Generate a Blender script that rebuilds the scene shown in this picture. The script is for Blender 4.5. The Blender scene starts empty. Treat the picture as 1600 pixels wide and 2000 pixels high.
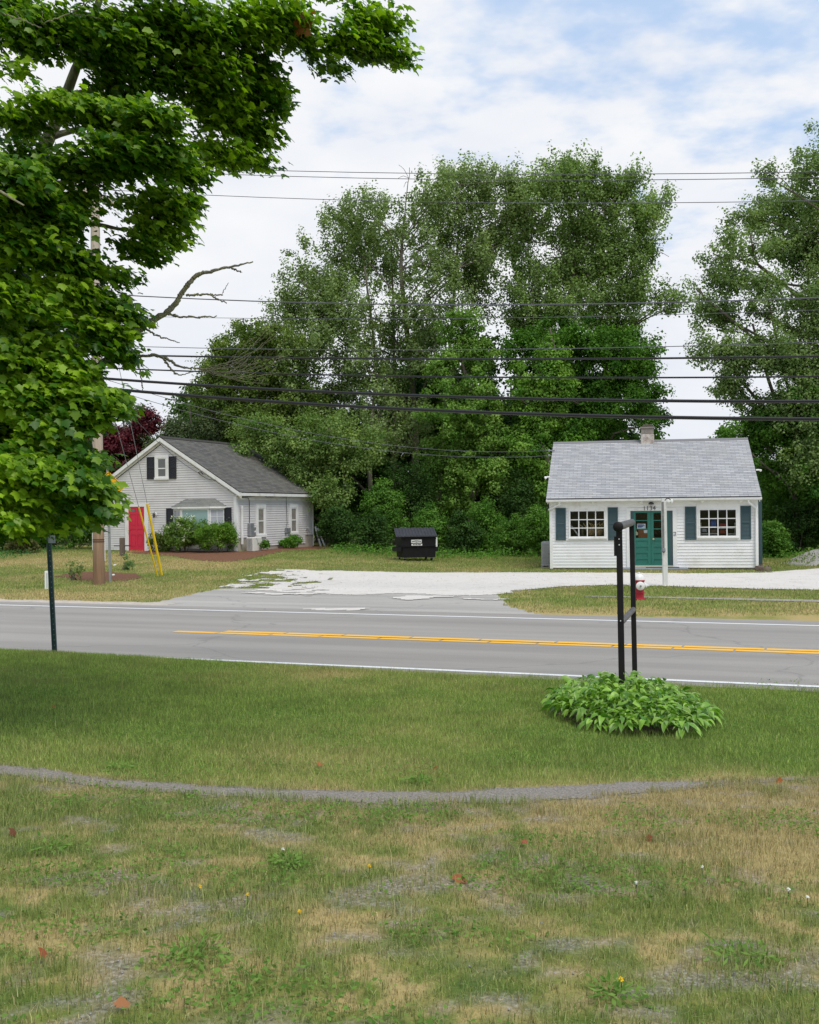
import bpy, math, random
import numpy as np
from mathutils import Matrix, Vector

random.seed(7)
SC = bpy.context.scene
COL = SC.collection

# ------------------------------------------------------------------ survey of the place
# camera 2.15 m above the road, looking along +Y, slightly rolled; pixels of the survey picture are 1600 x 2000
F, ROLL, CZ = 2150.0, 0.0105, 2.15


def ab(px, py):
    u, v = px - 800.0, 1000.0 - py
    return u + ROLL * v, v - ROLL * u


def at(px, py, Y):
    a, b = ab(px, py)
    return np.array([a / F * Y, Y, CZ + b / F * Y])


def sstep(e0, e1, x):
    t = np.clip((np.asarray(x, float) - e0) / (e1 - e0), 0, 1)
    return t * t * (3 - 2 * t)


def _h(ix, iy, iz, seed):
    n = (ix * 374761393 + iy * 668265263 + iz * 2147483647 + seed * 1274126177) & 0xFFFFFFFF
    n = ((n ^ (n >> 13)) * 1274126177) & 0xFFFFFFFF
    n = n ^ (n >> 16)
    return (n & 0xFFFF) / 65535.0


def vnoise(x, y, seed=0, z=None):
    x = np.asarray(x, float)
    y = np.asarray(y, float)
    xi, yi = np.floor(x).astype(np.int64), np.floor(y).astype(np.int64)
    fx, fy = x - xi, y - yi
    fx, fy = fx * fx * (3 - 2 * fx), fy * fy * (3 - 2 * fy)
    if z is None:
        h = lambda a, b: _h(xi + a, yi + b, 0, seed)
        return (h(0, 0) * (1 - fx) + h(1, 0) * fx) * (1 - fy) + (h(0, 1) * (1 - fx) + h(1, 1) * fx) * fy
    z = np.asarray(z, float)
    zi = np.floor(z).astype(np.int64)
    fz = z - zi
    fz = fz * fz * (3 - 2 * fz)
    r = 0
    for k, wz in ((0, 1 - fz), (1, fz)):
        h = lambda a, b: _h(xi + a, yi + b, zi + k, seed)
        r = r + wz * ((h(0, 0) * (1 - fx) + h(1, 0) * fx) * (1 - fy) + (h(0, 1) * (1 - fx) + h(1, 1) * fx) * fy)
    return r


def fbm(x, y, seed=0, octv=4):
    r, a, f, t = 0, 1.0, 1.0, 0
    for k in range(octv):
        r = r + a * vnoise(np.asarray(x) * f + 13.7 * k, np.asarray(y) * f - 7.3 * k, seed + k)
        t += a
        a *= .5
        f *= 2.1
    return r / t


def road_n(x, y):
    return .357 * np.asarray(x) + .934 * np.asarray(y)


def road_s(x, y):
    return .934 * np.asarray(x) - .357 * np.asarray(y)


def road_xy(s, n):
    return .934 * s + .357 * n, -.357 * s + .934 * n


def terr(x, y):
    x = np.asarray(x, float)
    y = np.asarray(y, float)
    n = road_n(x, y)
    lip = .03 + .12 * sstep(3, -6, x)
    z = -.03 + (.03 + lip) * sstep(13.95, 13.1, n) + .38 * sstep(12.5, 2, n)
    z = z + .03 * sstep(21.9, 22.6, n)
    z = z + .36 * sstep(27, 43, n) * sstep(1.5, -6, x) + .10 * sstep(37, 44, n) * sstep(5.5, .5, x)
    z = z - .02 * sstep(9, 12, x) * sstep(24, 30, n)
    return z


def G(px, py):
    """where the survey ray of a pixel meets the terrain"""
    a, b = ab(px, py)
    Y = CZ * F / max(-b, 20.0)
    for _ in range(25):
        z = float(terr(a / F * Y, Y))
        Y = .5 * Y + .5 * (CZ - z) * F / max(-b, 20.0)
    return np.array([a / F * Y, Y, float(terr(a / F * Y, Y))])


# ------------------------------------------------------------------ object helpers
def tag(o, label=None, cat=None, group=None, kind=None):
    if label:
        o['label'] = label
    if cat:
        o['category'] = cat
    if group:
        o['group'] = group
    if kind:
        o['kind'] = kind
    return o


def thing(name, label, cat, loc=(0, 0, 0), group=None, rotz=0):
    o = bpy.data.objects.new(name, None)
    COL.objects.link(o)
    o.empty_display_size = .2
    o.location = [float(c) for c in loc]
    o.rotation_euler = (0, 0, rotz)
    return tag(o, label, cat, group)


def origin_of(parent):
    """world origin that the vertices of a part are measured from"""
    if parent is None:
        return np.zeros(3)
    p = parent
    while p.parent is not None:
        p = p.parent
    return np.array(p.location)


def link(me, name, mat=None, parent=None, smooth=False):
    if mat is not None:
        me.materials.append(mat)
    if smooth:
        me.polygons.foreach_set('use_smooth', [True] * len(me.polygons))
    o = bpy.data.objects.new(name, me)
    COL.objects.link(o)
    if parent is not None:
        o.parent = parent
    return o


def copy_tree(o, loc=None, rotz=0, scale=1.0):
    c = o.copy()
    COL.objects.link(c)
    if loc is not None:
        c.location = [float(q) for q in loc]
        c.rotation_euler = (0, 0, rotz)
        c.scale = (scale,) * 3 if np.isscalar(scale) else scale
    for ch in list(o.children):
        d = ch.copy()
        COL.objects.link(d)
        d.parent = c
        for g in list(ch.children):
            e = g.copy()
            COL.objects.link(e)
            e.parent = d
    return c


def np_mesh(name, co, groups, mat, cols=None, parent=None, smooth=False, attrs=None):
    """groups: list of (F, k) vertex index arrays; cols: matching list of (F, 3) colours"""
    co = np.asarray(co, np.float32) - origin_of(parent).astype(np.float32)
    me = bpy.data.meshes.new(name)
    me.vertices.add(len(co))
    me.vertices.foreach_set('co', co.ravel())
    groups = [np.asarray(g, np.int32) for g in groups]
    me.loops.add(int(sum(g.size for g in groups)))
    me.loops.foreach_set('vertex_index', np.concatenate([g.ravel() for g in groups]))
    starts, base = [], 0
    for g in groups:
        starts.append(base + np.arange(len(g)) * g.shape[1])
        base += g.size
    starts = np.concatenate(starts).astype(np.int32)
    me.polygons.add(len(starts))
    me.polygons.foreach_set('loop_start', starts)
    me.update(calc_edges=True)
    if cols is not None:
        c = np.concatenate([np.asarray(q, np.float32) for q in cols])
        rgba = np.ones((len(c), 4), np.float32)
        rgba[:, :3] = c
        at_ = me.attributes.new('col', 'FLOAT_COLOR', 'FACE')
        at_.data.foreach_set('color', rgba.ravel())
    for k, vals in (attrs or {}).items():
        at_ = me.attributes.new(k, 'FLOAT', 'POINT')
        at_.data.foreach_set('value', np.asarray(vals, np.float32).ravel())
    return link(me, name, mat, parent, smooth)


class Frame:
    def __init__(self, o=(0, 0, 0), ex=(1, 0, 0), ey=(0, 1, 0), ez=(0, 0, 1)):
        self.o, self.ex, self.ey, self.ez = [np.array(q, float) for q in (o, ex, ey, ez)]

    def p(self, s, o=0.0, z=0.0):
        return self.o + self.ex * s + self.ey * o + self.ez * z

    def at(self, px, py, off=0.0):
        """(s, z) where a survey pixel meets this frame's wall plane, off metres in front of it"""
        a, b = ab(px, py)
        ox, oy = (self.o + self.ey * off)[:2]
        k = a / F
        s = (k * oy - ox) / (self.ex[0] - k * self.ex[1])
        Y = oy + self.ex[1] * s
        return s, CZ + b / F * Y - self.o[2]

    def rect(self, x0, x1, y0, y1, off=0.0):
        """pixel rectangle -> s0, s1, z0, z1 on the wall"""
        xm, ym = (x0 + x1) / 2, (y0 + y1) / 2
        return (self.at(x0, ym, off)[0], self.at(x1, ym, off)[0], self.at(xm, y1, off)[1], self.at(xm, y0, off)[1])


WF = Frame()


class MB:
    def __init__(self):
        self.v, self.f, self.uv = [], [], {}

    def add(self, pts, faces, uvs=None):
        b = len(self.v)
        self.v.extend([tuple(float(c) for c in p) for p in pts])
        for i, f in enumerate(faces):
            if uvs is not None:
                self.uv[len(self.f)] = uvs[i]
            self.f.append(tuple(b + k for k in f))
        return self

    def poly(self, pts, uv=None):
        return self.add(pts, [tuple(range(len(pts)))], [uv] if uv is not None else None)

    def box(self, fr, s0, s1, o0, o1, z0, z1):
        p = [fr.p(s, o, z) for z in (z0, z1) for s, o in ((s0, o0), (s1, o0), (s1, o1), (s0, o1))]
        return self.add(p, [(3, 2, 1, 0), (4, 5, 6, 7), (0, 1, 5, 4), (1, 2, 6, 5), (2, 3, 7, 6), (3, 0, 4, 7)])

    def bevbox(self, fr, s0, s1, o0, o1, z0, z1, b=.01):
        """box with its vertical and top edges chamfered"""
        r = []
        for z, q in ((z0, 0), (z1 - b, 0), (z1, b)):
            r.append([fr.p(s, o, z) for s, o in ((s0 + b, o0 + q), (s1 - b, o0 + q), (s1 - q, o0 + b), (s1 - q, o1 - b),
                                                 (s1 - b, o1 - q), (s0 + b, o1 - q), (s0 + q, o1 - b), (s0 + q, o0 + b))])
        return self.rings(r)

    def rings(self, r, cap=True):
        n = len(r[0])
        faces = []
        for k in range(len(r) - 1):
            for i in range(n):
                j = (i + 1) % n
                faces.append((k * n + i, k * n + j, (k + 1) * n + j, (k + 1) * n + i))
        if cap:
            faces.append(tuple(range(n - 1, -1, -1)))
            faces.append(tuple((len(r) - 1) * n + i for i in range(n)))
        return self.add([q for ring in r for q in ring], faces)

    def prism(self, pts, vec):
        vec = np.array(vec, float)
        return self.rings([[np.array(p, float) for p in pts], [np.array(p, float) + vec for p in pts]])

    def bar(self, a, b, w, h, up=(0, 0, 1)):
        a, b = np.array(a, float), np.array(b, float)
        d = (b - a) / np.linalg.norm(b - a)
        sx = np.cross(d, up)
        sx /= np.linalg.norm(sx)
        sz = np.cross(sx, d)
        q = [sx * w / 2 + sz * h / 2, -sx * w / 2 + sz * h / 2, -sx * w / 2 - sz * h / 2, sx * w / 2 - sz * h / 2]
        return self.rings([[a + k for k in q], [b + k for k in q]])

    def tube(self, pts, rad, seg=8, cap=True):
        pts = [np.array(p, float) for p in pts]
        n = len(pts)
        rad = [rad] * n if np.isscalar(rad) else list(rad)
        ref = np.array([.31, .17, .93])
        rings = []
        for i in range(n):
            d = pts[min(i + 1, n - 1)] - pts[max(i - 1, 0)]
            d = d / (np.linalg.norm(d) + 1e-9)
            a = np.cross(d, ref)
            if np.linalg.norm(a) < .05:
                a = np.cross(d, (1, 0, 0))
            a /= np.linalg.norm(a)
            c = np.cross(d, a)
            rings.append([pts[i] + rad[i] * (math.cos(t) * a + math.sin(t) * c) for t in np.arange(seg) * 2 * math.pi / seg])
        return self.rings(rings, cap)

    def lathe(self, prof, o=(0, 0, 0), axis=(0, 0, 1), seg=16):
        """prof: (radius, height along the axis)"""
        axis = np.array(axis, float)
        axis /= np.linalg.norm(axis)
        a = np.cross(axis, (.3, .2, .9) if abs(axis[2]) < .9 else (1, 0, 0))
        a /= np.linalg.norm(a)
        c = np.cross(axis, a)
        o = np.array(o, float)
        return self.rings([[o + axis * h + max(r, 1e-4) * (math.cos(t) * a + math.sin(t) * c)
                            for t in np.arange(seg) * 2 * math.pi / seg] for r, h in prof])

    def build(self, name, mat, parent=None, smooth=False, label=None):
        off = origin_of(parent)
        me = bpy.data.meshes.new(name)
        me.from_pydata([tuple(np.array(v) - off) for v in self.v], [], self.f)
        if self.uv:
            uvl = me.uv_layers.new(name='UVMap')
            for fi, uv in self.uv.items():
                for k, li in enumerate(me.polygons[fi].loop_indices):
                    uvl.data[li].uv = uv[k]
        me.update()
        o = link(me, name, mat, parent, smooth)
        if smooth:
            import bmesh
            bm = bmesh.new()
            bm.from_mesh(me)
            bmesh.ops.recalc_face_normals(bm, faces=bm.faces)
            for e in bm.edges:
                if len(e.link_faces) == 2 and e.calc_face_angle(0) > .7:
                    e.smooth = False
            bm.to_mesh(me)
            bm.free()
        if label:
            o['label'] = label
        return o


def spline(pts, n):
    """Catmull-Rom through 3-D points (a fourth column, such as a radius, comes along)"""
    P = np.array(pts, float)
    P = np.vstack([2 * P[0] - P[1], P, 2 * P[-1] - P[-2]])
    out = []
    m = len(P) - 3
    for t in np.linspace(0, m - 1e-6, n):
        i = int(t)
        u = t - i
        a, b, c, d = P[i:i + 4]
        out.append(.5 * (2 * b + (c - a) * u + (2 * a - 5 * b + 4 * c - d) * u * u + (3 * b - a - 3 * c + d) * u ** 3))
    return np.array(out)


# ------------------------------------------------------------------ materials
def C(r, g, b):
    f = lambda c: ((c / 255 + .055) / 1.055) ** 2.4 if c > 10 else c / 255 / 12.92
    return (f(r), f(g), f(b))


def _nt(name):
    m = bpy.data.materials.new(name)
    m.use_nodes = True
    nt = m.node_tree
    bs = next(n for n in nt.nodes if n.type == 'BSDF_PRINCIPLED')
    return m, nt, bs


def ramp(nt, stops, src):
    r = nt.nodes.new('ShaderNodeValToRGB')
    while len(r.color_ramp.elements) > 1:
        r.color_ramp.elements.remove(r.color_ramp.elements[-1])
    for i, (p, c) in enumerate(stops):
        e = r.color_ramp.elements[0] if i == 0 else r.color_ramp.elements.new(p)
        e.position = p
        e.color = (*c, 1) if len(c) == 3 else c
    nt.links.new(src, r.inputs[0])
    return r.outputs[0]


def mixc(nt, fac, a, b, mode='MIX'):
    n = nt.nodes.new('ShaderNodeMix')
    n.data_type = 'RGBA'
    n.blend_type = mode
    for sock, val in ((n.inputs[0], fac), (n.inputs[6], a), (n.inputs[7], b)):
        if hasattr(val, 'is_output'):
            nt.links.new(val, sock)
        elif np.isscalar(val):
            sock.default_value = val
        else:
            sock.default_value = (*val, 1)
    return n.outputs[2]


def noise(nt, scale, vec=None, detail=4, rough=.6, stretch=None):
    n = nt.nodes.new('ShaderNodeTexNoise')
    n.inputs['Scale'].default_value = scale
    n.inputs['Detail'].default_value = detail
    n.inputs['Roughness'].default_value = rough
    if vec is None:
        tc = nt.nodes.new('ShaderNodeTexCoord')
        vec = tc.outputs['Object']
    if stretch is not None:
        mp = nt.nodes.new('ShaderNodeMapping')
        mp.inputs['Scale'].default_value = stretch
        nt.links.new(vec, mp.inputs['Vector'])
        vec = mp.outputs['Vector']
    nt.links.new(vec, n.inputs['Vector'])
    return n.outputs['Fac']


def bump(nt, bs, src, strength=.3, dist=.02):
    b = nt.nodes.new('ShaderNodeBump')
    b.inputs['Strength'].default_value = strength
    b.inputs['Distance'].default_value = dist
    nt.links.new(src, b.inputs['Height'])
    nt.links.new(b.outputs['Normal'], bs.inputs['Normal'])


def mat(name, base, rough=.6, var=None, scale=3.0, bmp=None, metal=0.0, spec=.4, stretch=None, dirt=None, dscale=1.2):
    """plain material: base colour varied towards var by noise, optional dirt colour in blotches, optional bump (scale, strength, dist)"""
    m, nt, bs = _nt(name)
    bs.inputs['Roughness'].default_value = rough
    bs.inputs['Metallic'].default_value = metal
    bs.inputs['Specular IOR Level'].default_value = spec
    col = None
    if var is not None:
        col = ramp(nt, [(.3, base), (.7, var)], noise(nt, scale, stretch=stretch))
    if dirt is not None:
        f = ramp(nt, [(.52, (0, 0, 0)), (.75, (.75, .75, .75))], noise(nt, dscale, detail=7, rough=.7))
        col = mixc(nt, f, col if col is not None else base, dirt)
    if col is None:
        bs.inputs['Base Color'].default_value = (*base, 1)
    else:
        nt.links.new(col, bs.inputs['Base Color'])
    if bmp:
        bump(nt, bs, noise(nt, bmp[0], stretch=stretch), bmp[1], bmp[2])
    return m


def foliage_mat(name, trans=.35, rough=.5, spec=.25, warm=(1.25, 1.35, .55)):
    m, nt, bs = _nt(name)
    a = nt.nodes.new('ShaderNodeAttribute')
    a.attribute_name = 'col'
    nt.links.new(a.outputs['Color'], bs.inputs['Base Color'])
    bs.inputs['Roughness'].default_value = rough
    bs.inputs['Specular IOR Level'].default_value = spec
    tr = nt.nodes.new('ShaderNodeBsdfTranslucent')
    nt.links.new(mixc(nt, 1.0, a.outputs['Color'], warm, 'MULTIPLY'), tr.inputs['Color'])
    mx = nt.nodes.new('ShaderNodeMixShader')
    mx.inputs[0].default_value = trans
    nt.links.new(bs.outputs[0], mx.inputs[1])
    nt.links.new(tr.outputs[0], mx.inputs[2])
    out = next(n for n in nt.nodes if n.type == 'OUTPUT_MATERIAL')
    nt.links.new(mx.outputs[0], out.inputs['Surface'])
    return m


def shingle_mat(name, c1, c2, mortar, streak, w=.30, h=.14):
    m, nt, bs = _nt(name)
    uv = nt.nodes.new('ShaderNodeUVMap')
    br = nt.nodes.new('ShaderNodeTexBrick')
    br.inputs['Color1'].default_value = (*c1, 1)
    br.inputs['Color2'].default_value = (*c2, 1)
    br.inputs['Mortar'].default_value = (*mortar, 1)
    br.inputs['Scale'].default_value = 1.0
    br.inputs['Mortar Size'].default_value = .006
    br.inputs['Mortar Smooth'].default_value = .2
    br.inputs['Brick Width'].default_value = w
    br.inputs['Row Height'].default_value = h
    nt.links.new(uv.outputs[0], br.inputs['Vector'])
    n1 = noise(nt, 1.1, uv.outputs[0], detail=6, rough=.65, stretch=(1, .6, 1))
    col = mixc(nt, ramp(nt, [(.45, (0, 0, 0)), (.8, (.6, .6, .6))], n1), br.outputs['Color'], streak)
    n2 = noise(nt, 60, uv.outputs[0], detail=2)
    col = mixc(nt, .35, col, ramp(nt, [(.3, (.45, .45, .45)), (.7, (1.25, 1.25, 1.25))], n2), 'MULTIPLY')
    nt.links.new(col, bs.inputs['Base Color'])
    bs.inputs['Roughness'].default_value = .85
    bs.inputs['Specular IOR Level'].default_value = .25
    bump(nt, bs, br.outputs['Fac'], -.4, .01)
    return m


def glass_mat(name, tint=(.9, .95, .95), refl=1.0):
    """thin window glass: clear with a fresnel reflection"""
    m, nt, bs = _nt(name)
    nt.nodes.remove(bs)
    t = nt.nodes.new('ShaderNodeBsdfTransparent')
    t.inputs[0].default_value = (*tint, 1)
    g = nt.nodes.new('ShaderNodeBsdfGlossy')
    g.inputs['Roughness'].default_value = .02
    fr = nt.nodes.new('ShaderNodeFresnel')
    fr.inputs[0].default_value = 1.5
    mx = nt.nodes.new('ShaderNodeMixShader')
    nt.links.new(fr.outputs[0], mx.inputs[0])
    nt.links.new(t.outputs[0], mx.inputs[1])
    nt.links.new(g.outputs[0], mx.inputs[2])
    out = next(n for n in nt.nodes if n.type == 'OUTPUT_MATERIAL')
    nt.links.new(mx.outputs[0], out.inputs['Surface'])
    return m


def text_mesh(body, size, fr, s, o, z, name, material, parent, depth=.004, cx=True):
    """lettering standing on a wall frame, its middle at (s, z)"""
    cu = bpy.data.curves.new(name, 'FONT')
    cu.body = body
    cu.size = size
    cu.extrude = depth
    cu.align_x, cu.align_y = 'CENTER', 'CENTER'
    tmp = bpy.data.objects.new('tmp_text', cu)
    COL.objects.link(tmp)
    dg = bpy.context.evaluated_depsgraph_get()
    me = bpy.data.meshes.new_from_object(tmp.evaluated_get(dg))
    bpy.data.objects.remove(tmp)
    off = origin_of(parent)
    for v in me.vertices:
        v.co = Vector(fr.p(s + v.co.x, o + v.co.z, z + v.co.y) - off)
    me.name = name
    me.materials.clear()
    return link(me, name, material, parent)


def lerp(a, b, t):
    return np.asarray(a) * (1 - t) + np.asarray(b) * t


def unit(v):
    return v / (np.linalg.norm(v, axis=-1, keepdims=True) + 1e-9)
# ------------------------------------------------------------------ camera, sky, sun
cam = bpy.data.cameras.new('camera')
cam.sensor_fit, cam.sensor_width = 'HORIZONTAL', 36.0
cam.lens = 36.0 * F / 1600.0
cam.clip_start, cam.clip_end = .1, 3000
co = bpy.data.objects.new('camera', cam)
COL.objects.link(co)
co.matrix_world = Matrix.Translation((0, 0, CZ)) @ Matrix.Rotation(math.pi / 2, 4, 'X') @ Matrix.Rotation(-ROLL, 4, 'Z')
SC.camera = co

SUN_EL, SUN_AZ = math.radians(61), math.radians(146)     # azimuth clockwise from +Y
w = bpy.data.worlds.new('World')
SC.world = w
w.use_nodes = True
nt = w.node_tree
bg = next(n for n in nt.nodes if n.type == 'BACKGROUND')
sky = nt.nodes.new('ShaderNodeTexSky')
sky.sky_type = 'NISHITA'
sky.sun_disc = False
sky.sun_elevation, sky.sun_rotation = SUN_EL, SUN_AZ
sky.air_density, sky.dust_density = 1.0, 1.0
tc = nt.nodes.new('ShaderNodeTexCoord')
sp = nt.nodes.new('ShaderNodeSeparateXYZ')
nt.links.new(tc.outputs['Generated'], sp.inputs[0])


def M(op, a, b=None):
    n = nt.nodes.new('ShaderNodeMath')
    n.operation = op
    for i, q in enumerate((a, b)):
        if q is None:
            continue
        if hasattr(q, 'is_output'):
            nt.links.new(q, n.inputs[i])
        else:
            n.inputs[i].default_value = q
    return n.outputs[0]


# a high layer of cloud: the direction is projected on a level sheet
zz = M('ADD', M('MAXIMUM', sp.outputs['Z'], 0.0), .16)
cb = nt.nodes.new('ShaderNodeCombineXYZ')
nt.links.new(M('DIVIDE', sp.outputs['X'], zz), cb.inputs[0])
nt.links.new(M('DIVIDE', sp.outputs['Y'], zz), cb.inputs[1])
n_big = noise(nt, 1.3, cb.outputs[0], detail=2, rough=.5)
n_puff = noise(nt, 6.0, cb.outputs[0], detail=4, rough=.55)
# openings are likelier high up and to the right (east) of the street
bias = M('ADD', M('MULTIPLY', sp.outputs['Z'], 1.5), M('MULTIPLY', sp.outputs['X'], .45))
thin = M('ADD', M('ADD', M('MULTIPLY', n_puff, -1.15), M('MULTIPLY', n_big, -.25)), bias)
gap = nt.nodes.new('ShaderNodeMapRange')
gap.interpolation_type = 'SMOOTHSTEP'
gap.inputs['From Min'].default_value = -.22
gap.inputs['From Max'].default_value = .16
gap.inputs['To Min'].default_value = 0.0
gap.inputs['To Max'].default_value = .62
nt.links.new(thin, gap.inputs['Value'])
cloud = ramp(nt, [(.3, (7.6, 7.9, 8.6)), (.62, (8.75, 8.85, 9.05))], noise(nt, 2.2, cb.outputs[0], detail=4, rough=.5))
low = nt.nodes.new('ShaderNodeMapRange')
low.inputs['From Min'].default_value = .22
low.inputs['From Max'].default_value = .0
nt.links.new(sp.outputs['Z'], low.inputs['Value'])
cloud = mixc(nt, M('MULTIPLY', low.outputs[0], .8), cloud, (7.5, 7.85, 8.6))
blue = mixc(nt, .8, sky.outputs[0], (2.6, 5.2, 9.2))
nt.links.new(mixc(nt, gap.outputs[0], cloud, blue), bg.inputs['Color'])
bg.inputs['Strength'].default_value = .108

sl = bpy.data.lights.new('sun', 'SUN')
sl.energy, sl.angle, sl.color = 2.7, math.radians(28), (1.0, .93, .82)
so = bpy.data.objects.new('sun', sl)
COL.objects.link(so)
d = Vector((math.sin(SUN_AZ) * math.cos(SUN_EL), math.cos(SUN_AZ) * math.cos(SUN_EL), math.sin(SUN_EL)))
so.rotation_euler = d.to_track_quat('Z', 'Y').to_euler()
so.location = (20, -30, 40)

vs = SC.view_settings
vs.view_transform, vs.look, vs.gamma = 'Standard', 'None', 1.0
vs.exposure = 0.0
SC.cycles.max_bounces = 8
SC.cycles.diffuse_bounces = 5
SC.cycles.glossy_bounces = 3
SC.cycles.transmission_bounces = 4
SC.cycles.transparent_max_bounces = 8
SC.cycles.use_denoising = True
# ------------------------------------------------------------------ ground, road, path, lots
class Region:
    """a patch of ground with a ragged edge; poly in metres"""

    def __init__(self, poly, amp=.15, freq=1.5, seed=1, hole=None):
        self.p, self.amp, self.freq, self.seed, self.hole = np.array(poly, float)[:, :2], amp, freq, seed, hole

    def sd(self, x, y):
        P = np.stack([x, y], -1)
        A, B = self.p, np.roll(self.p, -1, 0)
        best = np.full(P.shape[:-1], 1e9)
        ins = np.zeros(P.shape[:-1], bool)
        for a, b in zip(A, B):
            e = b - a
            w = P - a
            t = np.clip((w @ e) / (e @ e + 1e-12), 0, 1)
            q = w - t[..., None] * e
            best = np.minimum(best, (q ** 2).sum(-1))
            c = (a[1] > P[..., 1]) != (b[1] > P[..., 1])
            ins ^= c & (P[..., 0] < (b[0] - a[0]) * (P[..., 1] - a[1]) / (b[1] - a[1] + 1e-12) + a[0])
        return np.where(ins, 1, -1) * np.sqrt(best)

    def inside(self, x, y, grow=0.0):
        x, y = np.asarray(x, float), np.asarray(y, float)
        (x0, y0), (x1, y1) = self.p.min(0) - 1, self.p.max(0) + 1
        out = np.zeros(x.shape, bool)
        m = (x > x0) & (x < x1) & (y > y0) & (y < y1)
        if m.any():
            v = self.sd(x[m], y[m]) + self.amp * 2 * (fbm(x[m] * self.freq, y[m] * self.freq, self.seed, 3) - .5) + grow
            r = v > 0
            if self.hole is not None:
                r &= ~self.hole(x[m], y[m])
            out[m] = r
        return out

    def sheet(self, name, size, lift, material, flat=False):
        (x0, y0), (x1, y1) = self.p.min(0) - .5, self.p.max(0) + .5
        nx, ny = int((x1 - x0) / size) + 1, int((y1 - y0) / size) + 1
        X, Y = np.meshgrid(x0 + np.arange(nx + 1) * size, y0 + np.arange(ny + 1) * size, indexing='ij')
        keep = self.inside(X[:-1, :-1] + size / 2, Y[:-1, :-1] + size / 2)
        I = np.arange(X.size).reshape(X.shape)
        q = np.stack([I[:-1, :-1], I[1:, :-1], I[1:, 1:], I[:-1, 1:]], -1)[keep]
        used, inv = np.unique(q, return_inverse=True)
        x, y = X.ravel()[used], Y.ravel()[used]
        z = (np.zeros_like(x) if flat else terr(x, y)) + lift
        o = np_mesh(name, np.stack([x, y, z], -1), [inv.reshape(q.shape)], material, smooth=True)
        return tag(o, kind='structure')


def px_poly(pts):
    return [G(*p)[:2] for p in pts]


lot_holes = lambda x, y: (fbm(x * 2.4, y * 2.0, 91, 4) > .40 + .5 * sstep(-6.2, -.8, x + .15 * (y - 35))) & (x < -2)
gravel_lot = Region(px_poly([(418, 1152), (470, 1128), (540, 1112), (620, 1115), (720, 1117), (860, 1119), (1075, 1119), (1235, 1119.5),
                             (1340, 1121), (1440, 1120), (1500, 1119), (1560, 1114), (1620, 1110), (1900, 1104), (1980, 1158), (1600, 1153.5),
                             (1450, 1150), (1300, 1146), (1200, 1143), (1100, 1146.5), (1010, 1155), (965, 1163), (880, 1164),
                             (790, 1160), (700, 1163), (600, 1159), (500, 1156)]), .22, 1.6, 5, lot_holes)
apron = Region([road_xy(s, n)[0:2] for s, n in ((road_s(*G(300, 1180)[:2]), 21.9),)] +
               px_poly([(392, 1158), (430, 1150), (700, 1150), (970, 1158), (982, 1172), (1000, 1186), (1045, 1199), (1075, 1206)]) +
               [road_xy(road_s(*G(1080, 1208)[:2]), 21.9)], .12, 1.8, 8)
verge = [road_xy(s, n) for s, n in ((-60, 21.9), (-60, 22.75), (road_s(*G(0, 1178)[:2]), 22.75), (road_s(*G(330, 1178)[:2]), 22.9),
                                    (road_s(*G(420, 1170)[:2]), 22.9), (road_s(*G(420, 1170)[:2]), 21.9))]
sand_shoulder = Region(verge, .3, 1.3, 12)
sidewalk = Region(px_poly([(1140, 1164.5), (1300, 1166.5), (1450, 1169.5), (1600, 1172.5), (1900, 1178), (1900, 1183), (1600, 1177),
                           (1450, 1173), (1300, 1169), (1140, 1166)]), .05, 1.2, 15)
path_up = [(-250, 1440), (-80, 1476), (0, 1493), (160, 1515), (400, 1536), (600, 1543), (800, 1546), (1000, 1541), (1200, 1531), (1400, 1524), (1490, 1520), (1570, 1518)]
path_dn = [(1570, 1524), (1490, 1530), (1400, 1538), (1200, 1553), (1100, 1563), (1000, 1570), (800, 1572), (600, 1566), (400, 1554), (200, 1535), (0, 1516), (-80, 1497), (-250, 1455)]
foot_path = Region(px_poly(path_up + path_dn), .08, 3.2, 18)
house_bed = Region(px_poly([(250, 1080), (330, 1086), (395, 1096), (445, 1098), (482, 1094), (512, 1086), (560, 1077), (620, 1076), (660, 1070.5), (600, 1067),
                            (470, 1078), (300, 1076)]), .15, 1.0, 22)
pole_bed = Region(px_poly([(112, 1127), (130, 1119), (200, 1117), (265, 1121), (285, 1129), (240, 1135), (160, 1135)]), .2, 1.0, 25)
ivy_bed = Region(px_poly([(-160, 1062), (60, 1062), (150, 1068), (140, 1076), (60, 1086), (0, 1096), (-160, 1104)]), .3, .8, 28)
hosta_bed = Region([(2.2 + .72 * math.cos(t) + .05 * math.sin(t), 11.30 + 1.25 * math.sin(t)) for t in np.arange(20) * math.pi / 10], .06, 2, 30)
mound_bed = Region(px_poly([(1492, 1108), (1515, 1096), (1560, 1090), (1620, 1088), (1800, 1084), (1900, 1100), (1620, 1112), (1550, 1114)]), .2, 1.2, 33)

PATH_X = np.array([G(*p)[0] for p in path_up])
PATH_Y = np.array([G(*p)[1] for p in path_up])


def near_side(x, y):
    """1 on the camera's side of the footpath"""
    return (np.asarray(y) < np.interp(x, PATH_X, PATH_Y)).astype(float)


PATCHES = [(*G(640, 1318)[:2], .95, .5), (*G(880, 1330)[:2], .8, .25), (*G(1480, 1580)[:2], 1.3, .55), (*G(1300, 1600)[:2], .9, .4), (*G(1500, 1660)[:2], .8, .35),
           (*G(350, 1850)[:2], .5, .25), (*G(700, 1800)[:2], .5, .25), (*G(600, 1500)[:2], 1.0, .2), (*G(1150, 1330)[:2], .7, -.25), (*G(150, 1350)[:2], 2.2, -.25),
           (*G(300, 1420)[:2], 1.5, -.2), (*G(1500, 1420)[:2], 1.6, -.2)]


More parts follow.
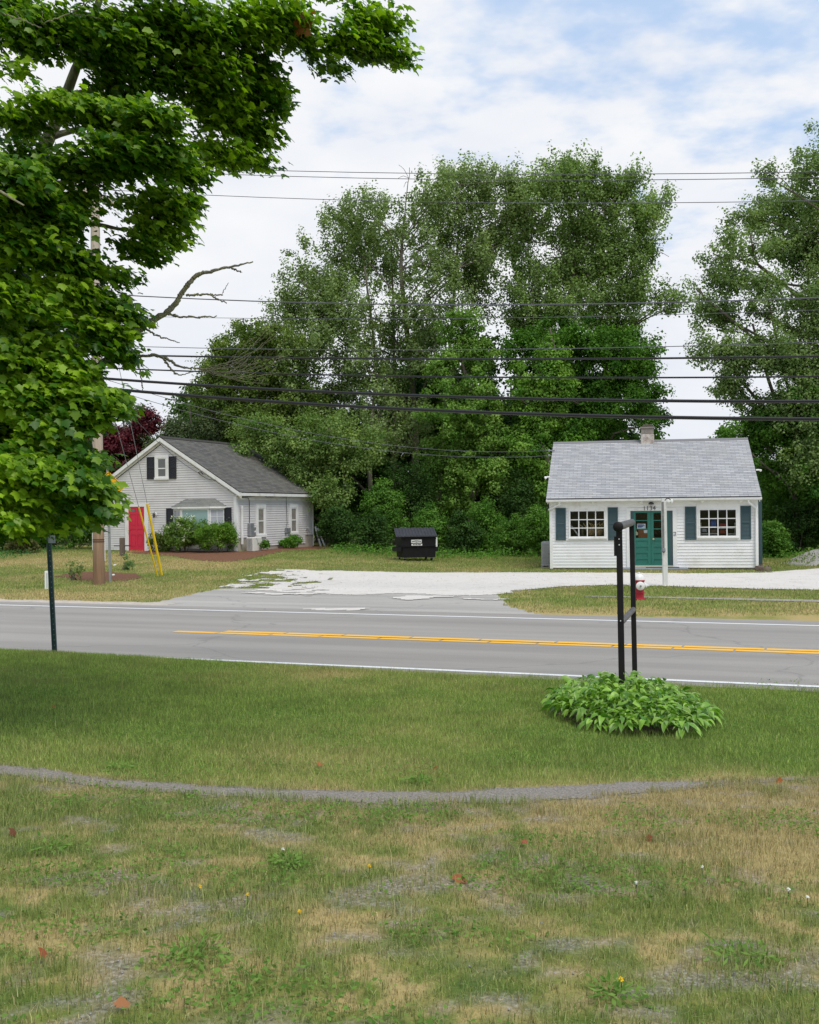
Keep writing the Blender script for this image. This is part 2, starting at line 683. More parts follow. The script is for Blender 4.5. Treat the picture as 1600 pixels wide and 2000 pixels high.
def dryness(x, y):
    x, y = np.asarray(x, float), np.asarray(y, float)
    n = road_n(x, y)
    f = .5 * fbm(x * .45, y * .45, 11) + .5 * fbm(x * 1.7, y * 1.7, 21)
    ns = near_side(x, y)
    mid = .13 + 1.3 * (f - .5) + .30 * np.exp(-np.abs(y - np.interp(x, PATH_X, PATH_Y)) / .5)
    fine = .6 * fbm(x * 5, y * 5, 23, 3) + .4 * vnoise(x * 13, y * 13, 29)
    near = .44 + .65 * (f - .5) + 1.7 * (fine - .5)
    far = .42 + 1.3 * (f - .5) + .25 * sstep(27, 23, n) + .25 * np.exp(-((n - 37) / 2.5) ** 2) * sstep(-2, -7, x)
    d = np.where(n > 18, far, np.where(ns > 0, near, mid))
    for px, py, r, a in PATCHES:
        d = d + a * np.exp(-((x - px) ** 2 + (y - py) ** 2) / r ** 2)
    return np.clip(d, 0, 1)


def bareness(x, y):
    x, y = np.asarray(x, float), np.asarray(y, float)
    b = .85 * sstep(.505, .67, .12 * fbm(x * .9, y * .9, 41) + .88 * (.6 * fbm(x * 2.6, y * 3.6, 47) + .4 * vnoise(x * 9, y * 12, 49))) * near_side(x, y) * (road_n(x, y) < 14)
    return np.clip(b + .5 * np.exp(-np.clip(np.interp(x, PATH_X, PATH_Y) - y, 0, 9) / .35) * near_side(x, y), 0, 1)


GREEN_A, GREEN_B, STRAW, BROWN = np.array(C(100, 130, 50)), np.array(C(156, 174, 90)), np.array(C(200, 186, 142)), np.array(C(160, 130, 94))


def ground_material():
    m, nt, bs = _nt('turf_soil')
    a = nt.nodes.new('ShaderNodeAttribute')
    a.attribute_name = 'dry'
    b = nt.nodes.new('ShaderNodeAttribute')
    b.attribute_name = 'bare'
    n1 = noise(nt, 9, detail=5, rough=.7)
    n2 = noise(nt, 45, detail=3, rough=.7)
    mth = nt.nodes.new('ShaderNodeMath')
    mth.operation = 'MULTIPLY_ADD'
    nt.links.new(n1, mth.inputs[0])
    mth.inputs[1].default_value = .7
    sub = nt.nodes.new('ShaderNodeMath')
    sub.operation = 'SUBTRACT'
    nt.links.new(a.outputs['Fac'], sub.inputs[0])
    sub.inputs[1].default_value = .35
    nt.links.new(sub.outputs[0], mth.inputs[2])
    turf = ramp(nt, [(.0, C(78, 100, 40)), (.4, C(116, 124, 60)), (.75, C(168, 150, 100))], mth.outputs[0])
    soil = ramp(nt, [(.3, C(84, 76, 68)), (.5, C(126, 118, 110)), (.68, C(178, 170, 162))], n2)
    k = nt.nodes.new('ShaderNodeMath')
    k.operation = 'MULTIPLY'
    nt.links.new(b.outputs['Fac'], k.inputs[0])
    k.inputs[1].default_value = .9
    nt.links.new(mixc(nt, k.outputs[0], turf, soil), bs.inputs['Base Color'])
    bs.inputs['Roughness'].default_value = .95
    bs.inputs['Specular IOR Level'].default_value = .1
    bump(nt, bs, n2, .5, .02)
    return m


def axis(lo, hi, step, far):
    c = np.arange(lo, hi + 1e-6, step)
    g, e = [], step
    p = hi
    while p < far:
        e *= 1.35
        p += e
        g.append(p)
    h, e, p = [], step, lo
    while p > -far:
        e *= 1.35
        p -= e
        h.append(p)
    return np.array(h[::-1] + list(c) + g)


gx, gy = axis(-17, 20, .25, 900), axis(-3, 60, .25, 900)
gx = np.concatenate([gx[gx < -5.6], np.arange(-5.6, 5.6, .085), gx[gx > 5.6]])
gy = np.concatenate([gy[gy < 2.4], np.arange(2.4, 9.8, .085), gy[gy > 9.8]])
X, Y = np.meshgrid(gx, gy, indexing='ij')
I = np.arange(X.size).reshape(X.shape)
q = np.stack([I[:-1, :-1], I[1:, :-1], I[1:, 1:], I[:-1, 1:]], -1).reshape(-1, 4)
x, y = X.ravel(), Y.ravel()
tag(np_mesh('ground', np.stack([x, y, terr(x, y)], -1), [q], ground_material(), smooth=True,
            attrs={'dry': dryness(x, y), 'bare': bareness(x, y)}), kind='structure')


def asphalt(name, c1, c2, crack=True, lanes=True):
    m, nt, bs = _nt(name)
    tc = nt.nodes.new('ShaderNodeTexCoord')
    mp = nt.nodes.new('ShaderNodeMapping')
    mp.inputs['Rotation'].default_value = (0, 0, math.atan2(.357, .934))
    nt.links.new(tc.outputs['Object'], mp.inputs['Vector'])
    v = mp.outputs['Vector']
    fine = noise(nt, 55, v, 3, .8)
    wear = noise(nt, .9, v, 4, .6, stretch=(.10, 1.3, 1))
    col = ramp(nt, [(.32, c1), (.68, c2)], wear)
    col = mixc(nt, .55, col, ramp(nt, [(.25, (.62, .62, .62)), (.75, (1.3, 1.3, 1.28))], fine), 'MULTIPLY')
    if crack:
        vo = nt.nodes.new('ShaderNodeTexVoronoi')
        vo.feature = 'DISTANCE_TO_EDGE'
        vo.inputs['Scale'].default_value = .17
        wv = nt.nodes.new('ShaderNodeVectorMath')
        wv.operation = 'ADD'
        nn_ = nt.nodes.new('ShaderNodeTexNoise')
        nn_.inputs['Scale'].default_value = 1.2
        nt.links.new(v, nn_.inputs['Vector'])
        nt.links.new(v, wv.inputs[0])
        nt.links.new(nn_.outputs['Color'], wv.inputs[1])
        nt.links.new(wv.outputs[0], vo.inputs['Vector'])
        f = ramp(nt, [(.0, (.34, .34, .34)), (.006, (0, 0, 0))], vo.outputs['Distance'])
        col = mixc(nt, f, col, C(96, 92, 90))
    nt.links.new(col, bs.inputs['Base Color'])
    bs.inputs['Roughness'].default_value = .85
    bs.inputs['Specular IOR Level'].default_value = .3
    bump(nt, bs, fine, .25, .008)
    return m


def strip(name, s0, s1, n0, n1, z, material, step=4.0):
    ss = np.linspace(s0, s1, max(2, int((s1 - s0) / step)))
    mb = MB()
    for a, b in zip(ss[:-1], ss[1:]):
        mb.poly([(*road_xy(a, n0), z), (*road_xy(b, n0), z), (*road_xy(b, n1), z), (*road_xy(a, n1), z)])
    return tag(mb.build(name, material), kind='structure')


M_road = asphalt('road_asphalt', C(139, 134, 128), C(157, 152, 145))
M_apron = asphalt('apron_asphalt', C(150, 146, 140), C(176, 171, 164))
strip('road', -260, 260, 13.7, 22.25, 0.0, M_road)


def paint(name, c, worn, amount):
    m, nt, bs = _nt(name)
    f = ramp(nt, [(amount, (0, 0, 0)), (amount + .12, (.8, .8, .8))], noise(nt, 14, detail=6, rough=.75))
    nt.links.new(mixc(nt, f, c, worn), bs.inputs['Base Color'])
    bs.inputs['Roughness'].default_value = .6
    return m


M_white_line, M_yellow_line = paint('white_road_paint', (.74, .74, .72), C(166, 162, 158), .62), paint('yellow_road_paint', C(240, 182, 54), C(176, 140, 84), .66)
strip('far_edge_line', -260, 260, 21.28, 21.43, .005, M_white_line)
strip('near_edge_line', -260, 260, 14.02, 14.15, .005, M_white_line)
s_start = float(road_s(*G(362, 1233)[:2]))
mb = MB()
rs = random.Random(3)
for n0 in (17.22, 17.50):
    s = s_start + (.9 if n0 > 17.4 else 0)
    while s < 200:                              # thermoplastic laid in lengths with small breaks between them
        e = s + rs.uniform(.8, 1.3) if s < 40 else s + 12
        mb.poly([(*road_xy(s, n0), .005), (*road_xy(e - .035, n0), .005), (*road_xy(e - .035, n0 + .20), .005), (*road_xy(s, n0 + .20), .005)])
        s = e
tag(mb.build('centre_line', M_yellow_line), kind='structure')
strip('tar_seam', s_start + 3.0, s_start + 8.5, 17.44, 17.50, .004, mat('tar', C(60, 58, 58), .7))

apron.sheet('asphalt_apron', .12, .010, M_apron)
sand_shoulder.sheet('sandy_shoulder', .12, .014, mat('road_sand', C(168, 158, 146), .95, C(196, 186, 172), 6, (40, .4, .01), dirt=C(126, 118, 96), dscale=3))
M_shell = mat('crushed_shell', C(198, 192, 183), .95, C(214, 208, 200), 26, (38, .4, .02), dirt=C(178, 170, 158), dscale=1.1)
gravel_lot.sheet('gravel_lot', .12, .018, M_shell)
# pale shell drag marks on the apron
for pts, nm in (([(600, 1192), (640, 1189), (700, 1190), (722, 1188), (718, 1192.5), (660, 1195)], 'shell_drift'),
                ([(760, 1170), (800, 1165), (860, 1164), (900, 1166), (850, 1168), (790, 1173)], 'shell_drift'),
                ([(480, 1159), (560, 1159), (640, 1162), (600, 1164), (520, 1163)], 'shell_drift'),
                ([(880, 1169), (985, 1172), (975, 1175), (900, 1172)], 'shell_drift')):
    Region(px_poly(pts), .35, 2.5, 61).sheet(nm, .10, .026, M_shell)
sidewalk.sheet('sidewalk', .10, .012, mat('sidewalk_concrete', C(136, 132, 122), .9, C(158, 152, 142), 5, (40, .3, .01)))
M_path = mat('path_grit', C(104, 98, 91), .95, C(162, 154, 144), 60, (60, .8, .02), dirt=C(136, 124, 104), dscale=3.5)
foot_path.sheet('foot_path', .035, .004, M_path)
M_mulch = mat('bark_mulch', C(94, 60, 38), .95, C(132, 90, 64), 22, (30, .9, .04))
house_bed.sheet('mulch_bed', .12, .02, M_mulch)
pole_bed.sheet('mulch_bed', .10, .02, M_mulch)
hosta_bed.sheet('planting_soil', .06, .015, mat('dark_soil', C(60, 50, 40), .95, C(84, 70, 56), 20, (30, .8, .03)))


# ------------------------------------------------------------------ grass
EXCL_FAR = [gravel_lot, apron, sand_shoulder, sidewalk, house_bed, pole_bed]
M_grass = foliage_mat('grass_blades', .3, .6, .15, (1.1, 1.2, .6))
M_stone = mat('small_stones', C(124, 120, 116), .9, C(172, 168, 162), 9)


def grass(name, rng, x, y, h, wdt, lean, dry, base_lift=0.0, segs=1, hue=None, dull=.12):
    n = len(x)
    z = terr(x, y) + base_lift
    a = rng.uniform(0, 2 * np.pi, n)
    la = rng.uniform(0, 2 * np.pi, n)
    ln = np.abs(rng.normal(0, lean, n)) + .1
    B = np.stack([x, y, z - .004], -1)
    side = np.stack([np.cos(a), np.sin(a), np.zeros(n)], -1) * (wdt / 2)[:, None]
    dirv = np.stack([np.cos(la) * np.sin(ln), np.sin(la) * np.sin(ln), np.cos(ln)], -1)
    tip = B + dirv * h[:, None]
    tip[:, 2] -= .25 * h * np.sin(ln) ** 2
    t = np.clip(dry + rng.normal(0, .18, n), 0, 1)[:, None]
    g = lerp(GREEN_A, GREEN_B, rng.uniform(0, 1, (n, 1)))
    if hue is not None:
        g = g * hue[:, None] + 0
    s = lerp(STRAW, BROWN, np.clip(rng.normal(.3, .3, (n, 1)), 0, 1))
    colr = lerp(lerp(g, s, t * t * (3 - 2 * t)), np.array(C(150, 146, 118)), dull) * rng.uniform(.55, 1.35, (n, 1))
    if segs == 1:
        co_ = np.stack([B - side, B + side, tip], 1).reshape(-1, 3)
        f = np.arange(n * 3).reshape(-1, 3)
        return tag(np_mesh(name, co_, [f], M_grass, [colr]), kind='stuff')
    mid = B + (np.array([0, 0, 1.0]) * .75 + dirv * .25) * (h * .5)[:, None]
    co_ = np.stack([B - side, B + side, mid + side * .8, mid - side * .8, tip], 1).reshape(-1, 3)
    k = np.arange(n)[:, None] * 5
    return tag(np_mesh(name, co_, [k + np.array([0, 1, 2, 3]), k + np.array([3, 2, 4])], M_grass, [colr, colr]), kind='stuff')


def frustum_pts(rng, y0, y1, dens, margin):
    """points on the ground in a wide wedge in front of the survey point, density per square metre falling with distance"""
    n = int(dens * ((800 / F + .10) * (y1 ** 2 - y0 ** 2) + 2 * margin * (y1 - y0)))
    yy = np.sqrt(rng.uniform(y0 ** 2, y1 ** 2, n))
    hw = (800 / F + .05) * yy + margin
    return rng.uniform(-1, 1, n) * hw, yy


rng = np.random.default_rng(5)
# the rough grass on the camera's side of the path: tufts, straw and bare grit
x, y = frustum_pts(rng, 2.4, 9.6, 5200, 1.9)
b, dr = bareness(x, y), dryness(x, y)
tuft = sstep(.42, .75, fbm(x * 3.2, y * 3.2, 71))
k = (near_side(x, y) > 0) & (rng.uniform(0, 1, len(x)) < np.clip(1.0 - .95 * b + .35 * tuft, .16, 1)) & ~foot_path.inside(x, y, -.06)
x, y, b, dr, tuft = x[k], y[k], b[k], dr[k], tuft[k]
n = len(x)
tx, ty = frustum_pts(rng, 2.4, 9.4, 2600, 1.8)
tk = (near_side(tx, ty) > 0) & ~foot_path.inside(tx, ty, -.02)
tx, ty = tx[tk], ty[tk]
m_ = len(tx)
grass('thatch', rng, tx, ty, rng.uniform(.02, .06, m_), rng.uniform(.0015, .0032, m_), 1.35, np.clip(.62 + .3 * dryness(tx, ty), 0, 1), .006)
grass('rough_grass', rng, x, y, rng.uniform(.022, .055, n) * (1 + .85 * tuft), rng.uniform(.0022, .0042, n), .62, np.clip(dr + .30 * b - .35 * tuft, 0, 1), segs=2, dull=.26)
# dead seed stalks standing above it
x, y = frustum_pts(rng, 2.8, 13.5, 34, 1.8)
k = (rng.uniform(0, 1, len(x)) < .25 + dryness(x, y)) & ~foot_path.inside(x, y)
x, y = x[k], y[k]
n = len(x)
grass('seed_stalks', rng, x, y, rng.uniform(.06, .17, n), rng.uniform(.002, .0034, n), .35, np.full(n, .95), segs=2)
# mown lawn between path and road
x, y = frustum_pts(rng, 6.6, 17.6, 3900, 2.4)
nn_ = road_n(x, y)
k = (near_side(x, y) < 1) & (nn_ < 13.92 + .10 * (vnoise(x * 3, y * 3, 5) - .5)) & ~foot_path.inside(x, y, -.05) & ~hosta_bed.inside(x, y, -.12)
x, y = x[k], y[k]
n = len(x)
nn_ = road_n(x, y)
clump = fbm(x * 2.6, y * 2.6, 81)
hh = rng.uniform(.03, .065, n) * (.7 + .7 * clump) + .03 * sstep(13.2, 13.8, nn_) * rng.uniform(0, 1, n)
grass('lawn_grass', rng, x, y, hh, rng.uniform(.004, .007, n), .5, dryness(x, y) * .9, hue=np.where(clump > .55, 1.0, 1.22))
# grass beyond the road
x, y = frustum_pts(rng, 22, 57, 330, 3)
nn_ = road_n(x, y)
k = (nn_ > 22.5)
for r in EXCL_FAR:
    k &= ~r.inside(x, y, -.04)
# ragged growth inside the holes of the shell lot and under the walls is left in, indoors is not
x, y = x[k], y[k]
n = len(x)
far_pts = (x, y)
wood = sstep(45, 49, y - .25 * np.abs(x - 2))
grass('verge_grass', rng, x, y, rng.uniform(.035, .09, n) * (1 + .8 * wood), rng.uniform(.012, .028, n), .55, np.clip(dryness(x, y) - .35 * wood, 0, 1))


def stones(name, rng, x, y, size, lift=.01, material=None):
    n = len(x)
    c = np.stack([x, y, terr(x, y) + lift], -1)
    o8 = np.array([[1, 0, 0], [-1, 0, 0], [0, 1, 0], [0, -1, 0], [0, 0, .7], [0, 0, -.5]], float)
    R = rng.normal(0, .25, (n, 6, 3)) + o8[None]
    co_ = (c[:, None] + R * size[:, None, None]).reshape(-1, 3)
    f = np.array([[0, 2, 4], [2, 1, 4], [1, 3, 4], [3, 0, 4], [2, 0, 5], [1, 2, 5], [3, 1, 5], [0, 3, 5]])
    fa = (np.arange(n)[:, None, None] * 6 + f[None]).reshape(-1, 3)
    return tag(np_mesh(name, co_, [fa], material or M_stone), kind='stuff')


x, y = frustum_pts(rng, 2.8, 10.5, 260, .5)
k = foot_path.inside(x, y) | (rng.uniform(0, 1, len(x)) < .5 * bareness(x, y))
stones('path_pebbles', rng, x[k], y[k], rng.uniform(.002, .007, k.sum()), .006)
x, y = frustum_pts(rng, 27, 44, 60, 1)
k = gravel_lot.inside(x, y, .35)
k &= rng.uniform(0, 1, len(k)) < .35
stones('shell_pieces', rng, x[k], y[k], rng.uniform(.008, .022, k.sum()), .016, M_shell)
# ------------------------------------------------------------------ shared building pieces
M_white = mat('white_trim_paint', (.74, .74, .72), .55, (.80, .80, .79), 4, dirt=C(186, 182, 172), dscale=2.2)
M_black_shutter = mat('black_shutter_paint', (.016, .016, .022), .5)
M_pane = mat('dim_window_glass', (.12, .125, .12), .06, spec=.6)
M_dark = mat('dark_gap', (.012, .012, .012), .9)
M_metal = mat('grey_metal', C(150, 152, 154), .5, C(120, 122, 126), 6, metal=.3)
M_wire_black = mat('black_cable', (.018, .018, .02), .5)
M_concrete = mat('foundation_concrete', C(150, 144, 132), .9, C(176, 170, 158), 4, (30, .4, .01), dirt=C(110, 108, 96))


def clapboard(mb, fr, srange, z0, z1, expo, openings=(), o_bot=.024, o_top=.003, gap=.023):
    """lapped boards; a groove is added under each butt edge to deepen the shadow line"""
    k = 0
    while True:
        za, zb = z0 + k * expo, min(z0 + (k + 1) * expo, z1)
        if za >= z1 - 1e-4:
            break
        brk = sorted({za, za + gap, zb} | {z for o in openings for z in o[2:4] if za < z < zb})
        for c, d in zip(brk[:-1], brk[1:]):
            oc, od = [o_bot + (o_top - o_bot) * (z - za) / expo for z in (c, d)]
            if (c + d) / 2 < za + gap:
                oc = od = -.011  # added recess, shaped so the lap lines fall dark
            (c0, c1), (d0, d1) = srange(c), srange(d)
            if c1 - c0 < .01:
                continue
            iv = [(None, None)]
            for s0, s1, w0, w1 in openings:
                if w0 < (c + d) / 2 < w1:
                    nv = []
                    for a, b in iv:
                        a_, b_ = (c0 if a is None else a), (c1 if b is None else b)
                        if s1 <= a_ or s0 >= b_:
                            nv.append((a, b))
                            continue
                        if s0 > a_:
                            nv.append((a, s0))
                        if s1 < b_:
                            nv.append((s1, b))
                    iv = nv
            for a, b in iv:
                pc0, pd0 = (c0, d0) if a is None else (a, a)
                pc1, pd1 = (c1, d1) if b is None else (b, b)
                mb.poly([fr.p(pc0, oc, c), fr.p(pc1, oc, c), fr.p(pd1, od, d), fr.p(pd0, od, d)])
                if c == za and k > 0:
                    mb.poly([fr.p(pc0, -.011, c), fr.p(pc1, -.011, c), fr.p(pc1, o_top, c), fr.p(pc0, o_top, c)])
                if abs(c - za - gap) < 1e-6:
                    mb.poly([fr.p(pc0, -.011, c), fr.p(pc1, -.011, c), fr.p(pc1, oc, c), fr.p(pc0, oc, c)])
        k += 1


def casing(mb, fr, s0, s1, z0, z1, wd, o0=.0, o1=.05, sill=.0):
    """four boards round an opening, butted; wd: width"""
    mb.box(fr, s0 - wd, s0, o0, o1, z0, z1)
    mb.box(fr, s1, s1 + wd, o0, o1, z0, z1)
    mb.box(fr, s0 - wd, s1 + wd, o0, o1 + .003, z1, z1 + wd * 1.15)
    mb.box(fr, s0 - wd - sill, s1 + wd + sill, o0, o1 + .003 + sill, z0 - wd * .8, z0)


def window(parent, fr, s0, s1, z0, z1, wd=.10, rail=True, pane=None, label=None, grid=None, sash=.05, rail_at=None):
    """glazed opening s0..s1, z0..z1 with frame (casing + sash bars) and pane"""
    mb = MB()
    casing(mb, fr, s0, s1, z0, z1, wd, 0, .055, .02)
    f = mb.build('window', M_white, parent, label=label)
    m2 = MB()
    m2.box(fr, s0, s0 + sash, .022, .042, z0, z1)
    m2.box(fr, s1 - sash, s1, .022, .042, z0, z1)
    m2.box(fr, s0 + sash, s1 - sash, .022, .042, z0, z0 + sash)
    m2.box(fr, s0 + sash, s1 - sash, .022, .042, z1 - sash, z1)
    zm = rail_at if rail_at is not None else (z0 + z1) / 2
    if rail:
        m2.box(fr, s0 + sash, s1 - sash, .022, .046, zm - .025, zm + .025)
    if grid:
        for i in range(1, grid[0]):
            s = s0 + sash + (s1 - s0 - 2 * sash) * i / grid[0]
            m2.box(fr, s - .009, s + .009, .024, .038, z0 + sash, zm - .025 if rail else z1 - sash)
            if rail:
                m2.box(fr, s - .009, s + .009, .024, .038, zm + .025, z1 - sash)
        for j in range(1, grid[1]):
            for lo, hi in (((z0 + sash, zm - .025), (zm + .025, z1 - sash)) if rail else ((z0 + sash, z1 - sash),)):
                z = lo + (hi - lo) * j / grid[1]
                m2.box(fr, s0 + sash, s1 - sash, .025, .036, z - .008, z + .008)
    m2.build('sash', M_white, f)
    m3 = MB()
    m3.box(fr, s0 + .01, s1 - .01, .0215, .026, z0 + .01, z1 - .01)
    m3.build('pane', pane or M_pane, f)
    return f


def shutter(parent, fr, s0, s1, z0, z1, material, o=.022, louvres=True):
    mb = MB()
    st = .045
    mb.box(fr, s0, s0 + st, o, o + .035, z0, z1)
    mb.box(fr, s1 - st, s1, o, o + .035, z0, z1)
    zm = z0 + (z1 - z0) * .5
    for a in (z0, zm - st / 2, z1 - st):
        mb.box(fr, s0 + st, s1 - st, o, o + .033, a, a + st)
    for lo, hi in ((z0 + st, zm - st / 2), (zm + st / 2, z1 - st)):
        n = max(3, int((hi - lo) / .045))
        for i in range(n):
            a, b = lo + (hi - lo) * i / n, lo + (hi - lo) * (i + 1) / n
            mb.poly([fr.p(s0 + st, o + .026, a), fr.p(s1 - st, o + .026, a), fr.p(s1 - st, o + .008, b), fr.p(s0 + st, o + .008, b)])
    mb.build('shutter', material, parent)


def roof_slope(mb, P0, along, upv, length, height, expo, nrm, t=.012, v0=0.0, rs=None):
    """shingle courses as overlapping strips; P0 eave corner, along unit, upv unit up the slope, nrm unit normal"""
    n = int(math.ceil(height / expo))
    for k in range(n):
        a, b = k * expo, min((k + 1) * expo + .03, height)
        p = [P0 + along * s + upv * h + nrm * o for s, h, o in ((0, a, t), (length, a, t), (length, b, .002), (0, b, .002))]
        mb.poly(p, [(0, v0 + a), (length, v0 + a), (length, v0 + b), (0, v0 + b)])
        p = [P0 + along * s + upv * a + nrm * o for s, o in ((0, 0), (length, 0), (length, t), (0, t))]
        mb.poly(p, [(0, v0 + a), (length, v0 + a), (length, v0 + a + .01), (0, v0 + a + .01)])


# ------------------------------------------------------------------ the grey clapboard house
HA = np.array([-7.70, 49.0, 0.0])
dg, eg = np.array([.9223, -.3865, 0]), np.array([.3865, .9223, 0])
HW, HL = 7.9, 7.27
H_EAVE, H_RIDGE = 3.12, 5.72
FG = Frame(HA - dg * HW, dg, -eg)          # gable front, s 0..HW, outwards towards the road
FS = Frame(HA, eg, dg)                     # long side wall, s 0..HL
house = thing('grey_house', 'light grey clapboard house with red door, black shutters and dark shingle roof', 'house', (*(HA - dg * 3.9)[:2], .35))
M_grey_clap = mat('grey_clapboard', C(204, 201, 201), .6, C(214, 211, 210), 1.6, dirt=C(190, 186, 184), dscale=.9)
M_grey_roof = shingle_mat('charcoal_shingles', C(110, 108, 104), C(88, 87, 84), C(58, 57, 55), C(122, 117, 104), .30, .14)

wall_top = H_EAVE - .16
slope = (H_RIDGE - H_EAVE) / (HW / 2 + .28)
gr = lambda z: (0.0, HW) if z < wall_top else (min((z - wall_top) / slope, HW / 2), max(HW - (z - wall_top) / slope, HW / 2))
mb = MB()
clapboard(mb, FG, gr, .50, wall_top + slope * HW / 2, .107)
side_low = [(.0, .95, .5, 1.05), (6.42, HL, .5, 1.05)]
clapboard(mb, FS, lambda z: (0, HL), .63, H_EAVE - .2, .107, side_low)
# the two walls the street does not see, and a closed back
FB = Frame(HA + eg * HL, -dg, eg)
clapboard(mb, FB, gr, .50, wall_top + slope * HW / 2, .107)
FL = Frame(HA - dg * HW + eg * HL, -eg, -dg)
clapboard(mb, FL, lambda z: (0, HL), .50, H_EAVE - .2, .107)
mb.build('wall', M_grey_clap, house)
mb = MB()
for fr, L in ((FG, HW), (FS, HL), (FB, HW), (FL, HL)):
    mb.box(fr, .02, L - .02, -.20, -.014, -.1, 1.15 if fr is FS else .6)
mb.build('foundation', M_concrete, house)

mb = MB()
ov, gv = .28, .16
for sgn in (0, 1):
    base = (HA - dg * HW) if sgn == 0 else HA
    out = -dg if sgn == 0 else dg
    P0 = base + out * ov - eg * gv + np.array([0, 0, H_EAVE])
    up = (-out * (HW / 2 + ov) + np.array([0, 0, H_RIDGE - H_EAVE]))
    Lh = np.linalg.norm(up)
    up /= Lh
    nrm = np.cross(eg, up)
    nrm *= np.sign(nrm[2])
    roof_slope(mb, P0, eg, up, HL + 2 * gv, Lh, .14, nrm)
    # boarding under the shingles
    q = [P0, P0 + eg * (HL + 2 * gv), P0 + eg * (HL + 2 * gv) + up * Lh, P0 + up * Lh]
    mb.add([p - nrm * .004 for p in q] + [p - nrm * .03 for p in q], [(0, 1, 2, 3), (7, 6, 5, 4), (0, 4, 5, 1), (1, 5, 6, 2), (3, 2, 6, 7), (0, 3, 7, 4)],
           [[(0, 0)] * 4] * 6)
roof = mb.build('roof', M_grey_roof, house)
mb = MB()
Rg = HA - dg * HW / 2 + np.array([0, 0, H_RIDGE + .012])
mb.prism([Rg - eg * gv - dg * .16 - np.array([0, 0, .075]), Rg - eg * gv + np.array([0, 0, .035]), Rg - eg * gv + dg * .16 - np.array([0, 0, .075])], eg * (HL + 2 * gv))
mb.build('ridge_cap', M_grey_roof, roof)
vp, vz = FS.at(551, 934, -1.6)
mb = MB()
pv = HA + eg * vp - dg * 1.6
zv = H_EAVE + slope * (1.6 + ov)
mb.tube([pv + np.array([0, 0, zv - .1]), pv + np.array([0, 0, zv + .55])], .03, 8)
mb.build('vent_pipe', M_metal, roof)
MB().lathe([(.11, -.03), (.10, .05), (.04, .09)], pv + np.array([0, 0, zv])).build('vent_flashing', M_white, roof)

# rakes, eaves, corner boards
for fr in (FG, FB):
    for sgn in (0, 1):
        mb = MB()
        sx = -ov if sgn == 0 else HW + ov
        a, b = (sx, H_EAVE - .035), (HW / 2 - (.001 if sgn == 0 else -.001), H_RIDGE - .035)
        for o0, o1, hh in ((.02, gv - .005, .02), (gv - .03, gv + .012, .17), (.021, .05, .26)):
            pts = [fr.p(a[0], o0, a[1] - hh), fr.p(a[0], o0, a[1]), fr.p(b[0], o0, b[1]), fr.p(b[0], o0, b[1] - hh)]
            mb.prism(pts, fr.ey * (o1 - o0))
        mb.build('rake_board', M_white, house)
for fr in (FS, FL):
    mb = MB()
    mb.box(fr, -gv + .02, HL + gv - .02, ov - .03, ov - .005, H_EAVE - .17, H_EAVE - .04)      # fascia
    mb.box(fr, -gv + .03, HL + gv - .03, .0, ov - .03, H_EAVE - .17, H_EAVE - .15)           # soffit
    mb.box(fr, .0, HL, .0, .035, H_EAVE - .36, H_EAVE - .172)                                # frieze
    mb.build('eave_trim', M_white, house)
for fr, L in ((FG, HW), (FB, HW)):
    for s in (-.02, L - .13):
        MB().box(fr, s, s + .15, .0, .036, .5, H_EAVE - .2).build('corner_board', M_white, house)
for fr, L in ((FS, HL), (FL, HL)):
    for s in (.0, L - .12):
        MB().box(fr, s, s + .12, .0, .033, 1.05 if fr is FS else .5, H_EAVE - .362).build('corner_board', M_white, house)

# front door
s0, s1, z0, z1 = FG.rect(252.5, 283.5, 989.6, 1076.8)
M_red = mat('red_door_paint', C(208, 40, 70), .45, C(200, 36, 64), 3)
mb = MB()
wd_ = FG.at(290, 1030)[0] - s1
mb.box(FG, s0 - wd_, s0, 0, .06, z0 - .12, z1)
mb.box(FG, s1, s1 + wd_, 0, .06, z0 - .12, z1)
mb.box(FG, s0 - wd_, s1 + wd_, 0, .063, z1, z1 + .12)
mb.box(FG, s0, s1, 0, .10, z0 - .12, z0)
mb.build('door_frame', M_white, house)
mb = MB()
mb.box(FG, s0, s1, .021, .03, z0, z1)
W_, H_ = s1 - s0, z1 - z0
for c0, c1 in ((.0, .13), (.45, .55), (.87, 1.0)):
    mb.box(FG, s0 + c0 * W_, s0 + c1 * W_, .03, .045, z0, z1)
for r0, r1 in ((0, .09), (.37, .45), (.50, .56), (.83, .87), (.955, 1.0)):
    for c0, c1 in ((.13, .45), (.55, .87)):
        mb.box(FG, s0 + c0 * W_, s0 + c1 * W_, .03, .044, z0 + r0 * H_, z0 + r1 * H_)
for r0, r1 in ((.11, .35), (.58, .81)):
    for c0, c1 in ((.17, .41), (.59, .83)):
        mb.bevbox(FG, s0 + c0 * W_, s0 + c1 * W_, .03, .040, z0 + r0 * H_, z0 + r1 * H_, .008)
door = mb.build('door', M_red, house)
for c0, c1 in ((.19, .40), (.60, .81)):
    mb = MB()
    mb.box(FG, s0 + c0 * W_, s0 + c1 * W_, .03, .042, z0 + .885 * H_, z0 + .942 * H_)
    mb.build('pane', M_pane, door)
MB().lathe([(.012, 0), (.012, .03), (.032, .045), (.03, .07), (.005, .08)], FG.p(s0 + .07 * W_, .045, z0 + .47 * H_), -eg).build('handle', mat('brass', C(180, 140, 70), .3, metal=1), door, True)
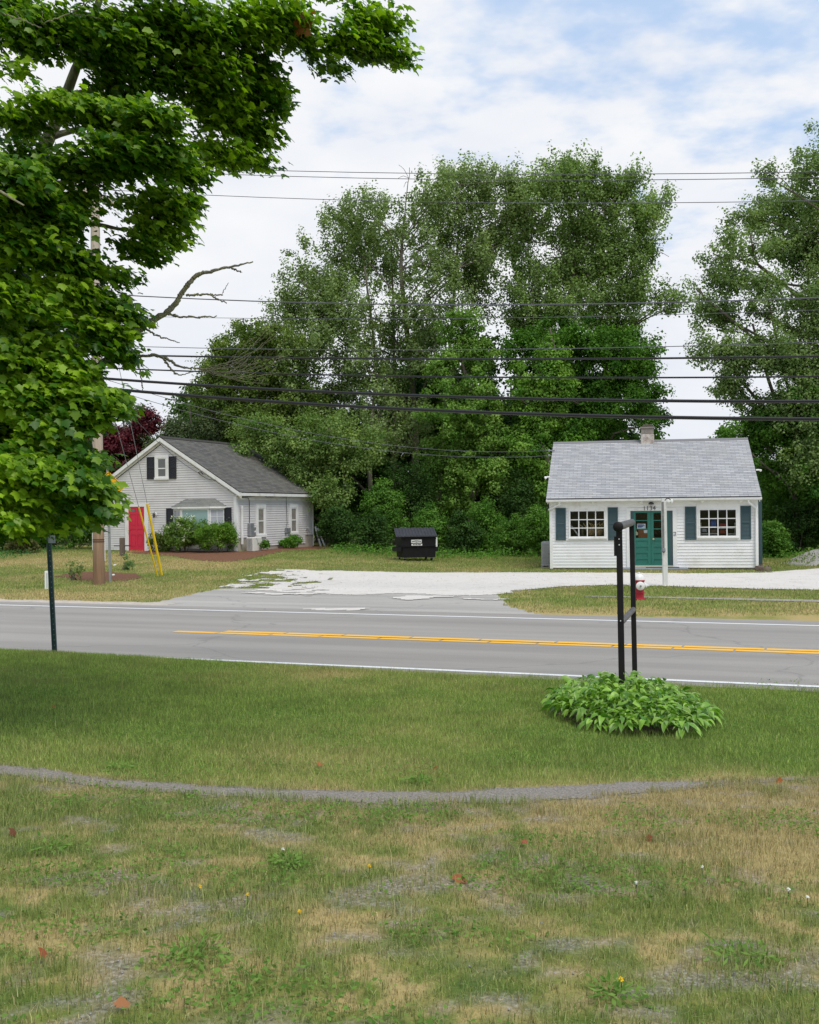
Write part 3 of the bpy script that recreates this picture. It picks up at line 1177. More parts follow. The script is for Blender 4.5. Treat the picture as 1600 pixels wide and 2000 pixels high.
# wall lanterns either side of the door
for px in (225.6, 304.6):
    s, z = FG.at(px, 1004.5)
    mb = MB()
    mb.lathe([(.085, 0), (.085, .02), (.05, .035)], FG.p(s, .01, z), -eg)
    lamp = mb.build('wall_lamp', M_white, house, True)
    mb = MB()
    mb.tube([FG.p(s, .04, z + .03), FG.p(s, .11, z + .10), FG.p(s, .16, z + .08)], .009, 6)
    mb.lathe([(.02, .07), (.07, .03), (.065, .01), (.05, -.13), (.02, -.16)], FG.p(s, .16, z), seg=8)
    mb.build('lantern', mat('old_brass_lantern', C(110, 104, 92), .4, metal=.4), lamp, True)

# attic window
s0, s1, z0, z1 = FG.rect(308, 325.8, 894.5, 932.5)
window(house, FG, s0, s1, z0, z1, .13, rail_at=FG.at(318, 915)[1])
for a, b in ((288.2, 302.6), (331, 345.2)):
    q0, q1, _, _ = FG.rect(a, b, 900, 930)
    shutter(house, FG, q0, q1, FG.at(300, 936)[1], FG.at(300, 892.5)[1], M_black_shutter)

# bay window
PR = .42
b0, b1 = FG.at(339.5, 1010)[0], FG.at(438.5, 1010)[0]
c0, c1 = FG.at(353.5, 1010, PR)[0], FG.at(409.5, 1010, PR)[0]
zt, zb = FG.at(385, 991.5, PR)[1], FG.at(385, 1052, PR)[1]
mb = MB()
hd = .10
for z0, z1 in ((zb - .45, zb), (zt - .06, zt + hd * .4)):
    o = .012 if z0 < zb - .1 else .03
    mb = MB()
    mb.prism([FG.p(b0, 0, z0), FG.p(c0, PR + o, z0), FG.p(c1, PR + o, z0), FG.p(b1, 0, z0)], (0, 0, z1 - z0))
    bay = mb.build('bay_window', M_white, house) if z0 < zb - .1 else mb.build('bay_head', M_white, bay)
F_c = Frame(FG.p(c0, PR), dg, -eg)
dl = FG.p(c0, PR) - FG.p(b0, 0)
Ll = np.linalg.norm(dl)
dl /= Ll
F_l = Frame(FG.p(b0, 0), dl, np.cross(dl, (0, 0, 1)))
dr = FG.p(b1, 0) - FG.p(c1, PR)
Lr = np.linalg.norm(dr)
dr /= Lr
F_r = Frame(FG.p(c1, PR), dr, np.cross(dr, (0, 0, 1)))
M_blind = mat('pale_green_blind', C(150, 176, 174), .25, C(158, 184, 181), 2, spec=.6)
M_bay_pane = mat('grey_blue_pane', C(168, 170, 180), .12, spec=.6)
mid = MB()
Wc = c1 - c0
for fr, L, nm in ((F_l, Ll, 'side_sash'), (F_r, Lr, 'side_sash'), (F_c, Wc, 'front_sash')):
    mb = MB()
    st = .055 if nm == 'side_sash' else .09
    mb.box(fr, 0, st, -.03, .03, zb, zt - .06)
    mb.box(fr, L - st, L, -.03, .03, zb, zt - .06)
    mb.box(fr, st, L - st, -.03, .026, zb, zb + .05)
    mb.box(fr, st, L - st, -.03, .026, zt - .11, zt - .06)
    if nm == 'side_sash':
        zm = (zb + zt - .06) / 2
        mb.box(fr, st, L - st, -.02, .028, zm - .03, zm + .03)
        mb.box(fr, L / 2 - .01, L / 2 + .01, -.0, .02, zm + .03, zt - .11)
        mb.box(fr, L / 2 - .01, L / 2 + .01, -.0, .02, zb + .05, zm - .03)
        mb.box(fr, st, L - st, .0, .018, (zm + zt - .08) / 2 - .008, (zm + zt - .08) / 2 + .008)
    f = mb.build(nm, M_white, bay)
    m2 = MB()
    m2.box(fr, st - .01, L - st + .01, -.012, .004, zb + .03, zt - .09)
    m2.build('pane', M_blind if nm == 'front_sash' else M_bay_pane, bay)
# its little hipped roof
zr, oo = zt + .05, .10
e = [FG.p(b0 - .14, 0, zr), FG.p(c0 - .10, PR + oo, zr), FG.p(c1 + .10, PR + oo, zr), FG.p(b1 + .14, 0, zr)]
zt2 = FG.at(390, 974.5, .05)[1]
r0, r1 = FG.p(FG.at(362, 976, .05)[0], .02, zt2), FG.p(FG.at(419, 976, .05)[0], .02, zt2)
mb = MB()
for p in ([e[0], e[1], r0], [e[1], e[2], r1, r0], [e[2], e[3], r1]):
    # courses
    for k in range(5):
        t0, t1 = k / 5, (k + 1) / 5 + .02
        low, top = (p[0], p[1]), ((p[3], p[2]) if len(p) == 4 else (p[2], p[2]))
        A, B = lerp(low[0], top[0], t0), lerp(low[1], top[1], t0)
        D, Cc = lerp(low[0], top[0], min(t1, 1)), lerp(low[1], top[1], min(t1, 1))
        nz = np.array([0, 0, .012])
        L = np.linalg.norm(B - A)
        mb.poly([A + nz, B + nz, Cc, D], [(0, k * .14), (L, k * .14), (L, k * .14 + .14), (0, k * .14 + .14)])
mb.build('bay_roof', shingle_mat('bay_shingles', C(132, 134, 128), C(112, 114, 110), C(84, 84, 82), C(130, 130, 116), .3, .14), bay)
mb = MB()
for a, b in ((e[0], e[1]), (e[1], e[2]), (e[2], e[3])):
    mb.prism([a - np.array([0, 0, .09]), b - np.array([0, 0, .09]), b - np.array([0, 0, .003]), a - np.array([0, 0, .003])], eg * .03)
mb.build('bay_fascia', M_white, bay)
for a, b in ((326, 339.2), (439.4, 453)):
    q0, q1, _, _ = FG.rect(a, b, 1000, 1020)
    shutter(house, FG, q0, q1, FG.at(390, 1037)[1], FG.at(390, 992)[1], M_black_shutter)

# the two narrow windows of the long side
for g, rl in (((502.8, 514.9, 992.5, 1043.8), 1017.5), ((567.6, 578.2, 991.7, 1039.3), 1015.6)):
    s0, s1, z0, z1 = FS.rect(*g)
    window(house, FS, s0, s1, z0, z1, .15, rail_at=FS.at((g[0] + g[1]) / 2, rl)[1], pane=mat('curtained_pane', C(150, 146, 136), .1, C(128, 124, 116), 5, spec=.6))
# meter box, pipes and cables
s0, s1, z0, z1 = FS.rect(482.8, 497.2, 1022.5, 1047.5)
mb = MB()
mb.bevbox(FS, s0, s0 + (s1 - s0) * .55, .02, .17, z0, z1, .015)
mb.lathe([(.10, 0), (.10, .07), (.075, .13), (.01, .14)], FS.p(s0 + (s1 - s0) * .72, .02, z0 + (z1 - z0) * .6), dg)
mb.bevbox(FS, s0 + (s1 - s0) * .6, s1 - .02, .02, .09, z0, z0 + (z1 - z0) * .3, .01)
mb.build('meter_box', M_metal, house)
s, z0 = FS.at(470.8, 1063)
_, z1 = FS.at(470.8, 988)
mb = MB()
mb.bevbox(FS, s - .05, s + .05, .02, .11, z0, z1, .015)
mb.build('drain_pipe', M_white, house)
mb = MB()
mb.tube([FS.p(-.05, .06, 2.97), FS.p(.25, .05, 2.90), FS.p(FS.at(485.3, 975)[0] - .08, .05, 2.86), FS.p(FS.at(485.3, 975)[0], .05, 2.72), FS.p(*[FS.at(485.8, 1022)[0], .05, FS.at(485.8, 1022)[1]])], .014, 6)
pts = [(470, 968.5), (482, 970), (500, 968.5), (512, 968), (520, 971), (534, 970), (541, 968.5), (551, 970.5), (557.5, 970)]
mb.tube([FS.p(FS.at(*p)[0], .06, FS.at(*p)[1]) for p in pts], .016, 6)
mb.tube([FS.p(FS.at(*p)[0], .045, FS.at(*p)[1]) for p in ((557.5, 970), (558.6, 1000), (559.5, 1022), (557, 1032))], .010, 6)
mb.build('wall_cable', M_wire_black, house)
for g in ((555.5, 559, 1031, 1041), (560.5, 564.5, 1031, 1040)):
    s0, s1, z0, z1 = FS.rect(*g)
    MB().bevbox(FS, s0, s1, .02, .10, z0, z1, .01).build('junction_box', M_metal, house)
s, z = FS.at(598.5, 1036)
mb = MB()
mb.tube([FS.p(s, .02, z + .06), FS.p(s, .12, z + .05), FS.p(s + .02, .16, z - .08)], .03, 8)
mb.build('hose_tap', M_metal, house, True)
# the bracket where the service cable lands under the rake, with its drop
mb = MB()
s, z = FG.at(391, 925)
mb.tube([FG.p(s, .03, z), FG.p(s, .16, z + .03), FG.p(s + .12, .17, z + .08), FG.p(s + .18, .05, z - .02)], .02, 6)
pts = [(391, 926), (396, 929), (403, 933.5), (412, 937), (424, 938), (437, 944), (452, 957)]
mb.tube([FG.p(FG.at(*p)[0], .07 if i < 6 else .2, FG.at(*p)[1]) for i, p in enumerate(pts)], .011, 6)
mb.build('service_bracket', M_wire_black, house, True)

# heat pump on its stand beside the wall
HP = Frame(FS.p(.34, .28, 0), eg, dg)
hp = thing('heat_pump', 'white outdoor heat pump unit with grille end on a metal stand beside grey wall', 'heat pump', HP.p(.3, .1, .3))
z0, z1 = FS.at(495, 1075, .3)[1], FS.at(495, 1049, .3)[1]
L_ = FS.at(511, 1062, .6)[0] - .34
L_ = max(.75, min(L_, 1.0))
mb = MB()
mb.bevbox(HP, 0, L_, .0, .34, z0, z1, .02)
mb.build('casing', mat('cream_casing', C(222, 220, 210), .5, C(210, 208, 198), 4), hp)
mb = MB()
for k in range(11):
    z = z0 + .05 + (z1 - z0 - .1) * k / 10
    mb.box(HP, -.012, -.002, .03, .31, z - .008, z + .008)
for k in range(4):
    mb.box(HP, -.010, -.001, .06 + k * .07, .07 + k * .07, z0 + .05, z1 - .05)
mb.build('grille', M_white, hp)
mb = MB()
mb.box(HP, -.0015, .001, .03, .31, z0 + .04, z1 - .04)
mb.build('coil', mat('dark_coil', C(70, 70, 72), .6), hp)
pts = [(.30, .90), (.42, .95), (.52, .78), (.60, .55), (.48, .35), (.45, .52), (.50, .68), (.40, .84)]
mb = MB()
mb.prism([HP.p(a * L_, .341, z0 + b * (z1 - z0)) for a, b in pts], dg * .003)
mb.build('emblem', mat('grey_decal', C(176, 176, 172), .5), hp)
for s in (.10, L_ - .12):
    mb = MB()
    for o in (.03, .31):
        mb.tube([HP.p(s, o, z0 - .02), HP.p(s, o, float(terr(*HP.p(s, o)[:2])) - .05)], .018, 8)
    mb.tube([HP.p(s, -.02, z0 - .02), HP.p(s, .38, z0 - .02)], .018, 8)
    mb.build('stand_leg', M_white, hp)

# boards leaning on the far corner
for k, (top, bot, wd_, lab) in enumerate((((612.0, 1028), (619, 1063), .13, 'white board leaning on the far corner of the grey house, nearest the wall'),
                                          ((612.6, 1031), (624, 1062), .10, 'thin white board leaning at the widest slant behind the grey house'))):
    a = FS.p(HL + .06 + .1 * k, .10 + .08 * k, FS.at(*top)[1])
    sb = FS.at(*bot)[0]
    b = FS.p(sb, .25 + .1 * k, .33)
    t = thing('leaning_board', lab, 'board', b)
    mb = MB()
    mb.bar(a, b, wd_, .03, dg)
    mb.build('plank', M_white, t)

# weathered post left of the door
p0 = G(239, 1086)
t = thing('wooden_post', 'weathered short wooden post with iron cross bar left of the red door', 'post', p0)
mb = MB()
k = p0[1] / F
mb.bevbox(Frame(p0), -.10, .10, -.10, .10, -.1, 36 * k, .02)
mb.build('post', mat('weathered_wood', C(112, 100, 88), .9, C(84, 74, 66), 9, (30, .5, .01), stretch=(1, 1, .15)), t)
mb = MB()
mb.tube([p0 + np.array([-.36, 0, 20 * k]), p0 + np.array([.36, 0, 20 * k])], .025, 8)
mb.build('cross_bar', M_wire_black, t)
# ------------------------------------------------------------------ the white shop
SA = np.array([5.10, 40.1, 0.0])
ds, es = np.array([.9809, -.1947, 0]), np.array([.1947, .9809, 0])
SW, SD = 7.29, 8.2
FF = Frame(SA, ds, -es)
S_EAVE, S_RIDGE, S_RUN = 2.575, 4.87, 4.1
shop = thing('white_shop', 'small white clapboard shop with green double doors, slate green shutters and grey shingle roof', 'shop', (*(SA + ds * 3.6)[:2], 0))
M_wclap = mat('white_clapboard', (.78, .78, .785), .55, (.83, .83, .83), 1.5, dirt=C(205, 203, 196), dscale=1.0)
M_slate = mat('slate_green_paint', C(58, 80, 88), .55, C(54, 78, 80), 2.5)
M_green = mat('green_door_paint', C(42, 112, 98), .45, C(38, 104, 92), 3)
M_shop_roof = shingle_mat('grey_shingles', C(182, 182, 183), C(156, 157, 160), C(118, 118, 120), C(166, 163, 156), .30, .135)
M_glass = glass_mat('window_glass')

wl = FF.rect(1114.4, 1180.2, 998.6, 1047.6)
wr = FF.rect(1367.6, 1437.4, 996.0, 1046.2)
dr_ = FF.rect(1232, 1314.5, 997.6, 1104.5)
ZB, ZT = .055, S_EAVE - .10
mb = MB()
clapboard(mb, FF, lambda z: (0, SW), ZB, ZT, .108, [wl, wr, dr_], o_bot=.018, gap=.015)
gs_ = lambda z: (0.0, SD) if z < ZT else (min((z - ZT) / ((S_RIDGE - S_EAVE) / S_RUN), SD / 2), max(SD - (z - ZT) / ((S_RIDGE - S_EAVE) / S_RUN), SD / 2))
FRr = Frame(SA + ds * SW, es, ds)
FRl = Frame(SA + es * SD, -es, -ds)
clapboard(mb, FRl, gs_, ZB, S_RIDGE - .15, .108)
clapboard(mb, Frame(SA + ds * SW + es * SD, -ds, es), lambda z: (0, SW), ZB, ZT, .108)
mb.build('wall', M_wclap, shop)
mb = MB()
clapboard(mb, FRr, gs_, ZB, S_RIDGE - .15, .108)
mb.build('wall', M_slate, shop, label='slate painted end wall')
mb = MB()
for fr, L in ((FF, SW), (FRr, SD), (FRl, SD)):
    mb.box(fr, .03, L - .03, -.25, -.014, -.15, ZB + .1)
mb.build('foundation', mat('dark_base', C(92, 88, 84), .9, C(120, 116, 108), 5), shop)
# slate coloured strip added along the end wall, just showing past the corner
mb = MB()
mb.box(FRr, .25, SD - .3, .02, .16, ZB, S_EAVE + .1)
mb.prism([FRr.p(.25, .16, S_EAVE + .1), FRr.p(SD - .3, .16, S_EAVE + .1), FRr.p(SD / 2 + .3, .10, S_RIDGE - .4), FRr.p(SD / 2 - .3, .10, S_RIDGE - .4)], -ds * .08)
mb.build('end_cladding', M_slate, shop)

# the room behind the glass
mb = MB()
i0, i1, dep, zi0, zi1 = .12, SW - .12, 3.6, .12, ZT - .02
for q in ([(i0, dep, zi0), (i1, dep, zi0), (i1, dep, zi1), (i0, dep, zi1)], [(i0, .05, zi0), (i0, dep, zi0), (i0, dep, zi1), (i0, .05, zi1)],
          [(i1, dep, zi0), (i1, .05, zi0), (i1, .05, zi1), (i1, dep, zi1)], [(i0, .05, zi1), (i0, dep, zi1), (i1, dep, zi1), (i1, .05, zi1)],
          [(i0, dep, zi0), (i0, .05, zi0), (i1, .05, zi0), (i1, dep, zi0)]):
    mb.poly([FF.p(s, -o, z) for s, o, z in q])
mb.build('room', mat('dim_room_walls', C(84, 78, 70), .9, C(64, 58, 52), 2), shop)

# roof
mb = MB()
up = es * S_RUN + np.array([0, 0, S_RIDGE - S_EAVE])
ovf = .22
Lh = np.linalg.norm(up)
up_u = up / Lh
for sgn in (1, -1):
    if sgn == 1:
        P0 = SA - ds * .10 - es * ovf + np.array([0, 0, S_EAVE])
        u_ = es * (S_RUN + ovf) + np.array([0, 0, S_RIDGE - S_EAVE])
    else:
        P0 = SA - ds * .10 + es * (2 * S_RUN + ovf) + np.array([0, 0, S_EAVE])
        u_ = -es * (S_RUN + ovf) + np.array([0, 0, S_RIDGE - S_EAVE])
    Lh = np.linalg.norm(u_)
    u_ = u_ / Lh
    n_ = np.cross(ds, u_)
    n_ *= np.sign(n_[2])
    roof_slope(mb, P0, ds, u_, SW + .20, Lh, .135, n_, t=.014)
    q = [P0, P0 + ds * (SW + .2), P0 + ds * (SW + .2) + u_ * Lh, P0 + u_ * Lh]
    mb.add([p - n_ * .004 for p in q] + [p - n_ * .035 for p in q], [(0, 1, 2, 3), (7, 6, 5, 4), (0, 4, 5, 1), (1, 5, 6, 2), (3, 2, 6, 7), (0, 3, 7, 4)], [[(0, 0)] * 4] * 6)
sroof = mb.build('roof', M_shop_roof, shop)
mb = MB()
Rp = SA - ds * .10 + es * S_RUN + np.array([0, 0, S_RIDGE + .012])
mb.prism([Rp - es * .15 - np.array([0, 0, .075]), Rp + np.array([0, 0, .02]), Rp + es * .15 - np.array([0, 0, .075])], ds * (SW + .2))
mb.build('ridge_cap', M_shop_roof, sroof)
# chimney astride the ridge
ca, cb_ = FF.at(1251.5, 850, -S_RUN)[0], FF.at(1277.5, 850, -S_RUN)[0]
FC = Frame(SA + ds * (ca + cb_) / 2 + es * (S_RUN - .05), ds, -es)
hw = (cb_ - ca) / 2
z_ = [FF.at(1265, y, -S_RUN)[1] for y in (870, 849, 837, 830)]
mb = MB()
mb.bevbox(FC, -hw, hw, -hw, hw, z_[0] - .5, z_[1], .02)
chim = mb.build('chimney', mat('patchy_whitewashed_brick', C(206, 200, 192), .9, C(150, 134, 124), 5.5, (14, .8, .03), dirt=C(120, 104, 94), dscale=3.5), sroof)
mb = MB()
n = 5
for k in range(n):
    a, b = z_[1] + (z_[2] - z_[1]) * k / n, z_[1] + (z_[2] - z_[1]) * (k + 1) / n
    mb.box(FC, -hw * (.96 if k % 2 else .92), hw * (.96 if k % 2 else .92), -hw * .94, hw * .94, a + .004, b)
mb.box(FC, -hw * 1.08, hw * 1.08, -hw * 1.08, hw * 1.08, z_[2], z_[2] + .05)
mb.prism([FC.p(-hw * 1.05, -hw, z_[2] + .05), FC.p(hw * 1.05, -hw, z_[2] + .05), FC.p(hw * .5, -hw * .6, z_[3]), FC.p(-hw * .5, -hw * .6, z_[3])], -es * 0 + FC.ey * 2 * hw * .8)
mb.build('chimney_cap', mat('weathered_boards', C(150, 142, 134), .9, C(126, 118, 112), 7), chim)
mb = MB()
mb.box(FC, -hw - .05, hw + .05, hw - .01, hw + .06, z_[0] - .16, z_[0] - .02)
mb.build('flashing', mat('dull_lead', C(186, 180, 160), .7), chim)

# eaves: gutter, fascia, soffit, frieze
mb = MB()
mb.box(FF, -.10, SW + .10, ovf - .02, ovf + .0, S_EAVE - .125, S_EAVE - .02)
mb.box(FF, -.08, SW + .08, .0, ovf - .02, S_EAVE - .125, S_EAVE - .105)
mb.box(FF, .0, SW, .0, .03, ZT - .16, S_EAVE - .126)
mb.build('eave_trim', M_white, shop)
mb = MB()
gp = [(.0, 0), (.0, -.085), (.05, -.10), (.10, -.07), (.115, .0), (.10, .0), (.09, -.06), (.045, -.085), (.012, -.075), (.012, 0)]
mb.prism([FF.p(-.10, ovf + .003 + a, S_EAVE - .035 + b) for a, b in gp], ds * (SW + .20))
mb.build('gutter', M_white, shop)
mb = MB()
mb.box(FF, -.06, SW + .06, ovf + .0, ovf + .10, S_EAVE - .03, S_EAVE - .012)
mb.build('drip_edge', mat('dark_drip_edge', C(70, 70, 74), .7), shop)
for s in (0.0, SW - .11):
    MB().box(FF, s, s + .11, .0, .034, ZB - .02, ZT - .162).build('corner_board', M_white, shop)
# rake boards on both ends
for s, k in ((-.055, 1), (SW + .02, 1)):
    for sg in (0, 1):
        mb = MB()
        if sg == 0:
            a, b = FF.p(s, ovf, S_EAVE - .04), FF.p(s, -S_RUN, S_RIDGE - .04)
        else:
            a, b = FF.p(s, -2 * S_RUN - ovf, S_EAVE - .04), FF.p(s, -S_RUN, S_RIDGE - .04)
        mb.prism([a, b, b - np.array([0, 0, .15]), a - np.array([0, 0, .15])], ds * .03)
        mb.build('rake_board', M_white, shop)
# downspouts with their elbows
for s, k in ((.10, -1), (SW - .10, 1)):
    mb = MB()
    s2 = s + (.0 if k < 0 else .02)
    mb.tube([FF.p(s - .25 * k, ovf + .05, S_EAVE - .10), FF.p(s - .25 * k, ovf + .03, S_EAVE - .20), FF.p(s2, .09, S_EAVE - .42), FF.p(s2, .08, S_EAVE - .55), FF.p(s2, .08, .14), FF.p(s2, .2, .06)] if k > 0 else
            [FF.p(s + .28, ovf + .05, S_EAVE - .10), FF.p(s + .28, ovf + .03, S_EAVE - .22), FF.p(s - .02, .09, S_EAVE - .36), FF.p(s - .12, .05, S_EAVE - .40)], .038, 8)
    mb.build('downspout', M_white, shop, True)
# small soffit lamps
for px in (1157.5, 1252.5, 1371.5, 1447):
    s, z = FF.at(px, 977, .12)
    MB().lathe([(.06, 0), (.07, -.03), (.05, -.075), (.0, -.08)], FF.p(s, .12, S_EAVE - .126)).build('soffit_lamp', mat('white_plastic', (.82, .82, .80), .4), shop, True)
# floodlights and cable brackets on the left end
mb = MB()
p = FF.p(-.10, -.4, FF.at(1067, 931)[1])
mb.tube([FF.p(.0, -.4, FF.at(1067, 931)[1]), p], .03, 8)
mb.lathe([(.025, 0), (.055, .07), (.06, .10), (.0, .11)], p, -ds * .8 + np.array([0, 0, -.4]) - es * .3)
mb.build('flood_lamp', M_white, shop, True)
mb = MB()
p = FF.p(SW + .12, -.5, FF.at(1474, 917)[1])
mb.tube([FF.p(SW, -.5, FF.at(1474, 917)[1]), p], .03, 8)
mb.lathe([(.025, 0), (.05, .06), (.0, .09)], p, ds * .8 + np.array([0, 0, -.5]) - es * .3)
mb.build('flood_lamp', M_white, shop, True)
for y in (880, 890):
    mb = MB()
    z = FF.at(1078, y, -S_RUN * .8)[1]
    mb.tube([FF.p(.0, -S_RUN * .8, z), FF.p(-.22, -S_RUN * .8, z)], .02, 6)
    mb.lathe([(.02, -.05), (.05, -.02), (.05, .03), (.02, .06)], FF.p(-.22, -S_RUN * .8, z), seg=8)
    mb.build('cable_bracket', M_metal, shop, True)

# windows: opening, casing, 4 x 3 muntins, glass
for (s0, s1, z0, z1), cs in ((wl, (1110.8, 1187.2, 987.5, 1055.0)), (wr, (1360.6, 1446, 984.5, 1054.6))):
    mb = MB()
    c0_, c1_, cz0, cz1 = FF.rect(*cs)
    mb.box(FF, c0_, s0, -.02, .045, cz0, cz1)
    mb.box(FF, s1, c1_, -.02, .045, cz0, cz1)
    mb.box(FF, s0, s1, -.02, .043, z1, cz1)
    mb.box(FF, s0, s1, -.02, .043, cz0, z0)
    mb.box(FF, s0 - .10, s1 + .10, .0435, .085, z0 - .09, z0 - .05)
    mb.box(FF, s0 - .05, s0, .045, .055, z0 - .05, z1 + .05)
    mb.box(FF, s1, s1 + .05, .045, .055, z0 - .05, z1 + .05)
    mb.box(FF, s0, s1, .045, .0552, z1, z1 + .05)
    mb.box(FF, s0, s1, .045, .0552, z0 - .05, z0)
    win = mb.build('window', M_white, shop)
    mb = MB()
    for k in range(1, 4):
        s = s0 + (s1 - s0) * k / 4
        mb.box(FF, s - .018, s + .018, -.005, .028, z0, z1)
    for k in range(1, 3):
        z = z0 + (z1 - z0) * k / 3
        mb.box(FF, s0, s1, -.003, .024, z - .016, z + .016)
    mb.build('muntin', M_white, win)
    mb = MB()
    mb.poly([FF.p(s0, .008, z0), FF.p(s1, .008, z0), FF.p(s1, .008, z1), FF.p(s0, .008, z1)])
    mb.build('pane', M_glass, win)
for a, b, y0, y1 in ((1085.8, 1105.6, 992, 1055.2), (1187.8, 1207.2, 990.8, 1055), (1338.2, 1359.4, 989.3, 1054.2), (1446.4, 1467, 987.8, 1053.2)):
    q0, q1, q2, q3 = FF.rect(a, b, y0, y1)
    shutter(shop, FF, q0, q1, q2, q3, M_slate, louvres=True)

# double doors
s0, s1, z0, z1 = dr_
mb = MB()
cw = FF.at(1232, 1050)[0] - FF.at(1224, 1050)[0]
mb.box(FF, s0 - cw, s0, -.02, .045, ZB - .03, z1)
mb.box(FF, s1, s1 + cw, -.02, .045, ZB - .03, z1)
mb.box(FF, s0 - cw, s1 + cw, -.02, .047, z1, z1 + .10)
mb.build('door_frame', M_white, shop)
dA, dB, dM = FF.at(1237, 1050)[0], FF.at(1306.5, 1050)[0], FF.at(1271.7, 1050)[0]
MB().box(FF, s0, dA, -.06, .02, z0, z1).build('jamb', M_slate, shop)
MB().box(FF, dB, s1, -.06, .02, z0, z1).build('jamb', M_slate, shop)
mb = MB()
mb.box(FF, s0, s1, -.06, .05, z0 - .05, z0)
mb.build('threshold', mat('worn_sill', C(196, 190, 170), .8), shop)
rows = [FF.at(1255, y)[1] for y in (1001.8, 1016.6, 1033.2, 1050.6)]
for a, b, first in ((dA, dM - .004, True), (dM + .004, dB, False)):
    mb = MB()
    stl = .115
    mb.box(FF, a, a + stl * .8, -.045, -.005, z0, z1)
    mb.box(FF, b - stl, b, -.045, -.005, z0, z1)
    mb.box(FF, a + stl * .8, b - stl, -.045, -.006, rows[0], z1)
    zlow = rows[3]
    mb.box(FF, a + stl * .8, b - stl, -.045, -.006, zlow - .10, zlow)
    nP = 4
    H_ = zlow - .10 - z0
    for k in range(nP):
        p0_, p1_ = z0 + H_ * k / nP, z0 + H_ * (k + 1) / nP
        mb.box(FF, a + stl * .8, b - stl, -.045, -.006, p0_, p0_ + .07)
        mb.box(FF, a + stl * .8, b - stl, -.045, -.026, p0_ + .07, p1_)
    for r in (rows[1], rows[2]):
        mb.box(FF, a + stl * .8, b - stl, -.045, -.008, r - .014, r + .014)
    leaf = mb.build('door', M_green, shop)
    mb = MB()
    mb.poly([FF.p(a + .08, -.03, zlow), FF.p(b - .1, -.03, zlow), FF.p(b - .1, -.03, rows[0]), FF.p(a + .08, -.03, rows[0])])
    mb.build('pane', M_glass, leaf)
    if first:
        mb = MB()
        q = FF.rect(1244.5, 1261.3, 1023, 1033.3)
        mb.box(FF, q[0], q[1], -.036, -.033, q[2], q[3])
        notice = mb.build('notice', mat('white_paper', (.80, .82, .86), .6), leaf)
        mb = MB()
        for k, (x0, x1, zz_) in enumerate(((.08, .80, .80), (.08, .92, .62), (.08, .70, .48), (.10, .55, .34))):
            mb.box(FF, q[0] + (q[1] - q[0]) * x0, q[0] + (q[1] - q[0]) * x1, -.0328, -.0318, q[2] + (q[3] - q[2]) * zz_ - .012, q[2] + (q[3] - q[2]) * zz_ + .012)
        mb.build('printing', mat('blue_print', C(88, 104, 160), .6), notice)
        q = FF.rect(1257.8, 1266.4, 1035.2, 1041)
        MB().box(FF, q[0], q[1], -.036, -.033, q[2], q[3]).build('notice', mat('white_card', (.82, .84, .84), .6), leaf)
        q = FF.rect(1247, 1265, 1034.3, 1050)
        MB().box(FF, q[0], q[1], -.040, -.037, q[2], q[3]).build('notice', mat('orange_brown_board', C(158, 98, 56), .6, C(130, 78, 44), 14, stretch=(.2, .2, 2)), leaf, label='orange brown board behind the door glass')
        q = FF.rect(1239.8, 1246.4, 1036, 1045.4)
        m_ = [(0, .05), (.5, -.02), (1, .05), (1.0, .5), (.62, .78), (.5, 1.0), (.38, .78), (0, .5)]
        MB().prism([FF.p(q[0] + (q[1] - q[0]) * u, -.038, q[2] + (q[3] - q[2]) * v) for u, v in m_], -es * .004).build('notice', mat('cream_tag', C(220, 212, 186), .7), leaf, label='cream bell shaped tag')
    else:
        s, z = FF.at(1276.5, 1053)
        MB().lathe([(.035, 0), (.035, .008), (.014, .012), (.014, .04), (.034, .055), (.03, .08), (.004, .09)], FF.p(s, -.005, z), -es).build('knob', mat('polished_brass', C(222, 200, 140), .25, metal=1), leaf, True)
# lamp and number over the door
s, z = FF.at(1272, 983.5)
lb = MB()
lb.lathe([(.06, 0), (.06, .02)], FF.p(s, .0, z), -es)
lb.tube([FF.p(s, .02, z), FF.p(s, .10, z + .05), FF.p(s, .16, z + .02)], .012, 6)
lb.lathe([(.02, .06), (.095, .02), (.10, -.03), (.08, -.035), (.02, .03)], FF.p(s, .16, z))
lb.build('door_lamp', mat('dark_lamp_metal', C(64, 62, 66), .5, metal=.3), shop, True)
s, z = FF.at(1268.5, 993)
s_a, z_a = FF.at(1266, 993.5, .05)
text_mesh('1134', .23, FF, FF.at(1268.3, 993, .05)[0], .049, FF.at(1268.3, 993, .05)[1], 'house_number', mat('black_numerals', (.03, .03, .035), .4), shop)
s, z = FF.at(1318, 1042)
mb = MB()
for zz_ in (z - .05, z + .05):
    mb.tube([FF.p(s - .05, .05, zz_), FF.p(s + .05, .06, zz_)], .012, 6)
mb.tube([FF.p(s + .02, .055, z - .06), FF.p(s + .02, .055, z + .06)], .01, 6)
mb.build('latch_hook', M_metal, shop, True)
# step in front of the doors
mb = MB()
sA, sB = FF.at(1212, 1110)[0], FF.at(1343, 1110)[0]
mb.bevbox(FF, sA, sB, .03, .62, -.10, .085, .02)
mb.build('door_step', mat('blue_grey_step', C(140, 146, 152), .8, C(122, 128, 134), 4, (25, .3, .01)), shop)
mb = MB()
q0, q1 = FF.at(1262, 1110, .3)[0], FF.at(1327, 1110, .3)[0]
mb.bevbox(FF, q0, q1, .14, .52, .0855, .105, .006)
t = thing('door_mat', 'long dark rubber mat on the step of the green doors', 'mat', FF.p((q0 + q1) / 2, .3, .085))
mb.build('rubber', mat('dark_rubber', C(58, 62, 72), .8, bmp=(60, .5, .01)), t)

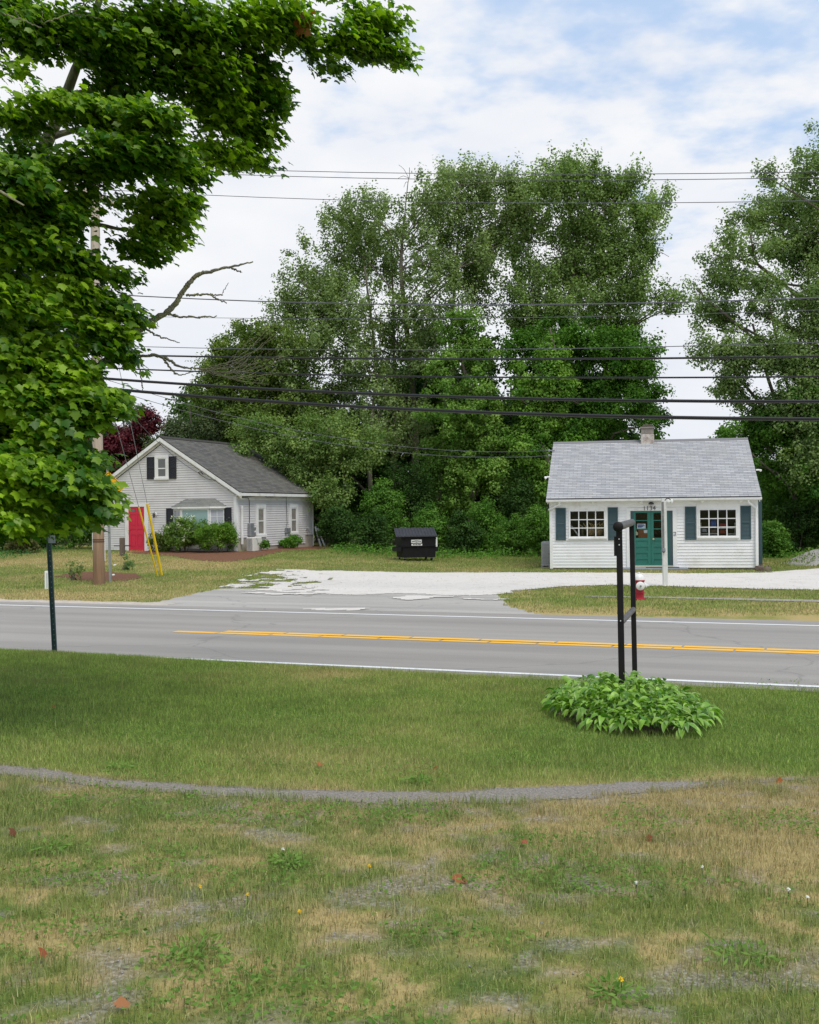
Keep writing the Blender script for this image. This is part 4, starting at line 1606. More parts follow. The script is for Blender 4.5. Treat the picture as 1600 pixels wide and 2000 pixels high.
# heat pump at the left end of the shop
p0, p1 = FF.at(1059, 1090, -.6), FF.at(1073, 1090, -.6)
t = thing('condenser_unit', 'grey condenser unit standing against left end of the white shop', 'heat pump', FF.p(-.25, -1.0, 0))
FCU = Frame(FF.p(0, -.75), ds, -es)
zt_ = FF.at(1065, 1058, -.75)[1]
mb = MB()
mb.bevbox(FCU, -.37, -.05, -.85, .0, .10, zt_, .03)
mb.build('casing', mat('grey_casing', C(168, 168, 166), .55, C(150, 150, 148), 5), t)
mb = MB()
for k in range(14):
    z = .2 + (zt_ - .3) * k / 13
    mb.box(FCU, -.34, -.08, .001, .010, z - .012, z + .012)
mb.build('grille', mat('mid_grey_slats', C(140, 140, 140), .6), t)
mb = MB()
mb.box(FCU, -.40, -.02, -.80, .05, -.05, .06)
for s in (-.32, -.10):
    mb.box(FCU, s - .03, s + .03, -.75, -.05, .06, .10)
mb.build('stand', M_concrete, t)
mb = MB()
mb.tube([FCU.p(-.06, .03, .55), FCU.p(-.02, .08, .5), FCU.p(.02, .06, .25), FCU.p(-.05, .05, .16)], .03, 6)
mb.build('pipe', M_wire_black, t, True)

# goods seen through the glass
M_wick = mat('pale_wicker', C(190, 164, 120), .8, C(150, 122, 84), 22, (40, .8, .02))
M_slat = mat('pale_wood_slats', C(206, 178, 124), .7, C(176, 146, 98), 12)
for (px, py), lab in (((1154.5, 1045), 'pale wicker basket of wooden slats, nearer the window middle'), ((1171.5, 1045), 'pale wicker basket of wooden slats beside the window edge')):
    s, z = FF.at(px, py, -.45)
    b = thing('basket', lab + ' of the white shop', 'basket', FF.p(s, -.45, z), group=None)
    MB().lathe([(.10, 0), (.15, .10), (.165, .24), (.15, .27), (.13, .25), (.10, .02)], FF.p(s, -.45, z)).build('bowl', M_wick, b, True)
    mb = MB()
    rr = random.Random(int(px))
    for k in range(7):
        a = (k - 3) * .17
        mb.bar(FF.p(s + a * .15, -.45 + rr.uniform(-.05, .05), z + .12), FF.p(s + a * .8, -.45 + rr.uniform(-.08, .08), z + .44 + rr.uniform(-.05, .03)), .028, .012, es)
    mb.build('slat', M_slat, b)
    tag(b, None, None)
s, z = FF.at(1150, 1048, -.3)
t = thing('display_shelf', 'low display shelf behind the left window of the white shop', 'shelf', FF.p(1.2, -.45, .12))
mb = MB()
mb.box(FF, wl[0] - .1, wl[1] + .1, -.75, -.12, wl[2] - .06, wl[2] - .015)
mb.build('board', M_slat, t)
for s in (wl[0], wl[1] - .05):
    MB().box(FF, s, s + .05, -.7, -.2, .12, wl[2] - .06).build('leg', M_slat, t)
a, b = FF.at(1115, 1026, -.2), FF.at(1135, 1052, -.2)
t = thing('white_pole', 'slanting white pole inside the left window of the shop', 'pole', FF.p(b[0], -.2, b[1]))
MB().tube([FF.p(a[0], -.2, a[1]), FF.p(b[0], -.2, b[1])], .026, 8).build('shaft', M_white, t)
a = FF.at(1138, 1046, -.35)
t = thing('figurine', 'small white topped figurine between pole and baskets in the left window', 'figurine', FF.p(a[0], -.35, a[1]))
MB().lathe([(.05, 0), (.06, .06), (.035, .18), (.045, .22), (.02, .28), (.0, .29)], FF.p(a[0], -.35, a[1])).build('body', mat('brown_glaze', C(104, 92, 66), .4), t, True)
MB().lathe([(.0, .0), (.025, .02), (.02, .05), (.0, .055)], FF.p(a[0], -.35, a[1] + .285)).build('cap', M_white, t, True)
t = thing('display_rack', 'white display rack with shelves behind the right window of the shop', 'rack', FF.p((wr[0] + wr[1]) / 2, -.5, .12))
for k, (x0, x1, y) in enumerate(((1368, 1402, 1042.5), (1384, 1420, 1030), (1404, 1437, 1031.5), (1420, 1437, 1043))):
    u, v = FF.at(x0, y, -.4), FF.at(x1, y, -.4)
    MB().box(FF, u[0], v[0], -.55, -.3, u[1] - .02, u[1] + .02).build('shelf', M_white, t)
mb = MB()
for x in (1369, 1403, 1436):
    u = FF.at(x, 1035, -.58)
    mb.box(FF, u[0] - .02, u[0] + .02, -.60, -.56, .12, wr[2] + .45)
mb.build('upright', M_white, t)
for (x0, x1, y0, y1), c, lab, nm, ct in (((1388, 1399, 1016, 1029.5), C(70, 110, 190), 'blue bag standing on the rack in the right shop window', 'bag', 'bag'),
                                  ((1405, 1418, 1022, 1031), C(170, 44, 56), 'red bag lying on the upper shelf of the right shop window', 'bag', 'bag'),
                                  ((1406, 1418, 1035, 1042), C(160, 52, 34), 'rust red box on the lower shelf of the right shop window', 'box', 'box'),
                                  ((1388, 1400, 1034, 1042), C(120, 92, 84), 'dull brown box below the blue bag in the shop window', 'box', 'box'),
                                  ((1370, 1381, 1032, 1039), C(180, 180, 186), 'pale folded cloth at the left edge of the right window', 'cloth', 'cloth')):
    q = FF.rect(x0, x1, y0, y1, -.42)
    t = thing(nm, lab, ct, FF.p((q[0] + q[1]) / 2, -.42, q[2]))
    mb = MB()
    mb.bevbox(FF, q[0], q[1], -.52, -.34, q[2], q[3], min(.03, (q[3] - q[2]) * .3))
    mb.build('body', mat(nm + '_' + str(x0), c, .7, tuple(k * .7 for k in c), 9), t)
# ------------------------------------------------------------------ utility pole, wires, guys
PB = G(193.5, 1142)
PO = np.array([PB[0], PB[1], 0.0])
kp = PB[1] / F
FP = Frame(PO, np.array([.934, -.357, 0]), np.array([-.357, -.934, 0]))      # s along the road, o towards the camera
def pole_wood():
    """brown treated butt, bleached grey towards the top"""
    m, nt, bs = _nt('pole_wood')
    tc = nt.nodes.new('ShaderNodeTexCoord')
    sp = nt.nodes.new('ShaderNodeSeparateXYZ')
    nt.links.new(tc.outputs['Object'], sp.inputs[0])
    mr = nt.nodes.new('ShaderNodeMapRange')
    mr.inputs['From Min'].default_value, mr.inputs['From Max'].default_value = .5, 5.0
    nt.links.new(sp.outputs['Z'], mr.inputs['Value'])
    age = ramp(nt, [(0, C(138, 110, 86)), (.35, C(164, 140, 116)), (1, C(190, 178, 162))], mr.outputs[0])
    grain = noise(nt, 14, tc.outputs['Object'], 5, .7, stretch=(1, 1, .05))
    col = mixc(nt, .8, age, ramp(nt, [(.3, (.55, .52, .5)), (.7, (1.2, 1.18, 1.15))], grain), 'MULTIPLY')
    nt.links.new(col, bs.inputs['Base Color'])
    bs.inputs['Roughness'].default_value = .9
    bump(nt, bs, grain, .6, .02)
    return m


M_polewood = pole_wood()
pole = thing('utility_pole', 'tall brown wooden utility pole carrying the wires, standing in a mulch ring', 'utility pole', PB)
mb = MB()
top = 12.7
pts = [(PO[0] + .0 * z, PO[1], z) for z in (-.3, .02, 1.5, 4, 7, 10, top)]
mb.tube(pts, [.185, .18, .172, .164, .155, .145, .132], 18)
mb.build('shaft', M_polewood, pole, True)
s, z = FP.at(202.4, 1070)
q = FP.at(202.4, 1096)[1]
MB().bevbox(Frame(FP.p(0)), .11, .16, .12, .175, q, z + .28, .008).build('reflector', mat('white_reflector', (.84, .84, .84), .4), pole)
mb = MB()
for z in (FP.at(190, 1058)[1], FP.at(190, 1054)[1]):
    mb.lathe([(.174, z - .02), (.179, z - .018), (.179, z + .018), (.174, z + .02)], (PO[0], PO[1], 0), seg=18)
mb.build('tar_band', mat('old_tar_band', C(92, 64, 48), .9), pole)
mb = MB()
z12 = 12.05
mb.bar(FP.p(0, -1.25, z12), FP.p(0, 1.25, z12), .10, .12)
mb.build('cross_arm', M_polewood, pole)
M_insul = mat('grey_insulator', C(150, 150, 156), .3)
for o in (-1.15, -.5, .75, 1.15):
    MB().lathe([(.02, 0), (.05, .05), (.035, .08), (.055, .12), (.02, .17), (.0, .18)], FP.p(0, o, z12 + .06), seg=10).build('insulator', M_insul, pole, True)
mb = MB()
q = FP.at(190, 752)[1]
mb.tube([FP.p(-.02, .22, q - .35), FP.p(-.02, .22, q + .2), FP.p(0, .2, q + .4)], [.11, .12, .05], 10)
mb.build('splice_case', M_wire_black, pole, True)
for zz_, o in ((9.3, .2), (7.4, .2), (5.9, .2)):
    MB().bar(FP.p(-.05, .14, zz_), FP.p(-.05, .34, zz_), .05, .09).build('bracket', M_metal, pole)

M_wire_thin = mat('grey_wire', C(96, 96, 104), .5, metal=.2)


def wire(pts, rad, o, label, material, name='power_line', s_end=46.0, left=True):
    """fit a sagging line through survey pixels that lie in the vertical plane o metres in front of the pole line"""
    q = np.array([FP.at(*p, o) for p in pts])
    w_ = np.ones(len(q))
    c = np.polyfit(q[:, 0], q[:, 1], 2 if len(q) > 2 else 1, w=w_)
    z0 = np.polyval(c, 0.0)
    ss = list(np.linspace(0, s_end, 26))
    P = [FP.p(s_, o, np.polyval(c, s_)) for s_ in ss]
    if left:                                                     # the span before the pole, same sag mirrored
        P = [FP.p(-s_, o, z0 + c[-2] * s_ + c[0] * s_ * s_) for s_ in np.linspace(32, 1.2, 14)] + P
    t = thing(name, label, 'power line', FP.p(0, o, z0), 'overhead lines along the road')
    MB().tube(P, rad, 6).build('cable', material, t, True)
    return c


wire([(545, 333), (770, 338), (900, 339.5), (1300, 339), (1600, 335.6)], .009, 1.15, 'topmost thin wire across the sky from the pole', M_wire_thin)
wire([(360, 337), (770, 349), (1100, 351.5), (1300, 351), (1600, 346.5)], .009, .75, 'thin wire second from the top, close under the topmost one', M_wire_thin)
wire([(345, 378), (640, 390), (900, 395), (1300, 395.6), (1600, 392)], .009, -.5, 'thin wire alone below the top pair, crossing the poplar crowns', M_wire_thin)
wire([(250, 577), (400, 584), (700, 594), (1100, 594.5), (1300, 590), (1600, 582)], .016, .2, 'wire crossing behind the tip of the bare branch at mid tree height', M_wire_thin)
wire([(280, 618), (520, 622), (900, 622), (1360, 613)], .007, .0, 'faint thinnest wire just under the mid height wire', M_wire_thin)
wire([(240, 676), (700, 683), (1100, 681), (1360, 676), (1600, 668)], .010, .1, 'thin grey wire right above the upper black cable', M_wire_thin)
wire([(160, 691), (400, 697), (700, 700), (1100, 701), (1600, 696)], .026, .2, 'black cable, upper of the four black cables', M_wire_black)
wire([(260, 721), (700, 733), (1100, 738), (1600, 735)], .022, .2, 'slim black cable, second of the four black cables', M_wire_black)
wire([(230, 741), (400, 753), (700, 768), (1100, 780), (1600, 784)], .040, .2, 'thick black cable, third of the four, leaving the splice case', M_wire_black)
wire([(240, 762), (400, 775), (700, 793), (1100, 812), (1600, 818)], .046, .2, 'thickest black cable, lowest of the four black cables', M_wire_black)


def drop(name, label, a, b, sag, rad, material, cat='power line', group='service drops to the buildings'):
    t = thing(name, label, cat, a, group)
    n = 14
    P = [lerp(a, b, k / n) - np.array([0, 0, sag * 4 * (k / n) * (1 - k / n)]) for k in range(n + 1)]
    MB().tube(P, rad, 6).build('cable', material, t, True)


zp = FP.at(192, 738)[1]
for y, dz, lab in ((880, 0, 'upper service wire running from the pole to the left gable of the white shop'), (890, -.25, 'lower service wire running from the pole to the left gable of the white shop')):
    zz_ = FF.at(1078, y, -S_RUN * .8)[1]
    drop('service_drop', lab, FP.p(.1, -.15, zp + dz), FF.p(-.24, -S_RUN * .8, zz_), .75, .009, M_wire_thin)
s_, z_a = FG.at(391, 925)
drop('service_drop', 'service wire running from the pole to the bracket under the grey gable', FP.p(.1, -.15, zp - .1), FG.p(s_, .16, z_a + .03), .3, .010, M_wire_thin)
# guy wires with yellow guards, both to one anchor in the grass
AN = G(314, 1127)
M_guard = mat('yellow_plastic_guard', C(238, 204, 30), .4, C(226, 186, 24), 5, dirt=C(190, 160, 50))
for (gx_, gy_, ztop), lab, r, dx in (((288.3, 985, 480), 'steel guy wire with the thicker bright yellow guard, right of the red door', .042, .06),
                                     ((271, 991, 700), 'steel guy wire with the thinner yellow guard crossing the red door', .028, -.08)):
    a0 = FP.p(.05, .15 if dx > 0 else .0, FP.at(188, ztop)[1])
    foot = AN + np.array([dx, 0, -.05])
    t = thing('guy_wire', lab, 'guy wire', foot, 'guy wires of the utility pole')
    MB().tube([foot, a0], .009, 6).build('strand', M_metal, t)
    # guard length: where the wire meets the survey pixel row
    k = None
    for u in np.linspace(0, 1, 400):
        P = lerp(foot, a0, u)
        if 1000 - F * (P[2] - CZ) / P[1] - ROLL * (F * P[0] / P[1]) < gy_:
            k = u
            break
    MB().tube([lerp(foot, a0, .012), lerp(foot, a0, k)], r, 10).build('guard', M_guard, t, True)

# ------------------------------------------------------------------ signs and posts
M_galv = mat('galvanised_steel', C(146, 152, 156), .5, C(166, 170, 172), 8, metal=.35)
B0 = G(216, 1138)
t = thing('street_sign', 'galvanised sign post with yellow diamond warning sign half hidden by leaves beside the utility pole', 'street sign', B0)
k = B0[1] / F
Yp = B0[1]
Tp = at(210.5, 915, Yp)
mb = MB()
mb.bar(B0 + np.array([-.018, .012, -.2]), Tp + np.array([-.018, .012, 0]), .018, .075, (0, 1, 0))
mb.bar(B0 + np.array([.018, .012, -.2]), Tp + np.array([.018, .012, 0]), .018, .075, (0, 1, 0))
mb.bar(B0 + np.array([0, -.02, -.2]), Tp + np.array([0, -.02, 0]), .075, .02, (0, 1, 0))
mb.build('post', M_galv, t)
cx = at(212, 952, Yp - .06)
hd_ = .49
mb = MB()
c8 = []
for a in range(4):
    for da in (-.06, .06):
        th = math.pi / 2 * a + da
        c8.append(cx + hd_ * np.array([math.sin(th), .0, math.cos(th)]))
mb.prism(c8, (0, -.006, 0))
mb.build('sign_panel', mat('signal_yellow', C(250, 186, 30), .4), t)
mb = MB()
c8b = [cx + (q - cx) * .93 + np.array([0, -.0072, 0]) for q in c8]
c8c = [cx + (q - cx) * .89 + np.array([0, -.0072, 0]) for q in c8]
for i in range(8):
    j = (i + 1) % 8
    mb.poly([c8b[i], c8b[j], c8c[j], c8c[i]])
mb.build('border', M_wire_black, t)
mb = MB()
for dx, dz, r in ((.09, -.02, .03), (.13, .75, .025)):
    mb.lathe([(r, -.03), (r * 1.2, .0), (r * .6, .05), (0, .06)], B0 + np.array([dx, -.02, .25 + dz * .4]), (1, 0, .2), 8)
mb.build('clip', M_white, t)

# green channel post leaning at the lawn's edge
B1 = at(107.5, 1272, 16.25)
B1[2] = float(terr(B1[0], B1[1]))
T1 = at(88.5, 905, 16.2)
M_gpost = mat('dark_green_post', C(34, 62, 60), .5, C(28, 50, 56), 6, dirt=C(66, 84, 84), dscale=5)
t = thing('sign_post', 'leaning dark green channel post with sign panels among the maple leaves', 'sign post', B1)
mb = MB()
mb.bar(B1 - (T1 - B1) * .08, T1, .05, .012, (0, 1, 0))
mb.bar(B1 - (T1 - B1) * .08 + np.array([-.028, -.014, 0]), T1 + np.array([-.028, -.014, 0]), .010, .04, (0, 1, 0))
mb.bar(B1 - (T1 - B1) * .08 + np.array([.028, -.014, 0]), T1 + np.array([.028, -.014, 0]), .010, .04, (0, 1, 0))
mb.build('post', M_gpost, t)
mb = MB()
L = np.linalg.norm(T1 - B1)
u = (T1 - B1) / L
n = 36
for i in range(n):
    p = B1 + u * (L * (i + .5) / n) + np.array([0, -.0068, 0])
    for j in range(1):
        mb.poly([p + np.array([.006 * math.cos(a), 0, .009 * math.sin(a)]) for a in np.arange(6) * math.pi / 3])
mb.build('bolt_holes', mat('pale_post_holes', C(120, 136, 132), .7), t)
pa, pb_ = at(104, 1061, 16.1), at(101, 1004, 16.1)
rx = np.array([.72, -.69, 0])
mb = MB()
mb.prism([pa - rx * .16, pa + rx * .07, pb_ + rx * .07, pb_ - rx * .16], np.cross(rx, (0, 0, 1)) * .004)
mb.build('sign_panel', mat('sign_back_grey', C(112, 122, 124), .5, C(98, 108, 110), 4), t)
mb = MB()
q = at(97, 918, 16.1)
mb.prism([q + np.array([-.24, 0, -.07]), q + np.array([.24, .06, -.07]), q + np.array([.24, .06, .07]), q + np.array([-.24, 0, .07])], (0, -.006, 0))
sb_ = mb.build('name_plate', mat('teal_sign', C(24, 140, 120), .4), t)

# small white marker in the verge
B2 = G(91, 1151)
t = thing('marker_post', 'low white marker post in the grass left of the utility pole', 'marker', B2)
k = B2[1] / F
mb = MB()
mb.bevbox(Frame(B2), -.05, .05, -.02, .02, -.1, 36 * k, .008)
mb.build('post', M_white, t)
MB().box(Frame(B2), .012, .03, -.023, -.0205, .05, 32 * k).build('stripe', mat('marker_stripe', C(110, 130, 140), .6), t)

# white post with a hooked lamp in front of the shop
B3 = G(1300, 1145)
T3 = at(1296.5, 973, B3[1])
t = thing('lamp_post', 'slim white wooden post with small hooked lamp in front of green doors', 'lamp post', B3)
mb = MB()
mb.bar(B3 - np.array([0, 0, .2]), T3, .125, .125, (0, 1, 0))
mb.build('post', mat('flaking_white_paint', (.74, .74, .72), .7, (.66, .66, .64), 6, dirt=C(160, 156, 148), dscale=4, stretch=(1, 1, .2)), t)
a, b = lerp(B3, T3, .42) + np.array([-.055, -.08, 0]), lerp(B3, T3, .96) + np.array([-.05, -.08, 0])
mb = MB()
mb.bar(a, b, .055, .05, (0, 1, 0))
mb.build('cable_channel', mat('weathered_grey_strip', C(104, 104, 104), .7, C(136, 136, 134), 8), t)
mb = MB()
mb.lathe([(.02, -.05), (.06, 0), (.05, .08), (.0, .09)], lerp(B3, T3, .40) + np.array([-.055, -.09, 0]), (0, 0, 1), 10)
mb.build('outlet_box', M_metal, t, True)
hk = T3 + np.array([.05, -.05, -.02])
mb = MB()
mb.tube([hk + np.array([-.03, 0, -.05]), hk + np.array([.02, 0, .02]), hk + np.array([.08, -.02, .01]), hk + np.array([.13, -.02, -.05])], .018, 8)
mb.build('hook', M_wire_black, t, True)
for dx, dz in ((.06, -.06), (.15, -.06)):
    MB().lathe([(.02, .05), (.045, .02), (.05, -.03), (.025, -.06), (0, -.065)], hk + np.array([dx, -.03, dz]), (.2, -.3, 1), 10).build('lamp', M_white, t, True)

# fire hydrant
B4 = G(1249, 1172)
h0 = float(B4[2])
t = thing('fire_hydrant', 'red fire hydrant with white bonnet and caps beside the sidewalk', 'fire hydrant', B4)
M_hred = mat('hydrant_red', C(176, 44, 62), .45, C(158, 36, 52), 8)
M_hwhite = mat('hydrant_white', (.80, .80, .78), .45, (.7, .7, .68), 9)
MB().lathe([(.13, -.1), (.13, .0), (.155, .01), (.155, .045), (.112, .05), (.105, .16), (.108, .165), (.125, .17), (.125, .20), (.108, .205), (.108, .43), (.13, .44), (.135, .47), (.118, .475)], B4, seg=20).build('barrel', M_hred, t, True)
MB().lathe([(.118, .475), (.125, .48), (.12, .53), (.095, .585), (.05, .615), (.028, .62), (.028, .66), (.02, .665), (.0, .667)], B4, seg=20).build('bonnet', M_hwhite, t, True)
fx = np.array([.35, -.94, 0])
for ax, r, nm in ((np.array([-.02, -1, 0]), .095, 'pumper_cap'), (np.array([.93, -.35, 0]), .062, 'hose_cap'), (np.array([-.93, .35, 0]), .062, 'hose_cap')):
    c_ = B4 + np.array([0, 0, .345])
    ax = ax / np.linalg.norm(ax)
    MB().lathe([(r * .8, .06), (r * .8, .13)], c_, ax, 16).build('nozzle', M_hred, t, True)
    capo = MB().lathe([(r, .13), (r * 1.08, .135), (r * 1.08, .165), (r * .85, .175), (r * .6, .185), (.0, .186)], c_, ax, 18).build(nm, M_hwhite, t, True)
    MB().lathe([(.022, .185), (.022, .22), (.0, .221)], c_, ax, 6).build('nut', M_metal if nm == 'pumper_cap' else M_hwhite, capo)
mb = MB()
mb.tube([B4 + np.array([-.08, .06, .50]), B4 + np.array([-.10, .06, .95])], .009, 6)
mb.build('marker_rod', M_white, t)

# black pipe sign frame on the lawn
M_blackpipe = mat('black_painted_pipe', (.008, .007, .009), .55, (.014, .012, .013), 6, spec=.25)
M_greypipe = mat('worn_black_rail', C(66, 62, 60), .5, C(92, 88, 84), 9, spec=.5, dirt=C(126, 120, 112), dscale=6)
Pf = np.array([at(1216, 1395, 11.4)[0], 11.4, 0.0])
Pr = np.array([at(1240.5, 1330, 13.9)[0], 13.9, 0.0])
for p in (Pf, Pr):
    p[2] = float(terr(p[0], p[1]))
frm = thing('sign_stand', 'empty black sign stand of two posts and two rails standing in hostas', 'sign frame', lerp(Pf, Pr, .5))
Tf, Tr = at(1209.5, 1034, 11.4), at(1234.0, 1025, 13.9)
hwp = .031
for a, b in ((Pf, Tf), (Pr, Tr)):
    mb = MB()
    d_ = (b - a) / np.linalg.norm(b - a)
    w_ = (Pr - Pf) / np.linalg.norm(Pr - Pf)
    sx = np.cross(d_, w_)
    rings = []
    for q in (a - d_ * .2, b):
        rings.append([q + sx * i + w_ * j for i, j in ((-.025, -.031), (.025, -.031), (.031, -.025), (.031, .025), (.025, .031), (-.025, .031), (-.031, .025), (-.031, -.025))])
    mb.rings(rings)
    mb.build('post', M_blackpipe, frm)
ax = (Tr - Tf) / np.linalg.norm(Tr - Tf)
lift = np.array([0, 0, .03])
railo = MB().lathe([(.040, -.17), (.043, -.15), (.043, np.linalg.norm(Tr - Tf) + .06), (.038, np.linalg.norm(Tr - Tf) + .075)], Tf + lift, ax, 16).build('top_rail', M_greypipe, frm, True)
MB().lathe([(.03, -.205), (.052, -.19), (.055, -.15), (.045, -.145)], Tf + lift, ax, 16).build('end_cap', M_blackpipe, railo, True)
Lf, Lr = at(1217.0, 1216, 11.4), at(1239.0, 1190, 13.9)
Lf[:2] = lerp(Pf, Tf, (Lf[2] - Pf[2]) / (Tf[2] - Pf[2]))[:2]
Lr[:2] = lerp(Pr, Tr, (Lr[2] - Pr[2]) / (Tr[2] - Pr[2]))[:2]
MB().tube([Lf + ax * .03, Lr - ax * .03], .034, 14).build('lower_rail', M_greypipe, frm, True)
mb = MB()
for p, dz in ((Tf, -.16), (Tf, -.10), (Lf, .02)):
    q = lerp(Pf, Tf, (p[2] + dz - Pf[2]) / (Tf[2] - Pf[2])) - w_ * .034
    mb.lathe([(.007, -.004), (.007, .004), (.0, .005)], q, -w_, 8)
mb.build('bolt', mat('bright_bolt', C(220, 220, 220), .3, metal=.5), frm)
mb = MB()
q = lerp(Pf, Tf, .93)
mb.bar(q + np.array([-.045, -.01, -.14]), q + np.array([-.045, -.01, .06]), .022, .03, (0, 1, 0))
mb.build('side_bracket', M_blackpipe, frm)

# ------------------------------------------------------------------ dumpster
D0 = G(785, 1096)
de = np.array([.975, .222, 0])
dn = np.array([.222, -.975, 0])            # outwards to the road
FD = Frame((D0[0], D0[1], float(D0[2])), de, dn)
kd = D0[1] / F
DWd, DH1, DH2, DD = 66.5 * kd * 1.02, 47 * kd, 62 * kd, 1.25
dump = thing('dumpster', 'black metal dumpster with sloped ribbed lid and white labels in front of the bushes', 'dumpster', FD.p(DWd / 2, -.5, 0))
M_dblack = mat('black_dumpster_paint', (.007, .007, .008), .6, (.012, .012, .012), 4, spec=.2)
M_lid = mat('dark_plastic_lid', C(50, 50, 55), .6, C(62, 62, 68), 5)
zb_ = .14
mb = MB()
flare = .06
a_ = [FD.p(flare, 0, zb_), FD.p(DWd - .0, 0, zb_), FD.p(DWd, -DD, zb_), FD.p(flare, -DD, zb_)]
b_ = [FD.p(-.02, .04, DH1), FD.p(DWd + .02, .04, DH1), FD.p(DWd + .02, -DD, DH2), FD.p(-.02, -DD, DH2)]
mb.rings([a_, b_])
mb.box(FD, -.0, DWd + .01, .035, .07, DH1 * .60, DH1 * .63)
mb.box(FD, .06, DWd - .04, .012, .045, zb_ + .02, zb_ + .07)
mb.box(FD, DWd * .46, DWd * .48, .03, .06, DH1 * .48, DH1 * .6)
mb.build('body', M_dblack, dump)
mb = MB()
n = 26
lp = [(-.26, .10), (DWd + .05, .10)]
for i in range(n):
    s0, s1 = -.26 + (DWd + .31) * i / n, -.26 + (DWd + .31) * (i + 1) / n
    h = .02 if i % 2 else .0
    mb.prism([FD.p(s0 if i % 2 == 0 else s0, .12, DH1 + .005), FD.p(s1, .12, DH1 + .005), FD.p(s1, .12, DH1 + .03 + h), FD.p(s0, .12, DH1 + .03 + h)],
             FD.p(0.22 if True else 0, -DD - .05, DH2 + .0) - FD.p(0, .12, DH1))
mb.build('lid', M_lid, dump)
for s0, s1 in ((-.20, -.01), (DWd + .015, DWd + .12)):
    mb = MB()
    mb.box(FD, s0, s1, -.95, .02, DH1 * .40, DH1 * .58)
    mb.build('fork_pocket', M_dblack, dump)
M_label = mat('white_label', (.72, .72, .72), .6)
M_print = mat('black_print', (.03, .03, .03), .6)
q = FD.rect(803.3, 824, 1054, 1060.2, .05)
q2 = FD.rect(804, 825, 1062, 1065.8, .05)
o_ = lambda z: .04 * z / DH1 + .012


def tilt_box(mbx, s0, s1, z0, z1, lift_):
    mbx.add([FD.p(s0, o_(z0) + lift_, z0), FD.p(s1, o_(z0) + lift_, z0), FD.p(s1, o_(z1) + lift_, z1), FD.p(s0, o_(z1) + lift_, z1),
             FD.p(s0, o_(z0) - .01, z0), FD.p(s1, o_(z0) - .01, z0), FD.p(s1, o_(z1) - .01, z1), FD.p(s0, o_(z1) - .01, z1)],
            [(0, 1, 2, 3), (0, 4, 5, 1), (1, 5, 6, 2), (2, 6, 7, 3), (3, 7, 4, 0)])


for qq, bars in ((q, ((.06, .20, .30, .52), (.20, .34, .38, .62), (.34, .50, .46, .70), (.50, .66, .46, .70), (.66, .80, .38, .62), (.80, .94, .30, .52), (.42, .58, .14, .28))),
                 (q2, ((.12, .30, .3, .75), (.34, .56, .3, .75), (.60, .88, .3, .75)))):
    mb = MB()
    tilt_box(mb, qq[0], qq[1], qq[2], qq[3], .003)
    lb_ = mb.build('label_plate', M_label, dump)
    mb = MB()
    for u0, u1, v0, v1 in bars:
        tilt_box(mb, qq[0] + (qq[1] - qq[0]) * u0, qq[0] + (qq[1] - qq[0]) * u1, qq[2] + (qq[3] - qq[2]) * v0, qq[2] + (qq[3] - qq[2]) * v1, .005)
    mb.build('printing', M_print, lb_)
mb = MB()
mb.prism([FD.p(DWd + .035, .021, DH1 * .63), FD.p(DWd + .075, .021, DH1 * .62), FD.p(DWd + .06, .021, DH1 * .76), FD.p(DWd + .07, .021, DH1 * .95), FD.p(DWd + .03, .021, DH1 * .96), FD.p(DWd + .022, .021, DH1 * .8)], FD.ey * .004)
mb.box(FD, DWd + .015, DWd + .085, -.03, .0205, DH1 * .58, DH1 * .97)
mb.build('corner_sticker', M_label, dump)
for s in (.14, DWd - .14):
    for o in (-.12, -DD + .15):
        c_ = FD.p(s, o, .07)
        MB().lathe([(.0, -.03), (.07, -.03), (.07, .03), (.0, .03)], c_, de, 14).build('caster', M_dblack, dump)
        MB().box(FD, s - .05, s + .05, o + .02, o + .06, .08, .16).build('caster_fork', M_galv, dump)
# ------------------------------------------------------------------ foliage
M_leaf = foliage_mat('leaf', .38, .6, .10)
M_maple = foliage_mat('maple_leaf', .42, .42, .35, (1.3, 1.45, .35))
M_redleaf = foliage_mat('red_leaf', .3, .5, .2, (1.3, .7, .7))
M_hosta = foliage_mat('hosta_leaf', .30, .38, .4, (1.15, 1.3, .5))
M_bark = mat('grey_bark', C(116, 108, 98), .95, C(86, 78, 70), 3, (16, .8, .03), stretch=(1, 1, .25))
M_palebark = mat('pale_poplar_bark', C(134, 126, 112), .95, C(92, 86, 76), 2, (14, .8, .03), stretch=(1, 1, .3))
M_lichen = mat('lichen_bark', C(112, 106, 100), .95, C(150, 148, 112), 9, (60, .9, .02), dirt=C(172, 174, 116), dscale=7)


def rand_unit(rng, n):
    return unit(rng.normal(0, 1, (n, 3)))


def leaf_mesh(name, P, N, T, L, Wd, cols, material, parent):
    """rhombic leaves: base P, normal N, direction T, length L, width Wd"""
    N = unit(N)
    T = unit(T - (T * N).sum(-1, keepdims=True) * N)
    B = np.cross(N, T)
    L, Wd = L[:, None], Wd[:, None]
    m = P + T * L * .45 - N * L * .05
    co_ = np.stack([P, m + B * Wd / 2, P + T * L - N * L * .08, m - B * Wd / 2], 1).reshape(-1, 3)
    f = np.arange(len(P) * 4).reshape(-1, 4)
    return np_mesh(name, co_, [f], material, [cols], parent)


